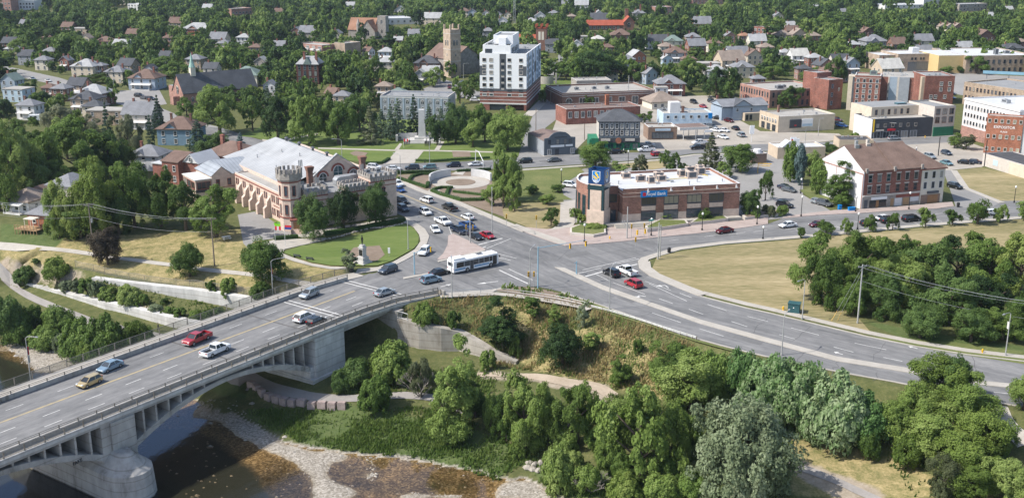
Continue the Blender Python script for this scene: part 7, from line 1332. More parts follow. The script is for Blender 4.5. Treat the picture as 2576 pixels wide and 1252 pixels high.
FINE={'round':[crown('round',110,80,.021,s)for s in(1,2,3)],'loose':[crown('loose',95,85,.022,s)for s in(4,5,6)],'tall':[crown('tall',110,80,.020,s)for s in(7,8)],'spread':[crown('spread',130,90,.018,s)for s in(9,10)],'bank':[crown('bank',110,90,.020,s)for s in(19,20)],'cone':[crown('cone',260,34,.020,s)for s in(11,12)],'column':[crown('column',85,80,.026,s)for s in(13,14)],'shrub':[crown('shrub',60,75,.034,s)for s in(15,16,17)]}
FAR={'round':[crown('round',60,30,.046,s)for s in(21,22,23)],'loose':[crown('loose',50,30,.048,s)for s in(24,25,26)],'cone':[crown('cone',120,14,.036,s)for s in(27,28)],'tall':[crown('tall',60,28,.046,s)for s in(29,30)]}
def trunk_mesh(kind,seed,m='bark'):
 r=random.Random(seed);b=MB()
 if kind=='cone':b.cyl((0,0,0),(0,0,.95),.022,.004,6);return b.mesh('trunk_cone',m)
 if kind=='shrub':
  for k in range(6):a=k*1.05;b.cyl((0,0,0),(.25*math.cos(a),.25*math.sin(a),.6),.02,.008,5)
  return b.mesh('stem',m)
 lean=(r.uniform(-.03,.03),r.uniform(-.03,.03));p=[(0,0,-.03),(lean[0]*.4,lean[1]*.4,.2),(lean[0],lean[1],.42),(lean[0]*1.2,lean[1]*1.2,.72)];rr=[.042,.032,.024,.008]
 for i in range(3):b.cyl(p[i],p[i+1],rr[i],rr[i+1],8)
 for k in range(6):
  a=k*1.047+r.uniform(-.3,.3);q=p[1]if k%2 else p[2];m1=(q[0]+.14*math.cos(a),q[1]+.14*math.sin(a),q[2]+.12);e=(q[0]+.30*math.cos(a),q[1]+.30*math.sin(a),q[2]+.26);b.cyl(q,m1,.018,.012,6);b.cyl(m1,e,.012,.004,5)
 return b.mesh('trunk_'+kind,m)
TRUNKS={k:trunk_mesh(k,3)for k in('round','cone','shrub')}
TREES=[];KN={'round':'round-headed','loose':'loose-crowned','tall':'tall','spread':'broad spreading','cone':'conical','column':'columnar','shrub':'bushy','willow':'feathery','bank':'low-branched'}
LN={'leaf_dark':'dark green','leaf_mid':'green','leaf_light':'light green','leaf_lime':'yellow-green','leaf_silver':'silver-green','leaf_spruce':'blackish green','leaf_blue':'blue-green','leaf_purple':'dark bronze','leaf_olive':'olive','leaf_sumac':'pale-tipped green'}
_tr=random.Random(11)
def plant(P,H,W,kind,leaf,fine=True,label=None,px=None,tname=None):
 lib=BIG if fine==2 and kind in BIG else FINE if fine else FAR;v=_tr.choice(lib.get(kind)or lib['round'])
 sh=kind=='shrub';nm=tname or('shrub' if sh else{'cone':'spruce_tree'}.get(kind,'tree'))
 o=root(nm,label,'shrub' if sh else 'tree',P,_tr.uniform(0,6.28),None,(W,W,H))
 t=link(bpy.data.objects.new('stem' if sh else 'trunk',TRUNKS['cone' if kind=='cone' else 'shrub' if sh else 'round']),o)
 c=link(bpy.data.objects.new('crown',v),o);c.material_slots[0].link='OBJECT';c.material_slots[0].material=MATS['leaf_'+leaf]
 TREES.append((o,kind,leaf,H,W,px));return o
def tree(x,yb,yt,w_,kind,leaf,label=None,z=None):
 P=G(x,yb,0)if z is None else G(x,yb,z)
 if z is None and TZ(P.x,P.y)<-.25:P=GT(x,yb)
 if P.z>-.25 and z is None:P.z=0
 lo,hi=0.2,60.0
 for _ in range(30):
  m=(lo+hi)/2
  if PX((P.x,P.y,P.z+m))[1]>yt:lo=m
  else:hi=m
 sc=FOC/(P.y*CT-(P.z+lo/2-HC)*ST)
 return plant(P-Vector((0,0,.05)),lo,w_/sc*{'shrub':.93,'round':1.06,'loose':1.05}.get(kind,.98),kind,leaf,2 if w_>56 or kind=='willow' else True,label,(x,(yb+yt)/2))
TL="""790 602 490 80 round dark,865 580 472 70 round dark,946 565 460 72 round dark,478 697 613 84 round mid,272 666 571 84 round purple,660 713 600 112 round mid
185 602 452 95 bank lime,252 596 402 118 bank lime,340 575 405 112 bank mid,405 570 428 105 loose mid,468 580 455 112 loose mid,545 596 470 135 loose mid,150 598 470 70 bank mid,205 600 520 110 bank dark,300 590 480 90 bank dark
40 500 302 140 loose light,110 480 330 130 loose mid,210 455 300 180 loose mid,275 445 330 120 loose dark,325 400 288 84 loose olive,0 530 380 110 loose light,85 500 390 110 loose dark,275 385 258 40 cone spruce,385 415 290 38 cone spruce,402 345 240 42 cone spruce,607 394 333 44 cone blue,553 335 218 120 loose mid,545 395 330 84 loose dark,470 345 280 50 loose mid,500 380 300 60 cone spruce,155 330 262 90 loose olive,215 330 290 70 loose olive,20 310 250 50 loose dark,75 245 200 44 loose dark,110 265 228 34 round dark
62 480 385 110 loose mid,152 486 402 92 loose mid,20 445 342 90 loose mid,100 436 334 100 loose light,232 478 402 92 loose mid,300 440 340 80 loose light,60 400 300 90 loose mid,170 400 300 90 loose light
147 702 648 78 shrub lime,62 714 670 60 shrub dark,92 670 650 24 shrub dark,574 750 698 54 shrub mid,532 738 706 38 shrub mid,655 757 708 58 shrub mid,271 760 722 54 shrub light,328 770 718 68 shrub light,165 732 706 44 shrub silver,195 735 704 40 shrub silver,222 742 700 52 shrub mid,248 746 704 44 shrub silver,360 766 738 36 shrub mid,392 784 764 44 shrub silver,425 790 770 40 shrub mid,455 797 772 44 shrub mid,490 800 778 36 shrub light,520 802 780 34 shrub mid,550 796 774 34 shrub mid,415 764 748 26 shrub mid
20 862 748 118 shrub dark,86 836 768 62 shrub mid,150 834 770 88 shrub mid,58 866 796 84 shrub mid,120 876 822 88 shrub mid,206 905 806 104 shrub mid,272 914 798 116 shrub mid,335 896 812 104 shrub lime,372 880 824 64 shrub mid,240 930 856 86 shrub lime,0 830 740 60 shrub dark,160 895 838 60 shrub silver
879 682 626 46 tall silver
1070 824 763 66 shrub light,1266 874 748 114 tall dark,1340 802 746 44 tall mid,1395 820 768 38 tall light,1466 826 760 34 tall silver,1415 920 818 106 round dark,1487 884 832 52 tall mid,1560 968 888 62 tall mid,1606 888 850 30 shrub mid,1225 930 880 56 shrub mid,1295 898 842 36 shrub light,1140 838 780 50 shrub mid
985 962 864 118 shrub light,900 972 905 100 shrub dark,1137 1112 848 136 tall mid,1060 1000 900 70 loose olive,1195 1050 930 70 tall mid,945 1035 945 90 shrub mid,1320 1132 944 146 loose light,1275 1110 985 80 bank mid,1365 1095 960 70 bank light,1452 1116 955 130 loose light,1235 1085 990 60 shrub mid,1610 1198 972 236 spread light,1545 1120 1000 90 bank light,1690 1160 1010 110 bank light,1530 1180 1090 80 shrub light,1405 1240 1128 92 shrub light,1866 1262 1010 268 willow silver,1735 1026 884 190 bank light,1690 985 890 90 bank mid,1790 1010 900 90 bank light,1795 1006 884 130 shrub mid,1660 964 856 66 tall mid,1702 904 860 60 shrub mid,1470 1240 1170 100 shrub light,1660 1264 1190 130 shrub light,1745 1262 1185 110 shrub mid,1580 1225 1180 70 shrub mid,1390 1110 1030 60 shrub mid,1570 1262 1195 90 shrub lime
1932 1066 893 160 shrub sumac,2012 1090 918 170 shrub sumac,2102 1124 948 180 shrub sumac,2172 1114 996 140 shrub sumac,1862 1020 880 120 shrub sumac,2060 1120 1010 130 shrub sumac,1960 1080 985 120 shrub sumac,2365 1015 902 150 bank lime,2398 1000 896 120 bank dark,2300 1070 962 140 bank light,2435 1080 952 150 bank light,2248 1122 1010 140 bank light,2352 1146 1030 180 bank light,2474 1156 1034 140 bank lime,2292 1166 1084 110 shrub lime,2424 1200 1090 160 bank lime,2506 1136 1060 90 bank light,2535 1258 1160 160 bank light,2440 1258 1160 130 bank lime,2368 1256 1150 84 bank olive,2575 1256 1196 90 shrub lime,2574 1030 945 84 round mid,2395 1245 1170 80 shrub mid,2180 1160 1085 60 shrub mid
1290 1090 1022 62 shrub mid,1352 1130 1078 60 shrub light,1422 1142 1082 62 shrub mid,1500 1132 1070 72 shrub mid,1562 1195 1135 64 shrub mid,1440 1184 1132 62 shrub light,1240 1062 1000 60 shrub mid,1180 1042 988 56 shrub light,1680 1214 1152 84 shrub mid,1732 1112 1050 72 shrub mid,1330 1062 1002 62 shrub mid,1400 1062 1002 66 shrub light,1562 1084 1012 80 shrub mid,1642 1084 1004 80 shrub light,860 985 930 60 shrub dark,1300 1150 1110 50 shrub light,1620 1130 1060 70 shrub mid,1500 1060 1000 60 shrub light
2062 748 596 146 loose mid,2142 744 588 160 loose light,2232 724 598 150 loose mid,2322 744 606 160 loose dark,2402 726 596 150 loose dark,2482 736 598 160 loose mid,2562 744 590 150 loose lime,2078 772 640 116 bank mid,2314 848 768 108 round dark,2442 858 776 112 bank dark,2522 852 774 110 bank light,2570 836 740 110 bank mid,2225 796 690 130 bank dark,2385 812 690 150 bank dark,2268 760 650 130 bank light,2480 800 690 130 bank dark,2150 790 700 90 bank mid,2340 700 610 110 loose mid,2180 690 600 120 loose lime
1270 505 366 82 loose mid,1242 517 455 52 round mid,1295 531 432 42 tall mid,1266 524 448 40 loose mid,1340 488 463 36 round mid,1376 514 487 38 round mid,1403 484 463 32 round mid,1386 567 524 46 loose mid,1465 562 538 32 shrub lime,1450 547 522 34 shrub mid,1494 578 561 58 shrub lime
1498 424 356 84 round mid,1560 438 406 44 loose mid,1608 442 388 40 loose olive,1670 418 377 26 round mid,1692 434 384 38 loose mid,1717 434 411 28 loose mid,1787 424 334 64 cone olive,1862 432 361 82 round mid,1820 448 408 44 loose mid,1886 543 476 58 round dark,1925 504 428 40 loose mid,1670 556 531 38 round mid,1771 556 524 32 round mid,1926 538 515 28 shrub olive,1968 541 514 38 shrub mid,1938 546 516 30 shrub olive,1900 548 522 30 shrub mid
1988 458 358 42 column mid,2011 466 362 30 column blue,2060 488 398 54 column mid,2036 442 378 44 round mid,2110 516 408 80 tall mid,2154 508 440 50 tall mid,2088 392 360 42 round mid
2015 598 570 20 round mid,2076 590 554 40 round mid,2130 590 548 30 loose mid,2189 582 541 34 loose mid,2245 579 534 34 loose mid,2328 572 522 40 loose mid,2396 567 527 40 loose mid,2459 564 504 54 round mid,2515 559 514 36 loose mid,2576 556 505 34 round mid,2400 372 335 36 round light,2430 376 338 42 round olive,2151 351 332 26 shrub light
700 352 246 94 loose dark,780 362 243 118 spread light,852 364 248 96 loose mid,872 330 240 80 loose dark,636 330 240 56 loose mid,932 362 268 64 cone olive,1002 348 248 52 cone spruce,1042 344 238 42 cone spruce,984 352 262 44 cone spruce,1080 348 262 40 cone spruce,1110 344 268 40 cone spruce,1146 362 262 68 round dark,1132 352 250 40 cone spruce,1220 358 274 66 loose mid,1276 378 276 98 round mid,1200 332 262 54 loose mid,1166 322 258 42 cone spruce,960 345 275 50 cone spruce,905 330 248 80 loose dark,750 330 240 80 loose mid,820 320 235 80 loose mid,1100 365 290 44 round dark,1190 370 300 50 round mid
641 252 214 40 round lime,520 310 248 72 loose mid,570 260 215 66 loose dark,610 262 222 56 loose mid,470 290 245 44 loose mid,705 262 182 40 cone dark,1500 208 130 118 round dark,1424 202 158 56 loose mid,1456 186 108 84 loose mid,1395 192 150 44 loose dark,1562 200 140 80 loose mid,1742 205 148 86 loose mid,1802 245 170 84 loose dark,1842 240 172 62 loose dark,1986 272 218 74 loose mid,1600 208 150 64 loose mid,1622 310 280 42 loose mid,1480 268 238 28 round mid,1640 205 160 60 loose dark,1175 178 150 40 round purple,1360 160 128 40 loose mid,1090 218 170 56 loose mid,1040 212 176 60 loose mid,980 205 178 60 loose mid,900 215 150 70 loose light,940 205 140 64 loose mid,2040 200 168 60 loose mid,1945 200 165 66 loose mid,2110 150 110 36 cone spruce,2105 208 140 60 loose mid,2190 160 118 64 loose mid,2250 185 145 34 loose mid,2455 186 140 60 loose mid,2380 186 166 32 round mid,2415 185 166 18 round mid,2270 125 85 80 loose mid,1175 245 205 60 loose mid,1010 240 200 70 loose mid,1320 250 205 30 loose mid,420 195 145 100 loose mid,360 130 100 60 loose mid,240 210 185 90 loose lime,290 150 105 90 loose mid,590 165 120 100 loose mid,500 130 90 90 loose dark,180 130 85 80 loose mid,140 120 70 70 loose mid,55 160 100 70 loose mid"""
for line in TL.split('\n'):
 for t in line.split(','):
  q=t.split();tree(float(q[0]),float(q[1]),float(q[2]),float(q[3]),q[4],q[5])
def dead(x,yb,h,seed,label):
 P=GT(x,yb);r=random.Random(seed);b=MB()
 def grow(p,d,l,rad,n):
  q=p+d*l;b.cyl(tuple(p),tuple(q),rad,rad*.7,5)
  if n:
   for k in range(3):grow(q,(d+Vector((r.uniform(-.7,.7),r.uniform(-.7,.7),r.uniform(-.2,.5)))).normalized(),l*.72,rad*.62,n-1)
 o=root('dead_tree',label,'dead tree',P)
 for k in range(4):a=k*1.57+r.random();grow(Vector((0,0,0)),Vector((.8*math.cos(a),.8*math.sin(a),.75)).normalized(),h*.38,.11,3)
 b.B('branch','bark_pale',o)
dead(1058,1000,5.5,3,'bare grey dead tree leaning above the trail near the bridge');dead(1490,1240,4.0,5,'tangle of bare dead branches on the river bank');dead(1440,1100,5.0,8,'thin bare trunk among yellow-green bank trees')
# the town's trees: nearest ones as things, the far woods as one mass
CLEAR=[]
for o,x,y,w_ in HOUSES:CLEAR.append((x-w_*.36,y-w_*.28,x+w_*.36,y+max(1,w_*(.30 if y>130 else .06)),y+w_*.4))
for t in[(1110,64,1165,196,197),(1160,118,1212,180,197),(1590,92,1632,150,152),(1200,86,1362,290,282),(860,42,968,92,98),(1286,98,1350,118,132),(1350,68,1376,122,132),(1484,28,1606,72,78),(750,104,865,128,136),(400,172,606,265,266),(743,140,806,192,212),(955,240,1140,262,302),(1396,222,1660,320,316),(1640,190,1730,242,246),(1445,200,1540,232,230),(1840,194,2076,274,274),(2066,172,2390,282,282),(2205,118,2362,182,182),(2356,118,2580,192,200),(2400,178,2580,300,300),(0,0,140,26,28),(580,22,636,38,40),(960,52,1090,62,64),(2200,0,2365,22,24),(2410,10,2484,28,30),(1740,0,1820,12,14),(280,0,352,24,27),(1645,20,1692,36,38),(1890,74,1934,94,98),(1290,0,1298,56,60),(1812,240,1930,305,305),(1355,180,1402,214,214),(150,178,30,208,215),(34,178,150,208,210),(255,228,405,275,280),(1614,92,1626,125,146),(1606,118,1640,145,150)]:CLEAR.append(t)
NOGROW=[[(1060,226),(1119,200),(1210,232),(1424,224),(1712,232),(1712,246),(1424,236),(1210,250),(1110,255)],[(1340,300),(1396,230),(1430,226),(1404,300)],[(1373,212),(1382,156),(1404,156),(1414,196),(1398,210)],[(560,322),(480,302),(380,258),(262,226),(150,190),(40,166),(-60,150),(-60,170),(40,198),(140,220),(240,250),(340,280),(430,316),(470,330)],[(300,224),(402,222),(424,264),(330,278),(258,248)],[(1640,252),(1790,236),(1820,258),(1815,300),(1640,300)],[(2205,172),(2576,180),(2600,300),(2380,300),(2380,190),(2205,186)],[(1350,215),(1400,200),(1446,192),(1450,204),(1424,230),(1350,230)],[(1180,275),(1350,150),(1380,150),(1350,300),(1200,300)],[(955,250),(1150,250),(1150,305),(955,305)],[(1400,222),(1660,225),(1660,320),(1400,320)],[(400,205),(606,195),(606,262),(400,268)],[(1840,200),(2390,180),(2390,285),(1840,280)]]
def house_near(wx,wy):
 for hx,hy in HXY:
  if(wx-hx)**2+(wy-hy)**2<49:return True
 return False
HXY=[(o.location.x,o.location.y+5)for o,*_ in HOUSES]
rs=np.random.default_rng(77);cand=[]
d=300.0
while d<1560:
 step=7.6 if d<800 else 8.6;half=d*.50+15;n=int(2*half/step)
 for i in range(n):
  wx=-half+(i+rs.uniform(0,1))*step;wy=d+rs.uniform(-.5,.5)*step
  cand.append((wx,wy))
 d+=step
dens=fbm(np.array([c[0]for c in cand])+900,np.array([c[1]for c in cand]),70,31,3)
NEAR,FARP=[],[]
for(wx,wy),dn in zip(cand,dens):
 if rs.random()>.95+1.3*(dn-.40):continue
 X,Y=PX((wx,wy,0))
 if Y>300 or Y<-120:continue
 if X>1150 and Y>262:continue
 if any(inpoly(X,Y,pl)for pl in NOGROW)or house_near(wx,wy):continue
 H=rs.uniform(8.5,15.5)if rs.random()<.8 else rs.uniform(5,9);W=H*rs.uniform(.62,.95);sc=FOC/(wy*CT+HC*ST)
 x0,x1,yt=X-W*sc*.45,X+W*sc*.45,Y-H*sc*.95
 bad=False
 for c in CLEAR:
  if Y>c[4]-2 and x1>c[0]and x0<c[2]and yt<c[3]and Y>c[1]:bad=True;break
  if c[4]-10*sc/4<Y<=c[4]+1 and X>c[0]and X<c[2]:bad=True;break
 if bad and rs.random()<(.04 if Y<200 else 0):bad=False
 if bad:
  H*=.45;W*=.55;x0,x1,yt=X-W*sc*.45,X+W*sc*.45,Y-H*sc*.95
  if any((Y>c[4]-2 and x1>c[0]and x0<c[2]and yt<c[3]and Y>c[1])or(c[4]-10*sc/4<Y<=c[4]+1 and c[0]<X<c[2])for c in CLEAR):continue
 if-60<X<2640:(NEAR if Y>128 else FARP).append((wx,wy,H,W,X,Y))
 else:FARP.append((wx,wy,H,W,X,Y))
NEAR.sort(key=lambda t:t[1]);nthing=max(0,318-sum(1 for t in TREES if t[1]!='shrub'))
FARP+=NEAR[nthing:];NEAR=NEAR[:nthing]
for wx,wy,H,W,X,Y in NEAR:
 k=_tr.choices(['loose','round','cone','tall'],[6,3,1.1,1])[0];lf='spruce' if k=='cone' else _tr.choices(['mid','dark','light','olive','lime'],[6,4,2,.8,.35])[0]
 plant(Vector((wx,wy,0)),H*(1.15 if k=='cone' else 1),W*(.5 if k=='cone' else 1),k,lf,False,None,(X,Y-H*2))
def woods(name,pts,leaf,kinds):
 me=bpy.data.meshes.new(name);me.from_pydata([(p[0],p[1],0)for p in pts],[],[])
 a=me.attributes.new('size','FLOAT_VECTOR','POINT');a.data.foreach_set('vector',np.array([(p[3],p[3],p[2])for p in pts],np.float32).ravel())
 a=me.attributes.new('turn','FLOAT','POINT');a.data.foreach_set('value',rs.uniform(0,6.28,len(pts)).astype(np.float32))
 o=link(bpy.data.objects.new(name,me));tag(o,f'far-off town woods of many {LN["leaf_" + leaf]} tree crowns reaching the top of the picture','woods',kind='stuff')
 ng=bpy.data.node_groups.new(name,'GeometryNodeTree');ng.interface.new_socket('Geometry',in_out='INPUT',socket_type='NodeSocketGeometry');ng.interface.new_socket('Geometry',in_out='OUTPUT',socket_type='NodeSocketGeometry')
 N,K=ng.nodes,ng.links;gi,g_o=N.new('NodeGroupInput'),N.new('NodeGroupOutput');jn=N.new('GeometryNodeJoinGeometry')
 for me_ in kinds:
  src=bpy.data.objects.new('crown_source',me_);oi=N.new('GeometryNodeObjectInfo');I(oi,'Object',src);I(oi,'As Instance',True);K.new(oi.outputs['Geometry'],jn.inputs[0])
 jn2=N.new('GeometryNodeGeometryToInstance')
 ip=N.new('GeometryNodeInstanceOnPoints');sz=N.new('GeometryNodeInputNamedAttribute');sz.data_type='FLOAT_VECTOR';I(sz,0,'size');tn=N.new('GeometryNodeInputNamedAttribute');tn.data_type='FLOAT';I(tn,0,'turn')
 cb=N.new('ShaderNodeCombineXYZ');K.new(tn.outputs[0],cb.inputs[2]);K.new(gi.outputs[0],ip.inputs['Points']);K.new(jn.outputs[0],ip.inputs['Instance']);I(ip,'Pick Instance',True)
 K.new(sz.outputs[0],ip.inputs['Scale']);K.new(cb.outputs[0],ip.inputs['Rotation']);sm=N.new('GeometryNodeSetMaterial');I(sm,'Material',MATS['leaf_'+leaf]);K.new(ip.outputs[0],sm.inputs[0]);K.new(sm.outputs[0],g_o.inputs[0])
 md=o.modifiers.new('woods','NODES');md.node_group=ng
 return o
sets={'mid':[],'dark':[],'light':[]}
for p in FARP:sets[_tr.choices(['mid','dark','light'],[5,4,1.4])[0]].append(p)
for lf,pts in sets.items():woods('woods',pts,lf,FAR['round']+FAR['loose']+FAR['tall'])
print('trees',len(TREES),'near',len(NEAR),'woods',len(FARP))
# undergrowth and tall grass on the slopes
def growth(name,polys,dens,hgt,leaf,label,cat,zt=0.0,seed=1,wide=.12,lean=.5):
 rg=np.random.default_rng(seed);P=[]
 inside=np.zeros_like(ZG,bool)
 for pl in polys:inside|=inpoly_np(px_,py_,pl)
 jj,ii=np.nonzero(inside&(ZG<5));cnt=rg.poisson(dens*DX*DX,len(ii));jj=np.repeat(jj,cnt);ii=np.repeat(ii,cnt);n=len(ii)
 x=gx[ii]+rg.uniform(-.5,.5,n)*DX;y=gy[jj]+rg.uniform(-.5,.5,n)*DX;z=ZG[jj,ii]
 cl=fbm(x+50,y,4.0,seed+40,3);keep=rg.random(n)<np.clip((cl-.30)*3.2,.08,1);x,y,z,cl=x[keep],y[keep],z[keep],cl[keep];n=len(x)
 h=hgt*rg.uniform(.5,1.2,n)*(.5+cl);a=rg.uniform(0,6.283,n);wd=wide*rg.uniform(.7,1.4,n);tx,ty=np.cos(a)*wd,np.sin(a)*wd;lx,ly=rg.normal(size=n)*h*lean*.5+h*.15,rg.normal(size=n)*h*lean*.5
 V=np.stack([np.stack([x-tx,y-ty,z],1),np.stack([x+tx,y+ty,z],1),np.stack([x+lx+tx*.5,y+ly+ty*.5,z+h],1),np.stack([x+lx-tx*.5,y+ly-ty*.5,z+h*.92],1)],1).reshape(-1,3)
 me=bpy.data.meshes.new(name);me.vertices.add(n*4);me.vertices.foreach_set('co',V.astype(np.float32).ravel());me.loops.add(n*4);me.loops.foreach_set('vertex_index',np.arange(n*4,dtype=np.int32));me.polygons.add(n);me.polygons.foreach_set('loop_start',np.arange(0,n*4,4,dtype=np.int32));me.update();me.materials.append(MATS[leaf])
 return tag(link(bpy.data.objects.new(name,me)),label,cat,kind='stuff')
foliage('weed_green',(0.045,0.085,0.015),(0.09,0.15,0.028),(0.155,0.21,0.055),scale=.35);foliage('weed_gold',(0.10,0.10,0.035),(0.24,0.19,0.085),(0.38,0.29,0.14),scale=.3)
growth('undergrowth',[[(620,1030),(764,1030),(900,1022),(1100,1030),(1230,1080),(1330,1150),(1260,1206),(1044,1150),(859,1132),(774,1120),(640,1060)],[(1290,1110),(1500,1180),(1750,1230),(1990,1252),(1420,1252),(1340,1200)]],26,.62,'weed_green','dense green weeds covering the river bank right of the bridge','weeds',seed=3,wide=.10)
growth('undergrowth',[[(880,900),(1000,930),(1240,930),(1350,960),(1200,1000),(1050,985),(850,990),(830,960)],[(1530,990),(1700,1040),(1990,1100),(1990,1160),(1700,1160),(1540,1050)]],14,.6,'weed_green','green weeds between the trail and the slope trees','weeds',seed=4,wide=.10)
growth('undergrowth',[[(150,705),(240,700),(330,715),(420,735),(520,765),(600,795),(560,815),(480,800),(400,785),(300,758),(180,728)],[(0,770),(100,800),(240,840),(380,865),(330,930),(190,905),(90,868),(0,858)]],14,.55,'weed_green','green weeds between the flood walls and on the left shore','weeds',seed=5,wide=.10)
growth('tall_grass',[[(1010,775),(1110,748),(1288,745),(1463,770),(1600,812),(1750,862),(1720,960),(1640,1005),(1500,962),(1350,935),(1240,920),(1160,845),(1060,812)]],11,.8,'weed_gold','golden dry grass on the slope below the guard rail','grass',seed=6,wide=.09)
growth('undergrowth',[[(1010,775),(1110,748),(1288,745),(1463,770),(1600,812),(1750,862),(1640,1005),(1500,962),(1350,935),(1240,920),(1160,845),(1060,812)]],9,.6,'weed_green','green weeds mixed into the golden slope grass','weeds',seed=9,wide=.09)
growth('undergrowth',[[(2150,1080),(2300,1130),(2450,1170),(2576,1200),(2576,1252),(2300,1252),(2250,1180)]],2.5,.6,'weed_green','scattered green weeds on the dry verge at lower right','weeds',seed=12,wide=.14)
growth('bed_plants',[[(1252,729),(1288,722),(1330,722),(1355,726),(1413,739),(1460,758),(1496,771),(1463,765),(1400,751),(1300,736)]],9,1.0,'weed_green','low green plants filling the planted island below the junction','plants',seed=15,wide=.2)
def stones(name,polys,dens,s0,s1,label,seed):
 rg=np.random.default_rng(seed);inside=np.zeros_like(ZG,bool)
 for pl in polys:inside|=inpoly_np(px_,py_,pl)
 jj,ii=np.nonzero(inside);cnt=rg.poisson(dens*DX*DX,len(ii));jj=np.repeat(jj,cnt);ii=np.repeat(ii,cnt);b=MB();base=[(1,0,0),(.3,.95,0),(-.8,.6,0),(-.8,-.6,0),(.3,-.95,0),(.1,.1,.7)]
 for i,j in zip(ii,jj):
  s=rg.uniform(s0,s1)*(2.2 if rg.random()<.06 else 1);a=rg.uniform(0,6.28);c,q=math.cos(a),math.sin(a);x,y,z=gx[i]+rg.uniform(-.4,.4),gy[j]+rg.uniform(-.4,.4),ZG[j,i];k=len(b.v)
  for v in base:b.v.append((x+(v[0]*c-v[1]*q)*s,y+(v[0]*q+v[1]*c)*s*.8,max(z-.05,min(z,WATER+.0))+v[2]*s*.8-(.02 if v[2]==0 else 0)))
  for t in range(5):b.f.append((k+t,k+(t+1)%5,k+5));b.m.append(0)
 return tag(b.B(name,'river_stone'),label,'stones',kind='stuff')
mat('river_stone',(0.46,0.425,0.37),.9,col2=(0.20,0.175,0.15),scale=.9)
stones('gravel',BARS[:3]+BARS[4:5],1.6,.10,.26,'pale gravel and cobbles on the river bars',2);stones('gravel',BARS[3:4],4,.16,.34,'line of pale cobbles crossing the shallow pool',4);stones('gravel',BARS[5:6],2.2,.12,.32,'pinkish cobbles on the left shore under the bridge side',5)
stones('gravel',[[(420,1000),(620,1000),(774,1130),(1251,1205),(1440,1262),(420,1262)]],.11,.14,.34,'scattered stones breaking the surface of the shallow river',6)
# street furniture
mat('pole_grey',(0.40,0.40,0.39),.6,.3,var=.08);mat('pole_wood',(0.20,0.165,0.14),.9,var=.2,scale=2);mat('lamp_black',(0.025,0.025,0.027),.5,.3);mat('globe',(0.72,0.72,0.70),.3,var=.03);mat('signal_yellow',(0.70,0.40,0.01),.5,var=.05);mat('hydrant',(0.72,0.42,0.02),.5);mat('flag_red',(0.55,0.03,0.04),.8);mat('flag_blue',(0.03,0.05,0.25),.8);mat('banner_green',(0.01,0.30,0.20),.8);mat('bronze',(0.035,0.035,0.03),.45,.5);mat('granite',(0.50,0.50,0.50),.7,var=.1);mat('pale_granite',(0.46,0.45,0.43),.7,var=.1,scale=.5);mat('deck_teal',(0.03,0.09,0.10),.6);mat('sign_teal',(0.05,0.38,0.30),.5);mat('post_blue',(0.22,0.38,0.48),.6);mat('insul',(0.5,0.5,0.5),.4);mat('signal_red',(0.6,0.12,0.05),.4)
def base_pt(x,y,z=None):
 P=G(x,y,0)if z is None else G(x,y,z)
 if z is None and TZ(P.x,P.y)<-.3:P=GT(x,y)
 if z is None and P.z>-.3:P.z=0
 return P
def street_lamp(x,yb,yt,arm,label,banner=None,m='pole_grey',z=None,group='street lamps'):
 """tapered pole with a curved arm towards direction arm (pixels)"""
 P=base_pt(x,yb,z);h=HT(x,yb,yt,P.z);q=G(x+arm[0],yb+arm[1],P.z);a=math.atan2(q.y-P.y,q.x-P.x);L=2.4
 o=root('street_lamp',label,'street lamp',P,a,group);b=MB();b.cyl((0,0,0),(0,0,h-.4),.12,.07,8);b.cyl((0,0,0),(0,0,.35),.2,.2,8);b.B('pole',m,o)
 b=MB();pts=[(0,0,h-.45),(.4,0,h-.12),(1.1,0,h),(L,0,h+.05)];[b.cyl(p,q_,.055,.05,6)for p,q_ in zip(pts[:-1],pts[1:])];b.B('arm',m,o)
 b=MB();b.prism([(L-.1,-.14),(L+.5,-.11),(L+.6,0),(L+.5,.11),(L-.1,.14)],h-.02,h+.14);b.B('lamp_head','galv',o)
 if banner:
  for i,mm in enumerate(banner):
   b=MB();z0=h*.42+(1-i)*h*.17;b.box(.1,.75,-.02,.02,z0,z0+h*.16);b.B('banner',mm,o,rot=R(90)-a)
 return o
for t in[(617,916,800,(-14,-10),'street lamp with red and green banners on the right bridge railing',('flag_red','banner_green')),(79,966,846,(12,0),'street lamp with a red banner on the left bridge railing',('flag_red','trim_white')),(687,746,653,(12,-2),'street lamp with a red banner in front of the round slope tree',('flag_red','trim_white')),(1137,748,637,(0,8),'thin straight pole behind the bus at the bridge end',None),(1533,778,672,(10,-8),'tall lamp on the grass wedge below the median',None),(1966,893,790,(10,-10),'street lamp rising behind the sumac bushes',None),(2018,802,700,(-8,4),'street lamp beside the dark green utility cabinet',None),(2529,894,783,(-12,6),'street lamp with white banner at the lower right kerb',('trim_white',)),(1027,628,548,(26,-2),'street lamp with red banner at the tip of the curved lawn',('flag_red','flag_red')),(861,412,350,(-16,0),'street lamp behind the armoury gable',None),(1008,455,388,(-20,-4),'double-armed pole at the park crosswalk',None),(1333,722,625,(10,-8),'street lamp beside the planted island',None),(1081,412,352,(0,4),'slim white pole in front of the park walk',None),(1238,590,468,(0,4),'tall plain pole at the end of the median island',None),(2022,402,322,(16,-2),'street lamp near the low white restaurant',None),(2232,348,308,(14,2),'street lamp by the blank white side wall',None),(2058,342,300,(16,-4),'street lamp in front of the billboards',None),(1166,198,160,(10,0),'street lamp on the grass below the stone church',None),(288,232,190,(0,4),'street lamp at the left junction by the blue-grey house',None)]:street_lamp(*t)
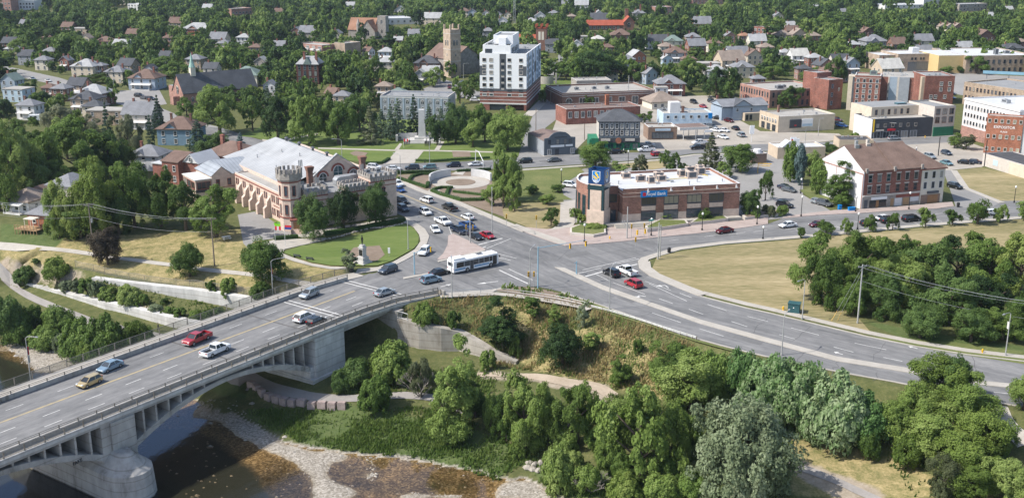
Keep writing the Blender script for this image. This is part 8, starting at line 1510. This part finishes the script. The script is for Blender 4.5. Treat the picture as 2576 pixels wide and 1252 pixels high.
def heritage_lamp(x,yb,yt,label,z=None):
 P=base_pt(x,yb,z);h=HT(x,yb,yt,P.z);o=root('heritage_lamp',label,'street lamp',P,0,'black globe lamps on the shop street');b=MB();b.lathe([(.22,0),(.22,.5),(.1,.7),(.07,h-.8),(.12,h-.7)],8);b.B('post','lamp_black',o);b=MB();b.lathe([(.1,h-.7),(.27,h-.45),(.25,h-.15),(.08,h)],10);b.B('globe','globe',o)
for t in[(1470,609,562,'black globe lamp beside the bank planter'),(1638,593,548,'black globe lamp at the foot of the bank steps'),(1766,580,534,'black globe lamp beside a small tree along the bank wall'),(1904,565,517,'black globe lamp at the bank parking corner'),(2015,545,492,'black globe lamp at the parking entrance shrubs'),(2152,533,492,'black globe lamp between trees and brick building'),(2286,527,482,'black globe lamp in front of the boarded shop'),(2551,510,467,'black globe lamp at the vacant lot pavement'),(1412,460,424,'black globe lamp on the dry park lawn'),(1580,417,378,'dark pole on the street behind the bank'),(2014,487,448,'black globe lamp on the grass strip of the parking lot'),(1919,602,568,'dark pole at the lower pavement opposite the bank'),(2157,577,534,'dark pole among the parked black cars')]:heritage_lamp(*t)
def wire(a,c,sag,r=.025,n=14):
 a,c=Vector(a),Vector(c);b=MB();b.tube([tuple(a.lerp(c,i/n)-Vector((0,0,sag*4*(i/n)*(1-i/n))))for i in range(n+1)],r,4);return b
def upole(x,yb,yt,label,m='pole_wood',cross=1.2,z=None,arms=1):
 P=base_pt(x,yb,z);h=HT(x,yb,yt,P.z);o=root('utility_pole',label,'utility pole',P,R(25),'utility poles');b=MB();b.cyl((0,0,-.2),(0,0,h),.17,.12,8);b.B('pole',m,o)
 if arms:b=MB();b.box(-cross,cross,-.06,.06,h-.5,h-.36);[b.cyl((s*cross*.9,0,h-.36),(s*cross*.9,0,h-.1),.05,.05,6)for s in(-1,0,1)];b.B('crossarm',m,o)
 return P+Vector((0,0,h)),o
u1,o1=upole(540,671,548,'tall wooden utility pole on the dry slope right of the walkway');u2,o2=upole(236,640,512,'wooden utility pole with transformer left of the bronze tree')
b=MB();b.cyl((.35,0,0),(.35,0,1.0),.28,.28,10);b.B('transformer','galv',o2,(0,0,HT(236,640,512,-2)-4.6))
u3,o3=upole(2157,813,665,'leaning grey utility pole with stays in front of the right woods','pole_grey',1.0)
ux=G(-60,500,8);off_=[Vector((1.0,.4,-.2)),Vector((0,0,0)),Vector((-1.0,-.4,-.2))]
def wires(nm,a,c,sag,lab,drops=(0,)):
 for d in off_+[Vector((0,0,-3.2))]:tag(wire(a+d,c+d,sag).B(nm,'galv'),lab,'wire','overhead wires')
wires('overhead_wire',u1,u2,1.2,'thin overhead wire strung between the two poles on the grass slope');wires('overhead_wire',u2,ux,1.0,'thin overhead wire running off the left edge past the bungalows')
wires('overhead_wire',u3,G(2700,770,8),1.2,'thin overhead wire running right from the leaning pole into the woods')
b=MB();pb=G(2128,806,.2);[b.cyl(tuple(u3-Vector((0,0,.5+k))),tuple(G(2092+14*k,806,.1)),.025,.025,4)for k in range(2)];tag(b.B('stay_wire','galv'),'steel stay wires bracing the leaning utility pole','wires');b=MB();[b.cyl(tuple(G(2092+14*k,806,.05)),tuple(G(2092+14*k,806,.05).lerp(u3-Vector((0,0,.5+k)),.18)),.06,.06,6)for k in range(2)];tag(b.B('stay_guard','signal_yellow'),'yellow guards at the foot of the stay wires','guard')
for t in[(1655,652,560,'slim concrete pole at the corner with a small blue sign','pole_grey'),(1577,600,520,'tall signal pole on the brick pavement by the bank steps','pole_grey'),(1183,612,535,'concrete pole on the brick traffic island','pole_grey'),(2476,418,352,'tall dark pole beside the grey garage','lamp_black'),(2360,392,344,'dark pole standing on the big lot','lamp_black'),(1470,352,312,'thin pole behind the low red brick building','pole_wood'),(1580,260,190,'thin tall pole above the long brick shop row','pole_grey'),(1385,262,205,'thin pole at the tower side street','pole_wood'),(1348,330,272,'thin pole at the lower end of the tower street','pole_wood'),(1656,240,190,'thin pole left of the red brick house','pole_grey')]:upole(t[0],t[1],t[2],t[3],t[4],arms=0)
def signal(o,x,y,z,m='signal_yellow',rot=0,nm='signal_head'):
 b=MB();b.box(-.17,.17,-.12,.12,-.55,.55);[b.cyl((0,-.121,k),(0,-.2,k),.11,.12,8,1)for k in(-.34,0,.34)];return b.B(nm,[m,'lamp_black'],o,(x,y,z),rot)
def mast(x,yb,yt,arm_px,label,heads=1,m='pole_grey'):
 P=base_pt(x,yb);h=HT(x,yb,yt,0);q=G(x+arm_px[0],yb+arm_px[1]);L=(q-P).length;a=math.atan2(q.y-P.y,q.x-P.x);o=root('traffic_signal',label,'traffic signal',P,a,'traffic signals');b=MB();b.cyl((0,0,0),(0,0,h),.14,.11,8);b.B('pole',m,o)
 b=MB();b.cyl((0,0,h-.3),(L,0,h-.1),.08,.05,6);b.B('arm',m,o)
 for k in range(heads):signal(o,L*(1-.33*k)-.1,0,h-.9,rot=R(20))
 return o
mast(1043,690,634,(42,-18),'blue-grey signal pole with an arm over the slip lane',1,'post_blue');mast(1450,690,657,(-6,4),'short pale blue signal pole at the tip of the long median',0,'post_blue');mast(1353,727,620,(120,-20),'tall pale blue signal pole with a long span over the crossing',2,'post_blue');mast(1660,648,566,(-60,10),'corner signal mast with two heads by the concrete pavement',2)
for x,y,lb in((1329,722,'left of two yellow signal heads on the planted island'),(1343,722,'right of two yellow signal heads on the planted island'),(1173,600,'left yellow signal beside the island pole'),(1190,600,'right yellow signal beside the island pole'),(1274,572,'yellow signal at the corner of the park lawn'),(1349,575,'yellow signal on the dry lawn corner by the bank'),(1588,598,'yellow signal beside the tall pole on the bank pavement'),(1620,596,'yellow signal at the bank planter corner'),(1598,632,'orange signal on a short pole in the street')):
 P=base_pt(x,y);o=root('traffic_signal',lb,'traffic signal',P,0,'traffic signals');b=MB();b.cyl((0,0,0),(0,0,3.0),.06,.05,6);b.B('pole','pole_grey',o);signal(o,0,-.16,2.9)
P=base_pt(1196,420);o=root('gantry_pole','white bent gantry arm over the park street','gantry',P,0);b=MB();h=HT(1196,403,365);q=G(1216,425)-P;b.tube([(0,2,0),(0,2,h),(1.0,1.6,h-.4),(q.x,q.y,h-2.6),(q.x,q.y,0)],.13,6);b.B('arch','white_metal',o)
P=base_pt(1906,435);o=root('height_bar','yellow clearance bar at the drive-through lane','barrier',P,R(-15));b=MB();b.cyl((0,0,0),(0,0,3),.1,.1,6);b.B('post','signal_yellow',o);b=MB();b.box(0,4,-.1,.1,2.9,3.1);b.box(.3,3.6,-.08,.08,2.3,2.45);b.B('bar','signal_yellow',o)
P=base_pt(1890,358);o=root('pylon_sign','tall white pylon sign by the grey shop house street','sign',P,R(5));b=MB();b.cyl((0,0,0),(0,0,4.2),.12,.12,6);b.B('post','white_metal',o);bxp('panel',o,'sign_white',-.8,.8,-.15,.15,3.0,6.0)
P=base_pt(1993,392);o=root('pylon_sign','white restaurant pylon sign with red lettering','sign',P,R(5));b=MB();b.cyl((0,0,0),(0,0,4.5),.12,.12,6);b.B('post','white_metal',o);bxp('panel',o,'sign_white',-1,1,-.15,.15,4.2,6.2);bxp('lettering',o,'sign_red',-.7,.7,-.18,-.152,4.8,5.6)
P=base_pt(979,646);o=root('information_sign','small white sign on the monument lawn','sign',P,0);b=MB();b.cyl((0,0,0),(0,0,1.4),.05,.05,6);b.B('post','galv',o);bxp('panel',o,'sign_white',-.25,.25,-.05,.05,.9,2.2)
P=base_pt(1632,600);o=root('street_name_sign','small teal street name sign at the corner','sign',P,R(30));b=MB();b.cyl((0,0,0),(0,0,4.6),.05,.05,6);b.B('post','galv',o);bxp('panel',o,'sign_teal',-.1,1.3,-.03,.03,4.3,4.7)
for x,y,lb in((1534,602,'yellow fire hydrant on the bank pavement'),(2471,888,'yellow fire hydrant on the lower right verge'),(1970,780,'orange marker post left of the utility cabinet'),(1109,492,'white hydrant at the round garden hedge'),(1069,410,'dark hydrant at the park street kerb'),(2327,347,'yellow hydrant by the charcoal shops')):
 P=base_pt(x,y);o=root('fire_hydrant' if 'hydrant' in lb else 'marker_post',lb,'hydrant' if 'hydrant' in lb else 'post',P);b=MB();b.lathe([(.2,0),(.2,.08),(.13,.1),(.13,.6),(.17,.62),(.12,.8),(.03,.88)],10);b.cyl((-.26,0,.48),(.26,0,.48),.08,.08,8);b.B('body','hydrant' if 'white' not in lb and 'dark' not in lb else('trim_white' if 'white' in lb else 'lamp_black'),o,None,None)
P=base_pt(1997,785);o=root('utility_cabinet','dark green utility cabinet on the lawn edge by the right pavement','cabinet',P,R(-22));b=MB();b.box(-1.1,1.1,-.9,.9,.15,1.9);b.box(-1.2,1.2,-1,1,1.9,2.0);b.B('body','deck_teal',o);bxp('plinth',o,'concrete',-1.25,1.25,-1.05,1.05,0,.15);bxp('plate',o,'sign_white',-.1,.1,-.92,-.902,1.1,1.3)
for x,y,lb in((885,686,'dark litter bin at the bridge end by the statue lawn'),(1683,636,'black litter bin at the corner pavement'),(2410,521,'dark litter bin in front of the cream shop'),(2087,598,'dark litter bin beside a young street tree')):
 P=base_pt(x,y);o=root('litter_bin',lb,'litter bin',P);b=MB();b.lathe([(.3,0),(.38,.1),(.42,1.1),(.36,1.2)],12);b.B('body','lamp_black',o);b=MB();b.cyl((0,0,1.18),(0,0,1.32),.4,.25,12);b.B('lid','lamp_black',o)
def bench(x,y,rot,lb):
 P=base_pt(x,y);o=root('bench',lb,'bench',P,rot);b=MB();[b.box(-.9,.9,yy,yy+.12,.42,.48)for yy in(-.25,-.1,.05)];b.B('seat','charcoal',o);b=MB();[b.box(-.9,.9,.2,.26,z,z+.12)for z in(.6,.78)];b.B('backrest','charcoal',o);[bxp('leg',o,'lamp_black',s*.75-.05,s*.75+.05,-.25,.25,0,.42)for s in(-1,1)]
bench(748,648,R(160),'left of two dark benches on the curved lawn path');bench(780,655,R(165),'right of two dark benches on the curved lawn path')
P=GT(570,601);o=root('picnic_table','pale picnic table on the slope beside the tall pole','table',base_pt(570,602),R(30));bxp('tabletop',o,'white_metal',-1,1,-.4,.4,.72,.78);[bxp('seat',o,'white_metal',-1,1,s*.75-.14,s*.75+.14,.42,.47)for s in(-1,1)];b=MB();[b.box(q-.05,q+.05,-.75,.75,.0,.72)for q in(-.7,.7)];b.B('frame','galv',o)
for x,yb,yt,mm,lb in((693,612,567,('flag_red','trim_white','flag_red'),'flag pole with red and white flag at the armoury drive'),(718,620,565,('flag_red','flag_blue'),'flag pole with red and navy flag before the armoury porch'),(1016,372,348,('flag_red','trim_white','flag_red'),'flag pole with red and white flag at the war memorial')):
 P=base_pt(x,yb);h=HT(x,yb,yt);o=root('flag_pole',lb,'flag pole',P,R(-10));b=MB();b.cyl((0,0,0),(0,0,h),.06,.04,6);b.B('pole','white_metal',o)
 if len(mm)==3:[bxp('flag_stripe',o,m_,.08+.5*k,.08+.5*(k+1),-.02,.02,h-1.1,h-.15)for k,m_ in enumerate(mm)]
 else:[bxp('flag_stripe',o,m_,.08,1.7,-.02,.02,h-.6-.5*k,h-.1-.5*k)for k,m_ in enumerate(mm)]
P=base_pt(913,662);o=root('statue','bronze soldier statue on a tall tiered stone pedestal on the lawn','statue',P,R(-35));b=MB();z=0
for s,h in((1.5,.35),(1.2,.4),(.95,.8),(.7,.2),(.6,1.9),(.72,.18),(.5,.5)):b.box(-s,s,-s,s,z,z+h);z+=h
b.B('pedestal','pale_granite',o);b1,h1=person_mesh('stand');b=MB();b.v=[(x*1.15,y*1.15,zz_*1.2+z-.02)for x,y,zz_ in b1.v];b.f=b1.f;b.m=[0]*len(b1.m);b.lathe([(.2,z+2.08),(.1,z+2.12),(.08,z+2.22)],10);b.cyl((.2,-.35,z+.1),(.15,-.3,z+1.6),.03,.02,5);b.B('figure','bronze',o,smooth=True);bxp('plaque',o,'bronze',-.5,.5,-.64,-.601,1.9,3.3);bxp('plaque',o,'bronze',-.64,-.601,-.5,.5,1.9,3.3)
bx=sheet('planting_bed',[(864,650),(890,622),(955,617),(968,640),(950,655),(905,664)],.19,'soil')
P=G(1062,356);o=root('war_memorial','tall pale granite war memorial column on wide steps in the park','monument',(P.x,P.y,0),R(3));landmark('war memorial column',1062,320);b=MB();z=0
for sx,sy,h in((6.4,4.6,.3),(5.6,4.0,.3),(4.4,3.2,.4),(2.6,2.2,.8)):b.box(-sx,sx,-sy,sy,z,z+h);z+=h
b.B('steps','pale_granite',o);b=MB();q=1.3;A=[(-q,-q,z),(q,-q,z),(q,q,z),(-q,q,z)];k=.78;T=[(x*k,y*k,11.4)for x,y,_ in A]
for i in range(4):j=(i+1)%4;b.poly([A[i],A[j],T[j],T[i]])
b.poly(T);b.B('column','granite',o);b=MB();b.box(-8.6,-1.8,3.4,4.0,0,2.4);b.box(-9.3,-8.61,.2,4,0,2.2);b.B('screen_wall','pale_granite',o);b=MB();b.box(2.2,10,3.6,4.2,0,2.6);b.B('screen_wall','pale_granite',o);b=MB();b.extr([(-4,1.0),(-1.2,1.0),(-1.2,1.8),(-2.2,1.4)],0,.8,1.4);b.extr([(-4,1.0),(-1.2,1.0),(-1.2,1.8),(-2.2,1.4)],0,2.0,2.6);b.B('stone_block','granite',o)
bs_,_h=person_mesh('stand');SM=None
for k,(x,y)in enumerate([(1018,367),(1022,366),(1026,365),(1030,364),(1070,368),(1074,368),(1078,368),(1082,367)]):
 P2=G(x,y,.6);b=MB();b.v=[(a*1.1,c*1.1,e*1.1)for a,c,e in bs_.v];b.f,b.m=bs_.f,[0]*len(bs_.m)
 if SM is None:SM=b.mesh('soldier','bronze',True)
 oo=link(bpy.data.objects.new('soldier_statue',SM),None,P2,R(-90));side='left' if k<4 else 'right';tag(oo,f'bronze soldier figure in the {side} row at the war memorial, number {["one", "two", "three", "four"][k % 4]} from the left'.replace('number one','first').replace('number two','second').replace('number three','third').replace('number four','fourth'),'statue','bronze soldiers at the war memorial')
def arc_wall(c,r0,a0,a1,h,th,lb):
 o=root('curved_wall',lb,'wall',(c.x,c.y,0));b=MB();n=14
 for i in range(n):
  t0,t1=R(a0+(a1-a0)*i/n),R(a0+(a1-a0)*(i+1)/n);b.prism([(r0*math.cos(t0),r0*math.sin(t0)),(r0*math.cos(t1),r0*math.sin(t1)),((r0+th)*math.cos(t1),(r0+th)*math.sin(t1)),((r0+th)*math.cos(t0),(r0+th)*math.sin(t0))],0,h)
 b.B('wall','granite',o)
arc_wall(GC,8.9,112,195,2.3,.5,'left curved granite wall of the round garden');arc_wall(GC,8.9,12,72,2.3,.5,'right curved granite wall of the round garden')
def hedge(pts,wd,h,lb,z=0.05,seed=0):
 rg=np.random.default_rng(seed+len(pts));P=[G(x,y)for x,y in pts];C=[]
 for a,c in zip(P[:-1],P[1:]):
  n=max(2,int((c-a).length/.45));t=(c-a).normalized();s=Vector((-t.y,t.x,0))
  for k in range(n):
   for e in(-.3,.3):
    for zz_ in(h*.3,h*.72):C.append(tuple(a.lerp(c,k/n)+s*wd*e+Vector((0,0,z+zz_))))
 me=leaf_mesh('hedge',np.array(C),np.full(len(C),h*.34),9,.11,rg,.4,1.0,mats='leaf_hedge');o=link(bpy.data.objects.new('hedge',me));b=MB()
 for a,c in zip(P[:-1],P[1:]):t=(c-a).normalized();s=Vector((-t.y,t.x,0))*wd*.4;b.prism([tuple((a-s).xy),tuple((c-s).xy),tuple((c+s).xy),tuple((a+s).xy)],z,z+h*.85)
 b.B('core','leaf_hedge',o);return tag(o,lb,'hedge')
hedge([(816,592),(900,580),(960,567),(1018,556)],1.6,1.1,'long dark hedge along the top of the monument lawn');hedge([(690,604),(750,599)],1.5,1.0,'short hedge below the armoury flag poles')
hedge([(1000,437),(1090,434),(1128,436)],1.0,.9,'hedge along the street edge of the round garden');hedge([(1004,452),(1040,463),(1074,474),(1078,462)],1.0,.9,'hedge along the pavement left of the round garden');hedge([(1028,458),(1036,446),(1060,440),(1096,440)],.9,.8,'curved inner hedge left of the round garden')
hedge([(1086,482),(1110,492),(1161,506),(1210,505),(1220,498)],1.1,.9,'hedge on the lower rim of the round garden');hedge([(1088,480),(1110,474),(1140,474)],.9,.8,'inner hedge below the round garden plaza');hedge([(1122,494),(1130,474)],.9,.8,'short cross hedge below the round garden plaza');hedge([(1140,484),(1210,492),(1260,496)],.9,.7,'low hedge toward the big park tree')
hedge([(1046,406),(1090,407),(1156,403),(1232,399)],1.0,.8,'clipped hedge along the right park lawn');hedge([(902,413),(962,412),(980,401)],1.0,.8,'clipped hedge at the corner of the left park lawn');hedge([(1150,433),(1175,431),(1235,428)],1.0,.8,'hedge along the street right of the round garden');hedge([(1462,569),(1480,574),(1508,575),(1522,572)],2.2,.9,'bright mounded hedge in the bank planter',seed=3)
rg=np.random.default_rng(8);b=MB()
for k in range(90):
 t=k/89;x,y=800+222*t,604-44*t+3*math.sin(t*9);P=G(x+rg.uniform(-2,2),y+rg.uniform(-1,1));s=rg.uniform(.18,.36);b.v+=[(P.x+s*math.cos(i*1.05),P.y+s*math.sin(i*1.05),.1)for i in range(6)]+[(P.x,P.y,.18+s*.8)];i0=len(b.v)-7;b.f+=[(i0+i,i0+(i+1)%6,i0+6)for i in range(6)];b.m+=[0]*6
tag(b.B('rock_border','river_stone'),'row of pale rocks edging the hedge on the monument lawn','rocks',kind='stuff')
def planter(px,h,lb,soil='soil'):
 W_=[G(x,y)for x,y in px];c=sum(W_,Vector())/len(W_);o=root('planter',lb,'planter',(c.x,c.y,0));q=[((p-c).x,(p-c).y)for p in W_];b=MB();b.prism(q,0,h,0);b.B('wall','stone_pale',o);b=MB();b.prism([(x*.9,y*.9)for x,y in q],h-.05,h+.04);b.B('soil',soil,o)
planter([(1434,580),(1434,592),(1493,598),(1524,592),(1522,572),(1470,566)],.75,'curved planter wall below the sign tower','lawn');planter([(1622,578),(1628,585),(1690,577),(1732,570),(1726,562),(1660,560)],.95,'long planter right of the bank steps','lawn');planter([(1736,568),(1790,563),(1832,557),(1822,550),(1760,552)],.9,'low planter with flowers along the bank wall','lawn');planter([(1866,548),(1874,554),(1932,547),(1970,543),(1962,534),(1900,538)],.8,'planter with round bushes at the parking corner')
def rail(name,pts,h,lb,cat,m='galv',rails=(1.0,),step=2.5,zs=None,panel=None,r=.035):
 P=smooth_line([G(*p)if len(p)==3 else base_pt(*p)for p in pts],5);P=[Vector((p.x,p.y,TZ(p.x,p.y)if TZ(p.x,p.y)<-.3 else .1))for p in P];b=MB();acc=0
 for i,p in enumerate(P):
  if i==0 or acc>=step:b.cyl(tuple(p),tuple(p+Vector((0,0,h))),r*1.3,r*1.2,5);acc=0
  if i:acc+=(p-P[i-1]).length
 for f in rails:
  for p,q in zip(P[:-1],P[1:]):b.cyl(tuple(p+Vector((0,0,h*f))),tuple(q+Vector((0,0,h*f))),r,r,5)
 if panel:
  for p,q in zip(P[:-1],P[1:]):b.poly([tuple(p),tuple(q),tuple(q+Vector((0,0,h))),tuple(p+Vector((0,0,h)))],1)
 return tag(b.B(name,[m,panel or m]),lb,cat)
rail('railing',[(1112,744),(1180,741),(1250,738),(1300,742),(1400,757),(1480,774)],1.0,'pipe railing along the footway below the planted island','railing',rails=(.5,1.0))
pts=[(1488,776),(1540,789),(1613,811),(1680,833),(1752,855)];P=smooth_line([G(x,y)for x,y in pts],5);b=MB()
for i,p in enumerate(P):
 if i%1==0:b.box(-.08,.08,-.08,.08,0,.8,1,None,0,tuple(p))
for p,q in zip(P[:-1],P[1:]):
 for z0,z1,o_ in((.45,.6,.1),(.6,.68,.02),(.68,.83,.1)):t=(q-p).normalized();n_=Vector((t.y,-t.x,0))*o_;b.poly([tuple(p+n_+Vector((0,0,z0))),tuple(q+n_+Vector((0,0,z0))),tuple(q+n_+Vector((0,0,z1))),tuple(p+n_+Vector((0,0,z1)))])
tag(b.B('guard_rail',['white_metal','pole_wood']),'white steel guard rail at the top of the golden slope','guard rail')
rail('chain_link_fence',[(190,673,-3.2),(250,687,-3.2),(325,702,-3.2),(425,714,-3.2),(512,723,-3.2),(600,736,-3.2),(650,743,-3.2)],1.7,'dark chain-link fence above the back flood wall','fence','rail_metal',(1.0,),3,panel='bar_mesh')
k0=0;Pn=smooth_line([GT(x,y)for x,y in((634,972),(662,995),(700,1008),(740,1018),(790,1022),(840,1024),(884,1022))],10);rg=np.random.default_rng(4);last=None;SN=[];
for p in Pn:
 if last is not None and(p-last).length<1.75:continue
 t=(p-(last if last is not None else p-Vector((1,-.6,0)))).normalized();a=math.atan2(t.y,t.x);last=p;b=MB();L,D_,h=rg.uniform(.70,.80),rg.uniform(.45,.6),rg.uniform(.75,1.0);pts_=[(-L,-D_),(L*.95,-D_*1.05),(L,D_),(-L*.96,D_*.95)];b.prism(pts_,-.5,h*.85);b.prism([(x*.93,y*.9)for x,y in pts_],h*.85,h)
 SN.append(b.B('armour_stone','armour',None,(p.x,p.y,TZ(p.x,p.y)),a))if 'armour' in MATS else(mat('armour',(0.34,0.27,0.25),.95,var=.25,scale=1.2),SN.append(b.B('armour_stone','armour',None,(p.x,p.y,TZ(p.x,p.y)),a)))
for i,s in enumerate(SN):tag(s,'squared pink armour stone in the row edging the riverside trail','boulder','armour stones along the trail')
BO=[(1332,1165),(1345,1172),(1360,1168),(1372,1176),(1340,1182),(1356,1185),(1328,1178),(1368,1186),(1384,1178),(1548,1150),(1560,1154),(1540,1156)]
bm0=MB();bm0.lathe([(.5,0),(.62,.25),(.5,.55),(.2,.72)],6);BMs=bm0.mesh('boulder','river_stone')
for i,(x,y)in enumerate(BO):P=GT(x,y);o=link(bpy.data.objects.new('boulder',BMs),None,P-Vector((0,0,.12)),rg.uniform(0,6));o.scale=(rg.uniform(.8,1.5),rg.uniform(.7,1.2),rg.uniform(.8,1.3));tag(o,'angular grey boulder in the rock heap under the bank trees','boulder','boulders in the bank heap')
b=MB();P=[G(998,801,-2.4),G(1010,803,-2.4),G(1026,808,-2.5)];[b.cyl(tuple(p),tuple(p+Vector((0,0,1.6))),.06,.06,6)for p in P];[b.cyl(tuple(P[k]+Vector((0,0,z))),tuple(P[k+1]+Vector((0,0,z))),.04,.04,5)for k in(0,1)for z in(.3,1.55)];tag(b.B('gate_frame','galv'),'small pipe gate on top of the abutment wall','gate')
P=base_pt(2112,527);o=root('blue_bin','blue recycling bin beside the bush at the brick building','bin',P,R(10));b=MB();b.box(-.4,.4,-.4,.4,0,1.2);b.box(-.45,.45,-.45,.45,1.2,1.3);b.B('body','sign_blue',o)
P=base_pt(2142,530);o=root('newspaper_box','low blue box under the trees at the brick building','box',P,R(10));b=MB();b.box(-.9,.9,-.4,.4,0,.9);b.box(-1,1,-.45,.45,.9,1.0);b.B('body','sign_blue',o)
# a label of its own for every house and tree
def place_phrase(x,y,skip=0):
 L=sorted(LAND,key=lambda t:((t[1]-x)/1.6)**2+((t[2]-y)*1.6)**2)[skip];dx,dy=x-L[1],y-L[2]
 rel=('left of' if dx<0 else 'right of')if abs(dx)>abs(dy)*1.6 else('behind' if dy<0 else 'in front of')
 return f'{rel} {L[0]}'
ORD=['','second','third','fourth','fifth','sixth','seventh','eighth','ninth','tenth','eleventh','twelfth','thirteenth','fourteenth','fifteenth','sixteenth','seventeenth','eighteenth','nineteenth','twentieth']
for nm,x,y in(('bridge railing',300,880),('riverside trail',200,790),('flood walls',400,760),('grass slope walkway',450,650),('bungalows',60,500),('golden slope',1500,880),('riverside bushes',1600,1100),('round garden',1160,450),('monument lawn',900,620),('long median',1800,820),('right woods',2350,690),('lower right path',2540,1080),('shop street trees',2300,570),('park street',1200,410),('dry lawn by the bank',1350,500),('dirt track',1430,960),('sumac thicket',2050,1010),('river shore',1000,1150),('grassy verge',2200,1180),('bridge pier',830,930),('big lot',2400,400),('vacant lot',2480,465)):landmark(nm,x,y)
def assign(items):
 """items: (object, description, x, y). Same description + place gets an ordinal counted from the left"""
 by={}
 for it in items:by.setdefault((it[1],place_phrase(it[2],it[3])),[]).append(it)
 for(d,ph),L in by.items():
  L.sort(key=lambda t:t[2])
  for i,(o,_,x,y)in enumerate(L):
   if len(L)==1:o['label']=f'{d} {ph}'
   else:o['label']=f'{ORD[i]} {d} from left {ph}' if i else f'leftmost {d} {ph}'
assign([(o,o['_h'],x,y)for o,x,y,w_ in HOUSES if not o.get('label')])
def size(H,k):return 'small' if H<(2.2 if k=='shrub' else 6.5)else('large' if H>(4 if k=='shrub' else 12)else 'medium')
assign([(o,f"{size(H, k)} {LN['leaf_' + lf]} {KN[k]} {'shrub' if k == 'shrub' else 'tree'}",px[0],px[1])for o,k,lf,H,W,px in TREES if not o.get('label')])
for o,*_ in TREES:o['group']={'shrub':'shrubs on banks and verges','spruce_tree':'spruces of the town'}.get(o.name.split('.')[0],'trees of the town')
for o,*_ in HOUSES:
 o['group']='houses among the trees'
 for k in('_h','_px'):
  if k in o:del o[k]
for o in SC.objects:
 if o.parent is None and o.type in('MESH','EMPTY')and not o.get('label')and not o.get('kind'):print('UNLABELLED',o.name)
# air: one closed box of thin haze over the whole scene
m,N,K,b=nmat('haze_air');N.remove(b);v=N.new('ShaderNodeVolumePrincipled');I(v,'Color',(0.70,0.82,1.0,1));I(v,'Density',0.00006);I(v,'Anisotropy',0.2);K.new(v.outputs[0],N['Material Output'].inputs['Volume'])
b=MB();b.box(-9500,9500,-400,11500,-15.5,HC+12)
HAZE=True
if HAZE:tag(b.B('haze','haze_air'),kind='stuff')
